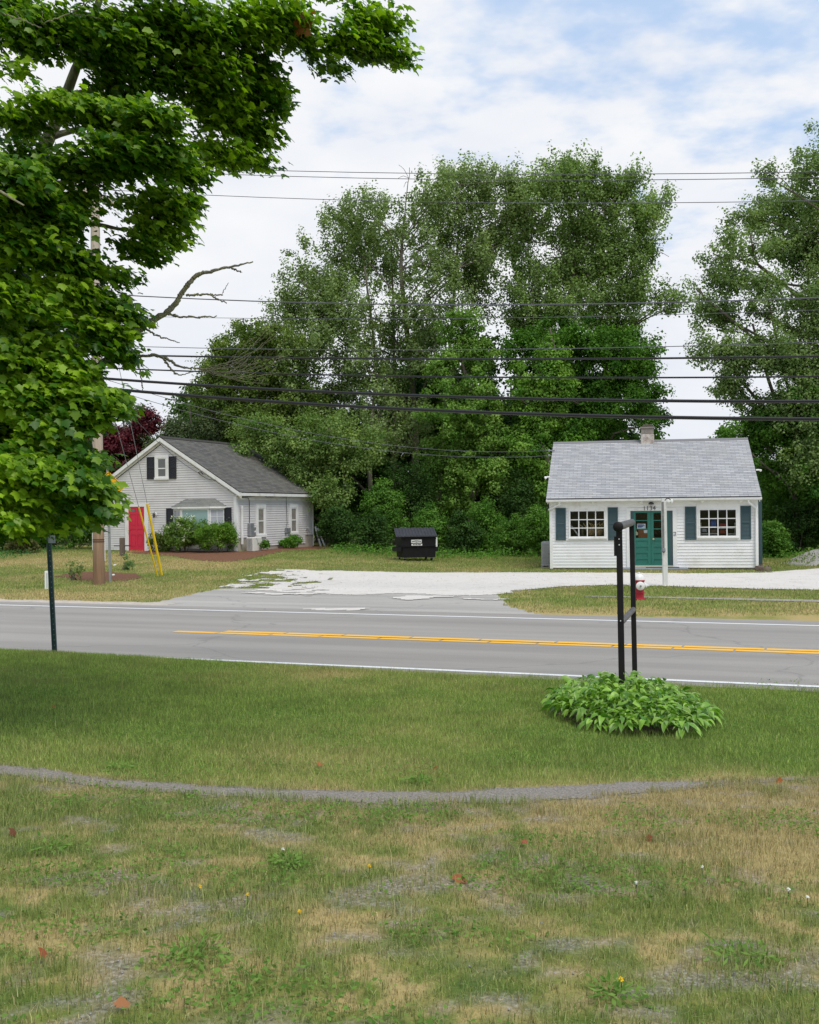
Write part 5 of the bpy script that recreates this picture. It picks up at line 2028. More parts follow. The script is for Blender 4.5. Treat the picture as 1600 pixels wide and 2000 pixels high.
def crown(rng, blobs, n_cl, per, L, base, light, cr=.62, el=1.0, up=.6, gap=.40, gfreq=.5, hollow=2.4, wob=.18, seed=0, flat=.0, loose=.25, sq=.72):
    """leaf clumps spread through ellipsoids (cx, cy, cz, rx, ry, rz, weight); each clump is a little dome or plume of leaves
    that face outwards from its own middle; noise opens gaps between the clumps"""
    blobs = np.array(blobs, float)
    wgt = blobs[:, 6] * (blobs[:, 3] * blobs[:, 4] * blobs[:, 5]) ** .62
    bi = rng.choice(len(blobs), int(n_cl * 1.8), p=wgt / wgt.sum())
    b = blobs[bi]
    dr = rand_unit(rng, len(b))
    rad = rng.uniform(0, 1, (len(b), 1)) ** (1 / hollow)
    lob = 1 + wob * (2 * vnoise(dr[:, 0] * 2.2 + bi * 7.1, dr[:, 1] * 2.2 + 31, seed + 3, dr[:, 2] * 2.2) - 1) * 1.6
    P = b[:, :3] + dr * rad * lob[:, None] * b[:, 3:6]
    g = .65 * vnoise(P[:, 0] * gfreq, P[:, 1] * gfreq, seed, P[:, 2] * gfreq) + .35 * vnoise(P[:, 0] * gfreq * 2.7, P[:, 1] * gfreq * 2.7, seed + 9, P[:, 2] * gfreq * 2.7)
    k = g > gap
    P, dr, b, bi = P[k][:n_cl], dr[k][:n_cl], b[k][:n_cl], bi[k][:n_cl]
    n = len(P)
    ax = unit(unit(dr * b[:, 3:6]) * .8 + np.array([0, 0, up]) + rng.normal(0, .28, (n, 3)))
    size = cr * rng.uniform(.55, 1.25, (n, 1))
    tw = np.repeat(np.arange(n), per)
    m = len(tw)
    d = rand_unit(rng, m)
    r = rng.uniform(0, 1, (m, 1)) ** .45 * (1 + loose * rng.normal(0, .5, (m, 1)))
    off = d * r
    A = ax[tw]
    al = (off * A).sum(-1, keepdims=True)
    off = off + A * al * (el - 1)                                  # drawn out along the axis
    if el <= 1.05:
        off = off * np.array([1, 1, sq])
    else:
        off = off - (off - A * (off * A).sum(-1, keepdims=True)) * .45 * np.clip(al, 0, 1)
    Q = P[tw] + off * size[tw]
    N = unit(d * .9 + np.array([0, 0, .42 + flat]) + rng.normal(0, .42, (m, 3)))
    T = unit(rng.normal(0, .8, (m, 3)) + A * .6 - np.array([0, 0, .3]))
    Ls = L * rng.uniform(.65, 1.25, m)
    bt = rng.uniform(0, 1, (len(blobs), 1))
    mixv = np.clip(.5 + .24 * rng.normal(0, 1, (n, 1))[tw] + .08 * rng.normal(0, 1, (m, 1)) + .3 * (bt[bi][tw] - .5), 0, 1)
    cols = lerp(base, light, mixv)
    return Q, N, T, Ls, Ls * rng.uniform(.6, .85, m), cols


def pxblobs(lst, Z, depth=.75, jit=1.2, seed=0):
    """crown ellipsoids surveyed as (px, py, rx, ry[, weight[, dZ]]) standing Z metres off, given real depth"""
    rr = random.Random(seed)
    out = []
    for q in lst:
        w_ = q[4] if len(q) > 4 else 1.0
        dz = q[5] if len(q) > 5 else rr.uniform(-jit, jit)
        z = Z + dz
        c = at(q[0], q[1], z)
        rx, rz = q[2] * z / F, q[3] * z / F
        out.append((*c, rx, max(rx, rz) * depth, rz, w_))
    return out


def limbs(mb, rng, base, blobs, r0, trunk_top, n_seg=8, rmin=.03, share=.42, sway=.3):
    """a tapered trunk to trunk_top and a limb from it into every crown ellipsoid"""
    base, trunk_top = np.array(base, float), np.array(trunk_top, float)
    H = trunk_top[2] - base[2]
    mid = [base - np.array([0, 0, .3]), base, *[lerp(base, trunk_top, u) + np.append(rng.normal(0, sway * 1.1, 2), 0) for u in (.3, .6, .82)], trunk_top]
    tr = spline(mid, 22)
    rr_ = np.interp(np.linspace(0, 1, 22), [0, .06, .5, 1], [r0 * 1.35, r0, r0 * .68, r0 * .22])
    mb.tube(tr, rr_, 10)
    for b in blobs:
        c = np.array(b[:3])
        u = np.clip((c[2] - base[2] - .6 * np.linalg.norm((c - trunk_top)[:2])) / H, .18, .92)
        i = int(u * 21)
        s = tr[i]
        r = min(rr_[i] * share, .02 + .011 * np.linalg.norm(c - s))
        if np.linalg.norm(c - s) < .5:
            continue
        m1 = lerp(s, c, .45) + np.array([0, 0, .12 * np.linalg.norm(c - s)]) + rng.normal(0, sway + .07 * np.linalg.norm(c - s), 3)
        end = c + np.array([0, 0, b[5] * .5])
        p = spline([s, m1, c, end], 9)
        mb.tube(p, np.linspace(r, rmin * .5, 9), 6)
        for k in range(3):
            e = c + rand_unit(rng, 1)[0] * np.array(b[3:6]) * .8
            st = p[rng.integers(3, 8)]
            mb.tube(spline([st, lerp(st, e, .5) + np.array([0, 0, .15]), e], 5), np.linspace(r * .45, rmin * .4, 5), 5)


def tree(name, label, seed, blobs, n_twigs, per, L, base, light, foot, top, r0, bark=None, leafmat=None, group=None, cat='tree', extra_trunks=(), **kw):
    rng = np.random.default_rng(seed)
    foot = np.array(foot, float)
    foot[2] = float(terr(foot[0], foot[1]))
    t = thing(name, label, cat, foot, group)
    leaf_mesh('crown', *crown(rng, blobs, n_twigs, per, L, np.array(base), np.array(light), seed=seed, **kw), leafmat or M_leaf, t)
    mb = MB()
    limbs(mb, rng, foot, blobs, r0, top)
    for f2, t2, r2 in extra_trunks:
        f2 = np.array(f2, float)
        f2[2] = float(terr(f2[0], f2[1]))
        sp_ = spline([f2 - np.array([0, 0, .2]), lerp(f2, t2, .3) + np.append(rng.normal(0, .35, 2), 0), lerp(f2, t2, .65) + np.append(rng.normal(0, .4, 2), 0), np.array(t2)], 14)
        mb.tube(sp_, np.interp(np.linspace(0, 1, 14), [0, 1], [r2, r2 * .3]), 8)
    mb.build('trunk', bark or M_bark, t, True)
    return t


PG1, PG2 = C(98, 120, 68), C(152, 172, 116)          # poplar: greyish green
LG1, LG2 = C(60, 96, 34), C(110, 146, 58)          # maple / vine: fresh green
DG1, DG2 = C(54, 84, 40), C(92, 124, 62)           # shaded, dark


def foot_at(px, Y):
    a = ab(px, 1040)[0]
    return (a / F * Y, Y, 0)


# the broad poplar group in the middle
B_mid = pxblobs([(832, 392, 92, 74, .8), (735, 440, 92, 66, .8), (655, 500, 88, 66), (598, 560, 66, 60), (560, 610, 42, 46, .8), (905, 370, 70, 62, .8), (900, 470, 84, 72),
                 (770, 540, 92, 62, .55), (672, 600, 92, 66), (850, 590, 84, 62, .7), (945, 430, 60, 62), (962, 352, 52, 40, .8), (770, 650, 110, 60, .8), (620, 680, 100, 62),
                 (700, 740, 120, 66), (900, 340, 50, 30, .6), (850, 690, 70, 60, .8), (930, 530, 60, 46), (940, 590, 40, 34, .6), (600, 770, 100, 70), (740, 830, 130, 70), (1010, 360, 40, 36, .7), (800, 345, 50, 36, .7), (985, 420, 46, 50), (960, 500, 50, 40), (800, 470, 60, 60, .7), (840, 520, 60, 40, .6), (690, 420, 60, 40, .7)], 62, .7, 2.0, 1)
top = at(790, 420, 62)
tree('poplar_tree', 'broad grey green poplar group with pale trunks behind the dumpster', 101, B_mid, 1250, 95, 0.15, PG1, PG2, foot_at(790, 62), top, .26, M_palebark,
     gap=.36, gfreq=.42, up=.9, cr=.52, el=1.9, extra_trunks=((foot_at(735, 61), at(712, 520, 61), .17), (foot_at(850, 63), at(900, 400, 63), .17), (foot_at(765, 62.5), at(765, 480, 62.5), .14)))

# the round dense tree behind the grey house
B_lin = pxblobs([(490, 690, 84, 58), (440, 720, 56, 52), (548, 690, 66, 58), (505, 660, 50, 34), (410, 770, 40, 50), (470, 770, 90, 66), (560, 770, 96, 66), (530, 830, 110, 50),
                 (440, 830, 70, 44)], 60, .8, 1.0, 2)
tree('round_tree', 'dense round dark green tree rising behind the grey house roof', 102, B_lin, 620, 100, 0.15, C(76, 100, 44), C(124, 144, 70), foot_at(500, 60), at(500, 650, 60), .24,
     gap=.32, gfreq=.6, up=.35, cr=.66, hollow=3.0, wob=.12)

# the boughs over the grey house roof
B_bough = pxblobs([(560, 870, 66, 34), (500, 838, 54, 24, .8), (630, 850, 70, 50), (600, 915, 60, 34, .9), (690, 880, 70, 46), (470, 880, 34, 12, .5), (640, 960, 50, 40)], 55.8, .6, .6, 3)
tree('ash_tree', 'light leaved tree with low boughs hanging over the far end of the grey roof', 103, B_bough, 330, 90, 0.13, C(90, 122, 60), C(146, 168, 98), foot_at(690, 57), at(660, 840, 56.5), .17,
     gap=.36, up=.0, cr=.5, el=1.3)

# poplar right of the middle
B_rp = pxblobs([(1140, 352, 62, 46), (1085, 372, 66, 46, .8), (1200, 372, 56, 44), (1240, 345, 34, 22, .5), (1252, 430, 54, 44), (1150, 440, 90, 60), (1060, 450, 60, 60, .6), (1285, 400, 26, 28, .5),
                (1120, 520, 80, 50), (1210, 510, 76, 54), (1275, 490, 48, 26, .6), (1050, 560, 56, 52, .9), (1140, 590, 84, 46), (1235, 575, 70, 40), (1310, 585, 46, 22, .6), (1020, 610, 46, 34, .7), (1180, 640, 80, 40), (1020, 400, 46, 46), (1010, 470, 40, 40, .9), (1300, 385, 16, 16, .3), (1100, 330, 40, 26, .6), (1020, 520, 40, 40, .9), (1085, 500, 40, 40, .6), (1040, 640, 46, 40)], 61, .7, 1.6, 4)
tree('poplar_tree', 'ragged poplar standing above the left end of the shop roof', 104, B_rp, 950, 95, 0.15, C(96, 122, 64), C(150, 174, 108), foot_at(1062, 61), at(1130, 400, 61), .25, M_palebark,
     gap=.36, gfreq=.42, up=.9, cr=.52, el=1.9, extra_trunks=((foot_at(1035, 60.5), at(1040, 560, 60.5), .14),))

# dark maple behind the chimney
B_dm = pxblobs([(1170, 700, 90, 60), (1240, 700, 62, 62), (1265, 770, 46, 56), (1110, 740, 70, 62), (1190, 790, 96, 60), (1060, 800, 60, 60), (1270, 830, 34, 26), (1090, 850, 80, 44), (1200, 850, 90, 40), (1020, 690, 46, 50), (1085, 660, 50, 44), (1140, 660, 60, 40)], 58.5, .75, 1.0, 5)
tree('maple_tree', 'dark full maple with sunlit edge behind the chimney of the white shop', 105, B_dm, 620, 105, 0.155, C(58, 98, 36), C(104, 148, 56), foot_at(1190, 59), at(1180, 690, 59), .24, gap=.34, up=.2, cr=.66, hollow=2.8)

# vine-hung trunks lit from the street
B_v1 = pxblobs([(900, 640, 44, 46), (930, 690, 40, 46), (880, 720, 50, 52), (920, 770, 62, 50), (870, 800, 60, 50), (930, 830, 70, 46), (980, 870, 60, 44), (900, 890, 80, 50), (960, 930, 80, 50, .9), (860, 950, 60, 50)], 57.5, .7, 1.0, 6)
tree('vine_covered_tree', 'tree hung with bright green vines just right of and above the dumpster', 106, B_v1, 560, 95, 0.15, C(84, 124, 50), C(142, 174, 86), foot_at(915, 58), at(905, 640, 58), .18, gap=.36, gfreq=.75, up=-.1, cr=.5)
B_v2 = pxblobs([(1075, 700, 32, 40), (1085, 760, 46, 44), (1060, 820, 50, 44), (1040, 880, 50, 50), (1020, 760, 28, 50, .7), (1065, 930, 34, 50)], 57, .7, .6, 7)
tree('vine_covered_tree', 'narrow vine covered trunk close behind the left gable of the white shop', 107, B_v2, 300, 95, 0.15, C(80, 124, 48), C(138, 174, 76), foot_at(1066, 57), at(1074, 640, 57), .17, gap=.36, gfreq=.8, up=-.1, cr=.46)

# the big tree at the right edge
B_r = pxblobs([(1590, 320, 52, 66), (1545, 400, 70, 60), (1500, 345, 26, 26, .4), (1470, 425, 56, 34, .7), (1470, 480, 72, 36), (1400, 500, 50, 34, .7), (1430, 545, 62, 34), (1370, 575, 36, 22, .5), (1560, 490, 70, 50),
               (1400, 615, 56, 34, .8), (1640, 430, 90, 90), (1680, 300, 90, 80), (1640, 560, 70, 60), (1480, 610, 40, 24, .5), (1405, 690, 58, 34), (1440, 755, 52, 40, .9), (1500, 700, 66, 50, .8), (1570, 760, 76, 64), (1490, 815, 60, 46),
               (1600, 860, 70, 50), (1700, 520, 100, 110), (1680, 720, 90, 90), (1740, 400, 100, 100), (1560, 690, 70, 44, 1, -3), (1610, 790, 70, 60, 1, -3), (1530, 790, 60, 50, 1, -2.5), (1460, 690, 50, 34, 1, -2), (1600, 640, 50, 34, .8, -3), (1540, 640, 40, 26, .6, -2), (1590, 900, 70, 50, 1, -3), (1500, 560, 50, 36, .9, -2), (1580, 590, 50, 30, .8, -3)], 53, .7, 2.2, 8)
fr_ = foot_at(1640, 53.5)
tree('oak_tree', 'big spreading tree with dark crooked limbs at the right edge of the picture', 108, B_r, 1500, 95, 0.14, C(90, 116, 66), C(146, 168, 108), fr_, at(1640, 380, 53.5), .34,
     gap=.36, gfreq=.5, up=.6, cr=.50, el=1.6, extra_trunks=((at(1640, 690, 53.5), at(1470, 632, 53), .17), (at(1640, 650, 53.5), at(1500, 580, 52.5), .14), (at(1640, 620, 53.5), at(1570, 450, 53.5), .15)))
# trees in the gap behind it
B_rb = pxblobs([(1450, 900, 50, 40), (1520, 840, 60, 60), (1600, 800, 80, 70), (1540, 930, 70, 46), (1620, 940, 70, 60), (1480, 860, 40, 34), (1700, 900, 90, 90), (1420, 850, 36, 20, .6)], 51.5, .8, 1.2, 9)
tree('maple_tree', 'bright green young maple filling the gap right of the white shop roof', 109, B_rb, 420, 95, 0.15, C(58, 98, 36), C(106, 148, 58), foot_at(1570, 51.5), at(1550, 800, 51.5), .16, gap=.40, up=.2, cr=.58)

# left of the grey house: red maple, cedar, distant birch
B_red = pxblobs([(262, 822, 56, 30), (225, 850, 60, 36), (290, 835, 30, 22, .7), (200, 900, 70, 46), (250, 880, 50, 40), (150, 880, 50, 44), (290, 870, 26, 26, .8)], 62, .8, .8, 10)
tree('red_maple', 'purple red japanese maple behind the left slope of the grey house', 110, B_red, 330, 95, 0.14, C(70, 28, 36), C(112, 46, 52), foot_at(225, 62), at(240, 820, 62), .18, leafmat=M_redleaf, gap=.38, up=.1, cr=.6, sq=.45, flat=.4)
B_ced = pxblobs([(345, 840, 34, 30), (375, 815, 28, 34), (330, 880, 40, 30), (390, 860, 40, 40), (420, 820, 34, 40), (360, 870, 40, 30)], 59, .8, .8, 11)
tree('cedar_tree', 'dull grey green feathery tree between red maple and round tree behind the grey ridge', 111, B_ced, 260, 90, 0.12, C(66, 82, 54), C(102, 116, 82), foot_at(370, 59), at(370, 790, 59), .16, gap=.38, up=.9, cr=.42, el=1.7)

# the dark wood behind everything: each tree a copy of one of two
proto_w = []
for sd in (1, 2):
    rngw = np.random.default_rng(200 + sd)
    bl = [(rngw.normal(0, 1.3), rngw.normal(0, 1.3), z, rngw.uniform(1.3, 2.1), rngw.uniform(1.3, 2.1), rngw.uniform(1.1, 1.6), 1) for z in np.linspace(1.6, 7.5, 9)]
    t = thing('woodland_tree', 'dark woodland tree far behind the clearing, one of the shaded background row', 'tree', (0, 0, 0), 'shaded woodland trees in the background row')
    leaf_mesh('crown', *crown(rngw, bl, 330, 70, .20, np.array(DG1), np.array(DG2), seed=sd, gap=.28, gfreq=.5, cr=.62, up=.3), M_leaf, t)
    mb = MB()
    limbs(mb, rngw, (0, 0, 0), bl[2:], .2, (0, 0, 7.4))
    mb.build('trunk', M_bark, t, True)
    proto_w.append(t)
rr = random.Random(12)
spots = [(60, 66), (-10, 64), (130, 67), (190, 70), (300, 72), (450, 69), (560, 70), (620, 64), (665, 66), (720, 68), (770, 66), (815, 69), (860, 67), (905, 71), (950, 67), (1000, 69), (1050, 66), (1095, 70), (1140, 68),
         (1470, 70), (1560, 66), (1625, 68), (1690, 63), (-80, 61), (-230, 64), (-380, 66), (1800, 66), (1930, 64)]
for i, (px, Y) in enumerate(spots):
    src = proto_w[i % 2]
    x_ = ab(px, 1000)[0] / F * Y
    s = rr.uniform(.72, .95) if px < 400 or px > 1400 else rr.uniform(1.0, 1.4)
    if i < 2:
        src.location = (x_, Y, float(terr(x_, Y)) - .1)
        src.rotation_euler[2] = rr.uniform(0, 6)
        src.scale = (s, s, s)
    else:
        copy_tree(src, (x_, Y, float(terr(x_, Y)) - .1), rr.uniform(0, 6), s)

# ------------------------------------------------------------------ bushes
def bush(name, label, seed, px, py_foot, wpx, hpx, Y, base, light, n=700, L=.09, up=.5, lobes=5, depth=.8, cat='bush', group=None, stems=True, leafmat=None, flowers=0, gap=.36, per=9):
    rng = np.random.default_rng(seed)
    x_ = ab(px, py_foot)[0] / F * Y
    z0 = float(terr(x_, Y))
    w_, h_ = wpx / 2 * Y / F, hpx * Y / F
    bl = []
    for i in range(lobes):
        a = rng.uniform(0, 2 * np.pi)
        r = rng.uniform(.2, .62)
        hh = rng.uniform(.35, .68)
        bl.append((x_ + w_ * r * math.cos(a), Y + w_ * depth * r * math.sin(a), z0 + h_ * hh, w_ * rng.uniform(.35, .5), w_ * depth * rng.uniform(.35, .5), h_ * rng.uniform(.28, .38), 1))
    bl.append((x_, Y, z0 + h_ * .45, w_ * .75, w_ * depth * .7, h_ * .45, 1.2))
    t = thing(name, label, cat, (x_, Y, z0), group)
    q = crown(rng, bl, max(6, n // 8), per * 8, L, np.array(base), np.array(light), seed=seed, gap=gap - .05, gfreq=1.4, up=up, cr=.15 + .085 * h_, hollow=3.2)
    q[0][:, 2] = np.maximum(q[0][:, 2], terr(q[0][:, 0], q[0][:, 1]) + .02)
    leaf_mesh('foliage', *q, leafmat or M_leaf, t)
    if stems:
        mb = MB()
        for i in range(7):
            b = bl[i % len(bl)]
            s_ = np.array([x_ + rng.normal(0, w_ * .12), Y + rng.normal(0, w_ * .1), z0 - .05])
            e_ = np.array(b[:3]) + rng.normal(0, .12, 3) * w_
            mb.tube(spline([s_, lerp(s_, e_, .5) + rng.normal(0, .06, 3), e_], 6), np.linspace(.022, .006, 6), 5)
        mb.build('stem', M_bark, t)
    if flowers:
        m = flowers
        idx = rng.choice(len(q[0]), m * 6)
        cand = q[0][idx]
        key = -(cand[:, 1] - Y) / w_ + (cand[:, 2] - z0) / h_ * 1.2 + rng.normal(0, .35, len(cand))
        P = cand[np.argsort(-key)[:m]]
        mm = np.repeat(np.arange(m), 7)
        Q = P[mm] + rng.normal(0, .035, (len(mm), 3)) + np.array([0, -.05, .05])
        leaf_mesh('blossom', Q, rng.normal(0, .6, (len(mm), 3)) + np.array([0, -.4, .7]), rng.normal(0, 1, (len(mm), 3)), np.full(len(mm), .055), np.full(len(mm), .05), np.tile(C(226, 226, 206), (len(mm), 1)), M_leaf, t)
    return t


bush('olive_bush', 'small olive green bush beside the red door', 301, 316, 1080, 66, 50, 50.0, C(70, 92, 40), C(112, 128, 62), 420, .075)
bush('flowering_bush', 'white flowering bush under the bay window', 302, 362, 1084, 92, 70, 49.2, C(74, 110, 44), C(128, 158, 74), 760, .085, flowers=46)
bush('trimmed_bush', 'dense rounded green bush at the front corner of the grey house', 303, 424, 1087, 98, 66, 48.5, C(66, 108, 34), C(116, 152, 54), 950, .075, lobes=6)
bush('low_plant', 'narrow upright plant beside the heat pump', 304, 518, 1087, 12, 32, 49.6, C(60, 104, 36), C(110, 150, 56), 60, .10, lobes=2, up=1.4, stems=False, cat='plant')
bush('low_bush', 'low green bush against the foundation under the second side window', 305, 567, 1083, 62, 28, 52.6, C(66, 112, 40), C(112, 156, 60), 300, .08)
bush('sapling', 'thin sapling in front of the weathered post', 306, 243, 1106, 30, 34, 40.0, C(84, 116, 70), C(120, 146, 92), 34, .075, lobes=2, up=.8, cat='sapling', per=6)
bush('sapling', 'thin sapling in the grass left of the utility pole', 307, 146, 1118, 36, 44, 36.0, C(92, 118, 66), C(132, 150, 92), 30, .07, lobes=2, up=.8, cat='sapling', per=6)
# left hedge and the undergrowth along the wood
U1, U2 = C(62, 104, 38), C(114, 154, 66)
D1, D2 = C(46, 74, 34), C(80, 112, 54)  # darker leaf tones: deep shade of the lower wood put into the colour
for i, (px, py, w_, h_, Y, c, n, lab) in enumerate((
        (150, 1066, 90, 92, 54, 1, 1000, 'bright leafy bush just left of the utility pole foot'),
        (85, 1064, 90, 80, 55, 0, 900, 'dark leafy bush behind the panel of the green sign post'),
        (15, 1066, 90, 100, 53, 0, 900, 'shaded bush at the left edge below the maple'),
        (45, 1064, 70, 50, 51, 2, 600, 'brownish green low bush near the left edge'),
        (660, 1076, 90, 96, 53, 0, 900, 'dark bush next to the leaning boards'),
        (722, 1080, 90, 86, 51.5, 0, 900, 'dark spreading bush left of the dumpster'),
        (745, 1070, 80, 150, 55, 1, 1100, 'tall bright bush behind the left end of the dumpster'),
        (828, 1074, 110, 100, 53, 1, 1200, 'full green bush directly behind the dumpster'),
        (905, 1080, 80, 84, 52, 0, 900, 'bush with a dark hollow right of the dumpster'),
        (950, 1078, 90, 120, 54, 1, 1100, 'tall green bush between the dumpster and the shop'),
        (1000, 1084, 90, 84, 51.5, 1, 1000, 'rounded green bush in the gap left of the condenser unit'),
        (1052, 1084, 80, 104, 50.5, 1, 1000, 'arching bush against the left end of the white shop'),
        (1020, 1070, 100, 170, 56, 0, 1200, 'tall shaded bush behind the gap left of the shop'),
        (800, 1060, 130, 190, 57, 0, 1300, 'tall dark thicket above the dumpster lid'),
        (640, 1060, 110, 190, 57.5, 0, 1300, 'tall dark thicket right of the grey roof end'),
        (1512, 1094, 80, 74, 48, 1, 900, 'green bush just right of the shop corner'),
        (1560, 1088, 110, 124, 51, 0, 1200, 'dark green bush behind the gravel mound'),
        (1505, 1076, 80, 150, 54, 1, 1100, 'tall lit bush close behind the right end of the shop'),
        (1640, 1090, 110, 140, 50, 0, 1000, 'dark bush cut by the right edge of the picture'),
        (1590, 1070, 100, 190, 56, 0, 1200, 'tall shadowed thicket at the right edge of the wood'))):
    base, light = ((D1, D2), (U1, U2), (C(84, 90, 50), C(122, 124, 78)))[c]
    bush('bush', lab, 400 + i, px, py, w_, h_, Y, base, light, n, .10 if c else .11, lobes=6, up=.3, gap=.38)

# ivy over the bank at the far left, low weeds along the wood's edge
rng = np.random.default_rng(77)
n = 9000
x_, y_ = rng.uniform(-24, -12, n), rng.uniform(38, 56, n)
k = ivy_bed.inside(x_, y_)
x_, y_ = x_[k], y_[k]
n = len(x_)
P = np.stack([x_, y_, terr(x_, y_) + rng.uniform(.02, .25, n) * (.4 + vnoise(x_ * 1.5, y_ * 1.5, 3))], -1)
tag(leaf_mesh('ivy_ground_cover', P, rng.normal(0, .5, (n, 3)) + np.array([0, -.2, 1]), rng.normal(0, 1, (n, 3)), rng.uniform(.07, .13, n), rng.uniform(.06, .1, n),
              lerp(C(44, 88, 42), C(84, 130, 66), rng.uniform(0, 1, (n, 1))), M_leaf, None), kind='stuff')
n = 16000
x_, y_ = rng.uniform(-6, 24, n), rng.uniform(46.5, 56, n)
k = (y_ > 47.2 + .9 * fbm(x_ * .5, y_ * .2, 9) - .05 * x_) & ~((x_ > 4) & (x_ < 14) & (y_ < 49)) & (x_ > -3.5)
x_, y_ = x_[k], y_[k]
n = len(x_)
P = np.stack([x_, y_, terr(x_, y_) + rng.uniform(.02, .40, n) * (.3 + vnoise(x_ * 1.3, y_ * 1.3, 4))], -1)
tag(leaf_mesh('weed_ground_cover', P, rng.normal(0, .6, (n, 3)) + np.array([0, -.3, .9]), rng.normal(0, 1, (n, 3)), rng.uniform(.08, .15, n), rng.uniform(.06, .1, n),
              lerp(C(54, 96, 34), C(104, 146, 58), rng.uniform(0, 1, (n, 1))), M_leaf, None), kind='stuff')
# ------------------------------------------------------------------ the near maple, its trunk out of the picture to the left
HALF = np.array([(0, 0), (.20, -.07), (.40, .02), (.33, .15), (.48, .24), (.60, .44), (.44, .46), (.34, .56), (.27, .56), (.24, .74), (.10, .84), (0, 1.02)])
HZ = np.array([0, -.02, -.03, -.01, -.05, -.11, -.06, -.04, -.03, -.05, -.08, -.15])


def maple_leaves(name, P, N, T, L, cols, material, parent):
    N = unit(N)
    T = unit(T - (T * N).sum(-1, keepdims=True) * N)
    B = np.cross(N, T)
    n, k = len(P), len(HALF)
    L = L[:, None, None]
    fold = .14
    rt = P[:, None] + (B[:, None] * HALF[None, :, :1] + T[:, None] * HALF[None, :, 1:] + N[:, None] * (HZ[None, :, None] - fold * HALF[None, :, :1])) * L
    lf = P[:, None] + (-B[:, None] * HALF[None, 1:-1, :1] + T[:, None] * HALF[None, 1:-1, 1:] + N[:, None] * (HZ[None, 1:-1, None] - fold * HALF[None, 1:-1, :1])) * L
    co_ = np.concatenate([rt, lf], 1).reshape(-1, 3)
    m = 2 * k - 2
    b = np.arange(n)[:, None] * m
    fr_ = b + np.arange(k)[None]
    fl = b + np.array([0] + [k - 1] + list(range(m - 1, k - 1, -1)))[None]
    return np_mesh(name, co_, [fr_, fl], material, [cols, cols], parent)


TF = np.array([-5.9, 9.6, 0.0])
TF[2] = float(terr(TF[0], TF[1]))
maple = thing('maple_tree', 'near leafy maple overhanging the left side and top of the picture', 'tree', TF)
MZ = 9.4
mb = MB()
pts = [(-330, 1500, 9.7, .26), (-300, 1150, 9.7, .23), (-220, 850, 9.6, .20), (-120, 640, 9.5, .16), (-20, 470, 9.4, .115), (50, 360, 9.4, .085), (92, 275, 9.4, .07), (118, 215, 9.4, .058), (142, 150, 9.5, .05), (175, 60, 9.6, .04), (215, -80, 9.7, .03), (240, -260, 9.8, .02)]
Q = np.array([[*at(a, b, z + (1.25 if i > 2 else .4 * i)), r * .95] for i, (a, b, z, r) in enumerate(pts)])
Q[0, :3] = TF + np.array([0, 0, -.2])
Q = spline(Q, 40)
mb.tube(Q[:, :3], Q[:, 3], 14)
BR = [[(88, 262, 9.4, .05), (30, 236, 9.2, .04), (-40, 232, 9.0, .03), (-160, 250, 8.8, .02)],
      [(108, 268, 9.4, .045), (150, 255, 9.1, .034), (205, 240, 8.8, .026), (270, 222, 8.5, .018), (340, 250, 8.3, .008)],
      [(150, 254, 9.1, .02), (210, 290, 8.7, .014), (270, 330, 8.4, .008)],
      [(130, 190, 9.4, .04), (230, 165, 9.3, .034), (330, 120, 9.4, .03), (400, 75, 9.5, .026), (480, 48, 9.6, .020), (590, 40, 9.7, .014), (700, 60, 9.8, .008), (790, 90, 9.9, .004)],
      [(330, 120, 9.4, .02), (420, 190, 9.7, .016), (500, 260, 9.9, .008)],
      [(165, 100, 9.6, .03), (250, 60, 9.3, .02), (350, 20, 9.0, .012), (450, -40, 8.9, .006)],
      [(-10, 455, 9.4, .07), (70, 440, 9.2, .045), (180, 430, 9.0, .03), (270, 440, 9.2, .016), (350, 420, 9.3, .006)],
      [(-110, 620, 9.5, .07), (-20, 590, 9.1, .045), (90, 590, 8.8, .03), (180, 610, 8.7, .018), (250, 660, 8.7, .006)],
      [(-170, 740, 9.6, .07), (-60, 740, 9.0, .04), (60, 760, 8.6, .026), (150, 800, 8.4, .016), (220, 870, 8.4, .006)],
      [(-200, 800, 9.6, .06), (-100, 850, 8.9, .04), (20, 890, 8.5, .024), (120, 920, 8.3, .014), (215, 960, 8.3, .005)],
      [(-120, 640, 9.5, .06), (-160, 520, 8.6, .04), (-120, 420, 8.0, .03), (-20, 360, 7.6, .02), (80, 380, 7.4, .008)],
      [(40, 380, 9.4, .05), (120, 360, 9.9, .03), (230, 330, 10.4, .02), (330, 310, 10.6, .01)]]
for b in BR:
    q = spline(np.array([[*at(a - 10, c, z + 1.35), r * .8] for a, c, z, r in b]), 16)
    mb.tube(q[:, :3] + np.cumsum(np.random.default_rng(len(b)).normal(0, .012, (16, 3)), 0) * np.linspace(0, 1, 16)[:, None], q[:, 3], 8)
mb.build('trunk', M_lichen, maple, True)


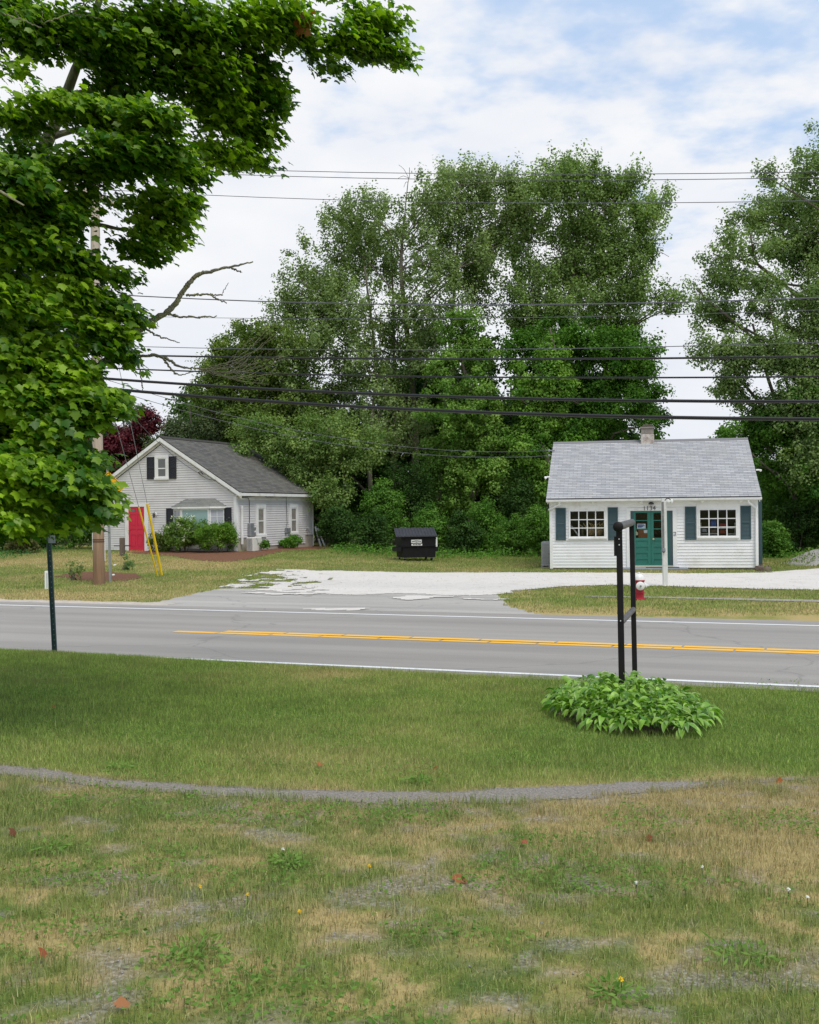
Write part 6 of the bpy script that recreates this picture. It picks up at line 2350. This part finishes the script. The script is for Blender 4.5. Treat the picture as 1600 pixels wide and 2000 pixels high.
def dead(name, specs, label):
    mb = MB()
    for si, s in enumerate(specs):
        rg = np.random.default_rng(50 + si)
        q = spline(np.array([[*at(a, c, z + .9), r * 1.08] for a, c, z, r in s]), 10 + 5 * len(s))
        n_ = len(q)
        rad = q[:, 3] * (1 + .35 * (rg.uniform(0, 1, n_) - .3))
        mb.tube(q[:, :3] + rg.normal(0, .004, (n_, 3)), rad, 7)
        if q[0, 3] > .006:
            for k in range(int(n_ * 1.3)):                                                # lichen tufts
                i = rg.integers(0, n_)
                o = rand_unit(rg, 1)[0]
                c_ = q[i, :3] + o * q[i, 3] * .8
                r_ = rg.uniform(.5, 1.0) * max(q[i, 3], .007)
                mb.lathe([(0, -r_ * .6), (r_ * .9, -r_ * .1), (r_ * .6, r_ * .5), (0, r_ * .6)], c_, o, 5)
    mb.build(name, M_lichen, maple, label=label)


dead('dead_branch', [[(170, 742, 9.3, .032), (240, 672, 9.3, .029), (285, 635, 9.3, .025), (335, 602, 9.3, .023), (362, 562, 9.3, .020), (388, 536, 9.3, .017), (420, 528, 9.3, .012), (455, 520, 9.3, .009), (494, 512, 9.3, .005)],
                     [(448, 522, 9.3, .008), (472, 532, 9.3, .004)],
                     [(365, 577, 9.3, .010), (400, 575, 9.3, .008), (436, 576, 9.3, .005)], [(408, 575, 9.3, .007), (442, 592, 9.3, .004)], [(434, 574, 9.3, .004), (446, 552, 9.3, .002)],
                     [(330, 614, 9.3, .010), (360, 619, 9.3, .008), (422, 618, 9.3, .005)], [(280, 640, 9.3, .009), (310, 656, 9.3, .007), (350, 669, 9.3, .003)]], 'bare branch crusted with lichen, reaching up to the right')
rg = np.random.default_rng(4)
low = [[(190, 712, 9.2, .013), (250, 700, 9.2, .012), (300, 694, 9.2, .013), (330, 703, 9.2, .012), (352, 716, 9.2, .009), (392, 720, 9.2, .006)],
       [(318, 698, 9.2, .010), (334, 720, 9.2, .007), (350, 732, 9.2, .005), (380, 726, 9.2, .004)], [(268, 700, 9.2, .007), (276, 740, 9.2, .005), (279, 762, 9.2, .003)]]
for k in range(14):
    a0 = rg.uniform(382, 400), rg.uniform(718, 724)
    up_ = k % 2 == 0
    L_ = rg.uniform(70, 170)
    th = rg.uniform(-.35, .12) if up_ else rg.uniform(.0, .42)
    p1 = (a0[0] + L_ * .5 * math.cos(th), a0[1] + L_ * .5 * math.sin(th))
    p2 = (a0[0] + L_ * math.cos(th), a0[1] + L_ * math.sin(th) - L_ * rg.uniform(.08, .30))
    z1 = 9.2 + rg.uniform(-.4, .4)
    low.append([(a0[0], a0[1], 9.2, .0036), (p1[0], p1[1], (z1 + 9.2) / 2, .003), (p2[0], p2[1], z1, .0016)])
    for j in range(2):
        u = rg.uniform(.4, .9)
        s_ = (lerp(a0[0], p2[0], u), lerp(a0[1], p2[1], u) + 3)
        low.append([(float(s_[0]), float(s_[1]), (z1 + 9.2) / 2, .0022), (float(s_[0]) + rg.uniform(10, 26), float(s_[1]) - rg.uniform(10, 26), z1, .0012)])
dead('dead_twig', low, 'drooping dead bough ending in a spray of bare twigs')
dead('bare_twig', [[(-10, 22, 8.6, .006), (40, 38, 8.6, .005), (80, 54, 8.6, .003)], [(82, 46, 8.7, .006), (130, 28, 8.7, .005), (185, -4, 8.7, .005)], [(140, 26, 8.7, .004), (198, 36, 8.7, .002)], [(82, 46, 8.7, .003), (82, 22, 8.7, .002)], [(40, 38, 8.6, .003), (28, 18, 8.6, .002)]], None)

# crown: flattened fans of leaves, surveyed as (px, py, rx, ry, distance, weight)
FAN = [(700, 20, 90, 42, 9.8, 1.0), (760, 45, 40, 30, 9.9, .9), (735, 95, 36, 18, 9.9, .7), (775, 100, 24, 16, 9.9, .6), (630, 70, 50, 40, 9.7, 1.2), (665, 55, 50, 40, 9.7, 1.1), (690, 80, 40, 26, 9.8, .8), (640, 108, 28, 14, 9.7, .7), (560, 40, 80, 52, 9.6, 1.1), (470, 50, 80, 60, 9.5, 1.1), (500, 120, 46, 40, 9.8, .8),
       (520, 190, 34, 40, 9.9, .8), (530, 165, 26, 34, 9.9, .6), (500, 250, 44, 40, 9.9, .9), (515, 310, 26, 18, 9.9, .7), (440, 300, 80, 38, 9.8, 1.1), (430, 210, 70, 60, 9.7, 1.2), (400, 130, 80, 60, 9.4, 1.2), (350, 50, 110, 60, 9.2, 1.3),
       (250, 60, 110, 60, 9.0, 1.2), (150, 50, 90, 56, 9.2, 1.2), (60, 60, 80, 60, 9.0, 1.2), (30, 20, 60, 40, 9.3, 1.1), (110, 110, 60, 40, 9.8, .9), (200, 100, 60, 50, 9.9, .9), (240, 190, 60, 40, 9.6, .8), (330, 150, 80, 46, 9.2, 1.1), (230, 130, 60, 36, 9.4, .8), (290, 230, 60, 40, 8.5, 1.3), (200, 220, 60, 40, 8.7, 1.2), (110, 205, 70, 34, 8.8, 1.0), (250, 300, 90, 50, 8.5, 1.3),
       (320, 290, 44, 50, 8.6, 1.0), (350, 330, 50, 30, 9.4, .8), (150, 320, 80, 50, 8.8, 1.0), (60, 300, 50, 40, 9.6, .6), (30, 230, 50, 30, 8.8, .8), (30, 350, 60, 50, 8.2, 1.1), (10, 130, 30, 26, 8.9, .5), (350, 385, 24, 20, 9.3, .6), (320, 400, 50, 32, 9.2, 1),
       (240, 390, 70, 30, 9.2, 1), (140, 390, 70, 30, 9.0, 1.0), (320, 450, 44, 42, 9.3, 1.1), (275, 478, 44, 34, 9.0, 1.0), (130, 505, 50, 40, 8.7, 1.2), (60, 470, 80, 60, 8.5, 1.3), (110, 420, 60, 40, 8.6, .8), (230, 540, 44, 24, 8.9, .8), (130, 570, 80, 40, 8.7, 1.2),
       (40, 590, 70, 60, 8.4, 1.3), (210, 590, 44, 26, 8.8, .8), (250, 610, 24, 18, 8.8, .5), (165, 640, 56, 30, 8.7, .75), (222, 640, 22, 20, 8.7, .4), (90, 670, 80, 40, 8.6, 1.1), (10, 680, 50, 60, 8.4, 1.1), (220, 680, 24, 26, 8.7, .6), (160, 712, 36, 20, 8.6, .7), (250, 712, 36, 10, 9.0, .4),
       (130, 745, 60, 26, 8.6, .9), (40, 770, 70, 50, 8.4, 1.3), (215, 768, 34, 24, 8.5, .7), (140, 772, 40, 26, 8.5, .9), (140, 812, 50, 30, 8.4, 1.1), (225, 790, 18, 20, 8.5, .6), (70, 840, 80, 46, 8.3, 1.3), (30, 880, 60, 44, 8.2, 1.2), (140, 890, 60, 26, 8.3, 1.0),
       (100, 930, 80, 34, 8.2, 1.3), (185, 942, 36, 26, 8.3, 1.0), (222, 965, 18, 16, 8.3, .3), (40, 960, 60, 34, 8.1, 1.2), (140, 985, 50, 22, 8.2, 1.0), (200, 992, 24, 16, 8.3, .7), (80, 1015, 40, 24, 8.1, .8), (20, 1010, 40, 30, 8.0, .9), (95, 908, 60, 30, 8.2, 1.2), (60, 915, 44, 30, 8.0, 1), (130, 930, 40, 26, 8.0, 1), (110, 720, 60, 30, 8.5, 1), (165, 1012, 18, 10, 8.2, .5)]
fans = []
for px, py, rx, ry, z, w_ in FAN:
    c = at(px, py, z)
    z += .9
    sh = 30 if (py > 740 and px > 150) else (14 if px > 430 else 10)
    c = at(px - sh, py, z)
    fans.append((*c, rx * .84 * z / F, max(.28, rx * z / F * .8), ry * .74 * z / F, w_))
rg = np.random.default_rng(21)
for k in range(64):                                # deeper leaves behind the lit fans
    py = 380 + 640 * rg.uniform()
    px = rg.uniform(-40, 40 + 170 * (1 - abs(py - 700) / 500))
    z = rg.uniform(10.2, 12.2)
    fans.append((*at(px, py, z), .34, .4, .16, .8))
for k in range(14):                                # the rest of the crown: above the frame, to the left, and behind
    c = np.array([rg.uniform(-9.5, -3.3), rg.uniform(6.0, 13.5), rg.uniform(2.6, 8.5)])
    if c[0] > -3.6 * c[1] / 9.4 and c[2] < CZ + .47 * c[1]:
        continue
    fans.append((*c, rg.uniform(.4, .8), rg.uniform(.4, .8), rg.uniform(.18, .34), 1.0))
for k in range(6):
    c = np.array([rg.uniform(-4.5, -.2), rg.uniform(7.5, 12.5), 0])
    c[2] = CZ + .47 * c[1] + rg.uniform(.35, 2.4)
    fans.append((*c, rg.uniform(.5, .8), rg.uniform(.5, .8), rg.uniform(.18, .3), 1.0))
fans = np.array(fans)
wgt = fans[:, 6] * (fans[:, 3] * fans[:, 4] * fans[:, 5]) ** .5
NT = 29000
bi = rg.choice(len(fans), NT, p=wgt / wgt.sum())
b = fans[bi]
dr = rand_unit(rg, NT)
P = b[:, :3] + dr * (rg.uniform(0, 1, (NT, 1)) ** (1 / 2.4)) * b[:, 3:6]
g = vnoise(P[:, 0] * 2.4, P[:, 1] * 2.4, 5, P[:, 2] * 2.4)
k = g > .36
P, dr, b, bi = P[k], dr[k], b[k], bi[k]
n = len(P)
out = unit(np.stack([P[:, 0] - TF[0], P[:, 1] - TF[1], np.zeros(n)], -1) + rg.normal(0, .5, (n, 3)) * np.array([1, 1, .15]))
out[:, 2] -= .22
per = 7
tw = np.repeat(np.arange(n), per)
m = len(tw)
u = np.tile(np.linspace(-.12, .2, per), n)[:, None]
sidev = unit(np.cross(out, np.array([0, 0, 1.0])))
sg = np.tile(np.array([1, -1, 1, -1, 1, -1, .2]), n)[:, None]
Q = P[tw] + out[tw] * u + sidev[tw] * sg * .07 + rg.normal(0, .03, (m, 3))
fc = unit(-P * np.array([1, 1, 0]) + np.array([0, 0, .01]))[tw]           # towards the open side of the lawn
N = unit(np.array([0, 0, .95]) + out[tw] * .5 + fc * .24 + rg.normal(0, .36, (m, 3)))
T = unit(out[tw] * .7 + sidev[tw] * sg * .7 + rg.normal(0, .3, (m, 3)) - np.array([0, 0, .55]))
L = rg.uniform(.036, .098, m)
mixv = np.clip(.40 + .26 * rg.normal(0, 1, (n, 1))[tw] + .18 * rg.normal(0, 1, (m, 1)) + .6 * (rg.uniform(0, 1, (len(fans), 1))[bi][tw] - .5), 0, 1)
cols = lerp(C(58, 102, 18), C(158, 192, 50), mixv)
maple_leaves('crown', Q, N, T, L, cols, M_maple, maple)
# a spray of withered leaves on the high bough
c = at(587, 50, 10.3)
m = 12
maple_leaves('withered_leaves', c + rg.normal(0, .05, (m, 3)), rg.normal(0, 1, (m, 3)), rg.normal(0, 1, (m, 3)) - np.array([0, 0, 1]), rg.uniform(.05, .09, m), np.tile(C(130, 84, 44), (m, 1)), M_maple, maple)

# ------------------------------------------------------------------ hostas round the sign stand
rg = np.random.default_rng(31)
HC = np.array([2.2, 11.25])
NR = 165
pa_ = []
while len(pa_) < NR:
    a = rg.uniform(-1, 1, 2)
    if a @ a < 1 and all(np.hypot(*((a - q) * np.array([.85, 1.2]))) > .082 for q in pa_):
        pa_.append(a)
pa_ = np.array(pa_)
hosta = thing('hosta_bed', 'low mound of hosta plants with pale edged leaves around the black sign stand', 'hosta', (HC[0], HC[1], float(terr(*HC))))
st_len, st_w = 9, 3
co_, f1, f2, c1, c2 = [], [], [], [], []
for a in pa_:
    ctr = HC + a * np.array([.76, 1.34])
    var = np.clip(.35 + .5 * a[0] * .4 + .55 * a[1] + rg.normal(0, .18), 0, 1)       # paler plants at the back right
    z0 = float(terr(*ctr))
    hgt = rg.uniform(.13, .21) + .22 * (1 - a @ a)
    for k in range(rg.integers(14, 21)):
        th = rg.uniform(0, 2 * np.pi)
        r = rg.uniform(.0, 1) ** .6
        L = rg.uniform(.07, .125)
        hw_ = L * rg.uniform(.20, .29)
        dirh = np.array([math.cos(th), math.sin(th), 0])
        sdv = np.array([-math.sin(th), math.cos(th), 0])
        base = np.array([*ctr, z0]) + dirh * (.03 + .07 * r) + np.array([0, 0, hgt * (1.05 - .6 * r)])
        rise0, droop = .62 - .7 * r + rg.normal(0, .2), rg.uniform(.3, .95)
        tint = rg.uniform(.75, 1.2)
        gcol = lerp(C(78, 128, 34), C(150, 188, 72), np.clip(rg.normal(.5, .3), 0, 1)) * tint
        ed = lerp(gcol, C(214, 224, 178), .2 + .65 * var if rg.uniform() < .15 + .75 * var else .05)
        b0 = len(co_)
        roll = rg.normal(0, .4)
        sd2 = sdv * math.cos(roll) + np.array([0, 0, 1]) * math.sin(roll)
        for i in range(6):
            u = i / 5
            ww = hw_ * (math.sin(math.pi * min(u * .92 + .08, 1)) ** .8) * (1.15 - .45 * u) if i < 5 else .002
            ang = rise0 - droop * u * 1.4
            c_ = base + dirh * L * (u * math.cos(ang * .5)) + np.array([0, 0, L * u * math.sin(ang) * .8])
            for j, q in enumerate((-1, -.72, 0, .72, 1)):
                co_.append(c_ + sd2 * ww * q + np.array([0, 0, ww * (.35 * abs(q))]))
        for i in range(5):
            for j in range(4):
                f1.append((b0 + i * 5 + j, b0 + i * 5 + j + 1, b0 + (i + 1) * 5 + j + 1, b0 + (i + 1) * 5 + j))
                c1.append(ed if j in (0, 3) else gcol)
np_mesh('foliage', np.array(co_), [np.array(f1)], M_hosta, [np.array(c1)], hosta, smooth=True)

# ------------------------------------------------------------------ small things lying and growing in the grass
M_dead = foliage_mat('dead_leaf', .15, .7, .2, (1.2, 1, .7))
for px, py, L, lab, cc in ((888, 1722, .13, 'large curled brown leaf standing up in the near grass', (146, 92, 58)), (620, 1499, .085, 'orange brown leaf at the lawn edge above the path', (168, 100, 62)),
                       (849, 1510, .07, 'dark brown leaf in the yellowish lawn edge right of middle', (140, 92, 46)), (1520, 1538, .10, 'rust brown leaf at the right end of the path', (158, 96, 50)),
                       (1270, 1642, .09, 'reddish upright leaf in the dry grass on the right', (160, 84, 60)), (1028, 1652, .07, 'small reddish leaf flat in the grass left of the upright one', (150, 84, 60)),
                       (30, 1634, .09, 'dark brown leaf near the left edge', (110, 70, 48)), (90, 1882, .07, 'red brown leaf low on the left in the near grass', (150, 82, 54)),
                       (240, 1984, .09, 'orange leaf at the bottom edge of the near grass', (158, 108, 70)), (104, 1383, .06, 'tiny orange leaf on the lawn near the green post', (170, 92, 50))):
    g_ = G(px, py)
    t = thing('fallen_leaf', lab, 'leaf', g_, 'fallen leaves in the grass')
    rr_ = np.random.default_rng(px)
    o_ = np.tile(g_ + np.array([0, 0, .012]), (1, 1))
    maple_leaves('blade', o_ + np.array([[0, 0, .02]]), np.array([[rr_.normal(0, .7), -.25, .8]]), np.array([[rr_.normal(0, 1), rr_.normal(0, .5), rr_.uniform(.1, .9)]]), np.array([L * .62]), np.array([C(*cc)]), M_dead, t)
M_petal = foliage_mat('petal', .2, .6, .2, (1.1, 1.1, 1))
for px, py, c, lab in ((1214, 1938, C(240, 196, 30), 'yellow dandelion head low on the right of the near grass'), (390, 1752, C(232, 190, 40), 'yellow dandelion head left of middle in the near grass'),
                       (484, 1768, C(232, 190, 40), 'yellow dandelion head beside a straw patch in the near grass'), (722, 1710, C(232, 190, 40), 'yellow dandelion head left of the large curled leaf'),
                       (585, 1802, C(226, 186, 44), 'yellow dandelion head lower than its neighbours near the middle'), (553, 1677, C(222, 222, 210), 'white clover head above the dark clover tuft'),
                       (1541, 1757, C(224, 224, 214), 'white clover head at the right, upper one of two'), (1578, 1773, C(224, 224, 214), 'white clover head at the right edge, lower one of two'),
                       (1243, 1744, C(214, 214, 206), 'white clover head right of middle in the near grass'), (1372, 1712, C(224, 224, 214), 'white clover head beside the dry patch on the right')):
    g_ = G(px, py)
    nm = 'dandelion' if c[2] < .2 else 'clover_flower'
    t = thing(nm, lab, 'flower', g_, 'small flowers in the near grass')
    rr_ = np.random.default_rng(px)
    m = 16
    h_ = np.array([0, 0, .048])
    leaf_mesh('flower_head', np.tile(g_ + h_, (m, 1)), rr_.normal(0, .5, (m, 3)) + np.array([0, -.3, 1]), rr_.normal(0, 1, (m, 3)) + np.array([0, 0, .25]), np.full(m, .011), np.full(m, .008), np.tile(c, (m, 1)), M_petal, t)
    MB().tube([g_ - np.array([0, 0, .01]), g_ + h_ * .6, g_ + h_], .0016, 5).build('stalk', M_gpost, t)
# broad-leaved weeds: rosettes
for i, (px, py, r, lab) in enumerate(((230, 1505, .16, 'broad leaved weed rosette at the lawn edge on the left of the path'), (820, 1532, .12, 'broad leaved weed rosette at the lawn edge near the path middle'), (565, 1690, .16, 'dark leafy clover tuft in the near grass'),
                                      (100, 1665, .20, 'dense leafy tuft at the left in the near grass'), (1450, 1880, .22, 'leafy clover tuft low on the right in the near grass'), (1200, 1955, .14, 'narrow leaved weed around the yellow dandelion'),
                                      (380, 1870, .2, 'leafy clover tuft low on the left in the near grass'))):
    g_ = G(px, py)
    rr_ = np.random.default_rng(i + 60)
    t = thing('weed_plant', lab, 'weed', g_)
    m = 110
    off = rr_.normal(0, r * .32, (m, 3)) * np.array([1, 1, 0])
    P = g_ + off
    P[:, 2] = terr(P[:, 0], P[:, 1]) + rr_.uniform(.01, .05, m)
    T = unit(off + rr_.normal(0, .02, (m, 3)) + np.array([0, 0, .03]))
    leaf_mesh('foliage', P, rr_.normal(0, .4, (m, 3)) + np.array([0, -.2, 1]), T, rr_.uniform(.025, .055, m), rr_.uniform(.008, .018, m), lerp(C(84, 120, 50), C(132, 162, 80), rr_.uniform(0, 1, (m, 1))), M_leaf, t)

# gravel heap and the two stones by the shop corner
mh = MB()
g0 = G(1600, 1108)
NX, NY = 44, 16
xs, ys = np.linspace(14.2, 20.5, NX), np.linspace(40.2, 44.2, NY)
Xm, Ym = np.meshgrid(xs, ys, indexing='ij')
env = sstep(14.2, 16.2, Xm) * sstep(40.2, 42.2, Ym) * sstep(44.2, 43.0, Ym)
Zm = terr(Xm, Ym) - .05 + env * (.50 + .35 * fbm(Xm * 1.1, Ym * 1.1, 6)) + .10 * env * fbm(Xm * 5, Ym * 5, 8)
I = np.arange(Xm.size).reshape(Xm.shape)
qf = np.stack([I[:-1, :-1], I[1:, :-1], I[1:, 1:], I[:-1, 1:]], -1).reshape(-1, 4)
tag(np_mesh('gravel_heap', np.stack([Xm, Ym, Zm], -1).reshape(-1, 3), [qf], mat('heap_gravel', C(150, 146, 138), .95, C(178, 174, 166), 20, (25, .8, .04), dirt=C(104, 118, 70), dscale=1.6), smooth=True), kind='structure')
rg = np.random.default_rng(90)
n = 2600
x_, y_ = rg.uniform(14.0, 20.5, n), rg.uniform(39.6, 43.5, n)
k = rg.uniform(0, 1, n) < sstep(.4, .7, fbm(x_ * 1.2, y_ * 1.2, 14))
x_, y_ = x_[k], y_[k]
env = sstep(14.2, 16.2, x_) * sstep(40.2, 42.2, y_) * sstep(44.2, 43.0, y_)
zz_ = env * (.50 + .35 * fbm(x_ * 1.1, y_ * 1.1, 6)) + .10 * env * fbm(x_ * 5, y_ * 5, 8)
n = len(x_)
P = np.stack([x_, y_, terr(x_, y_) + zz_ + .01], -1)
tag(leaf_mesh('heap_weeds', P, rg.normal(0, .8, (n, 3)) + np.array([0, -.6, .5]), rg.normal(0, .4, (n, 3)) + np.array([0, 0, 1]), rg.uniform(.06, .16, n), rg.uniform(.03, .06, n), lerp(C(84, 116, 50), C(140, 150, 84), rg.uniform(0, 1, (n, 1))), M_leaf, None), kind='stuff')
for px, w_, cc, lab in ((1485, .15, (108, 92, 84), 'dull reddish stone at the right front corner of the shop'), (1499, .13, (116, 106, 90), 'brownish stone second from the shop corner')):
    c = G(px, 1116)
    rr_ = np.random.default_rng(px)
    t = thing('stone', lab, 'stone', c)
    prof = [(0, -.05), (w_ * .8, -.02), (w_, w_ * .5), (w_ * .75, w_ * 1.1), (w_ * .3, w_ * 1.35), (0, w_ * 1.4)]
    mb = MB()
    mb.lathe(prof, c, (.1, .05, 1), 10)
    mb.v = [tuple(np.array(v) + rr_.normal(0, .018, 3)) for v in mb.v]
    mb.build('rock', mat('stone_' + str(px), C(*cc), .95, tuple(k_ * .7 for k_ in C(*cc)), 8, (25, .6, .03)), t, True)

# clover and plantain leaves mixed into the rough grass
rg = np.random.default_rng(130)
x, y = frustum_pts(rg, 2.8, 13.8, 1500, .4)
pk = fbm(x * 1.5, y * 1.5, 171, 4)
k = (rg.uniform(0, 1, len(x)) < sstep(.50, .66, pk) * np.where(near_side(x, y) > 0, .9, .35)) & ~foot_path.inside(x, y) & ~hosta_bed.inside(x, y, .15)
x, y = x[k], y[k]
m = len(x)
P = np.stack([x, y, terr(x, y) + rg.uniform(.012, .05, m)], -1)
tag(leaf_mesh('clover_cover', P, rg.normal(0, .35, (m, 3)) + np.array([0, -.15, 1]), rg.normal(0, 1, (m, 3)) * np.array([1, 1, .3]), rg.uniform(.012, .032, m), rg.uniform(.010, .02, m),
              lerp(C(76, 112, 44), C(126, 156, 76), rg.uniform(0, 1, (m, 1))), M_leaf, None), kind='stuff')
bpy.context.view_layer.update()
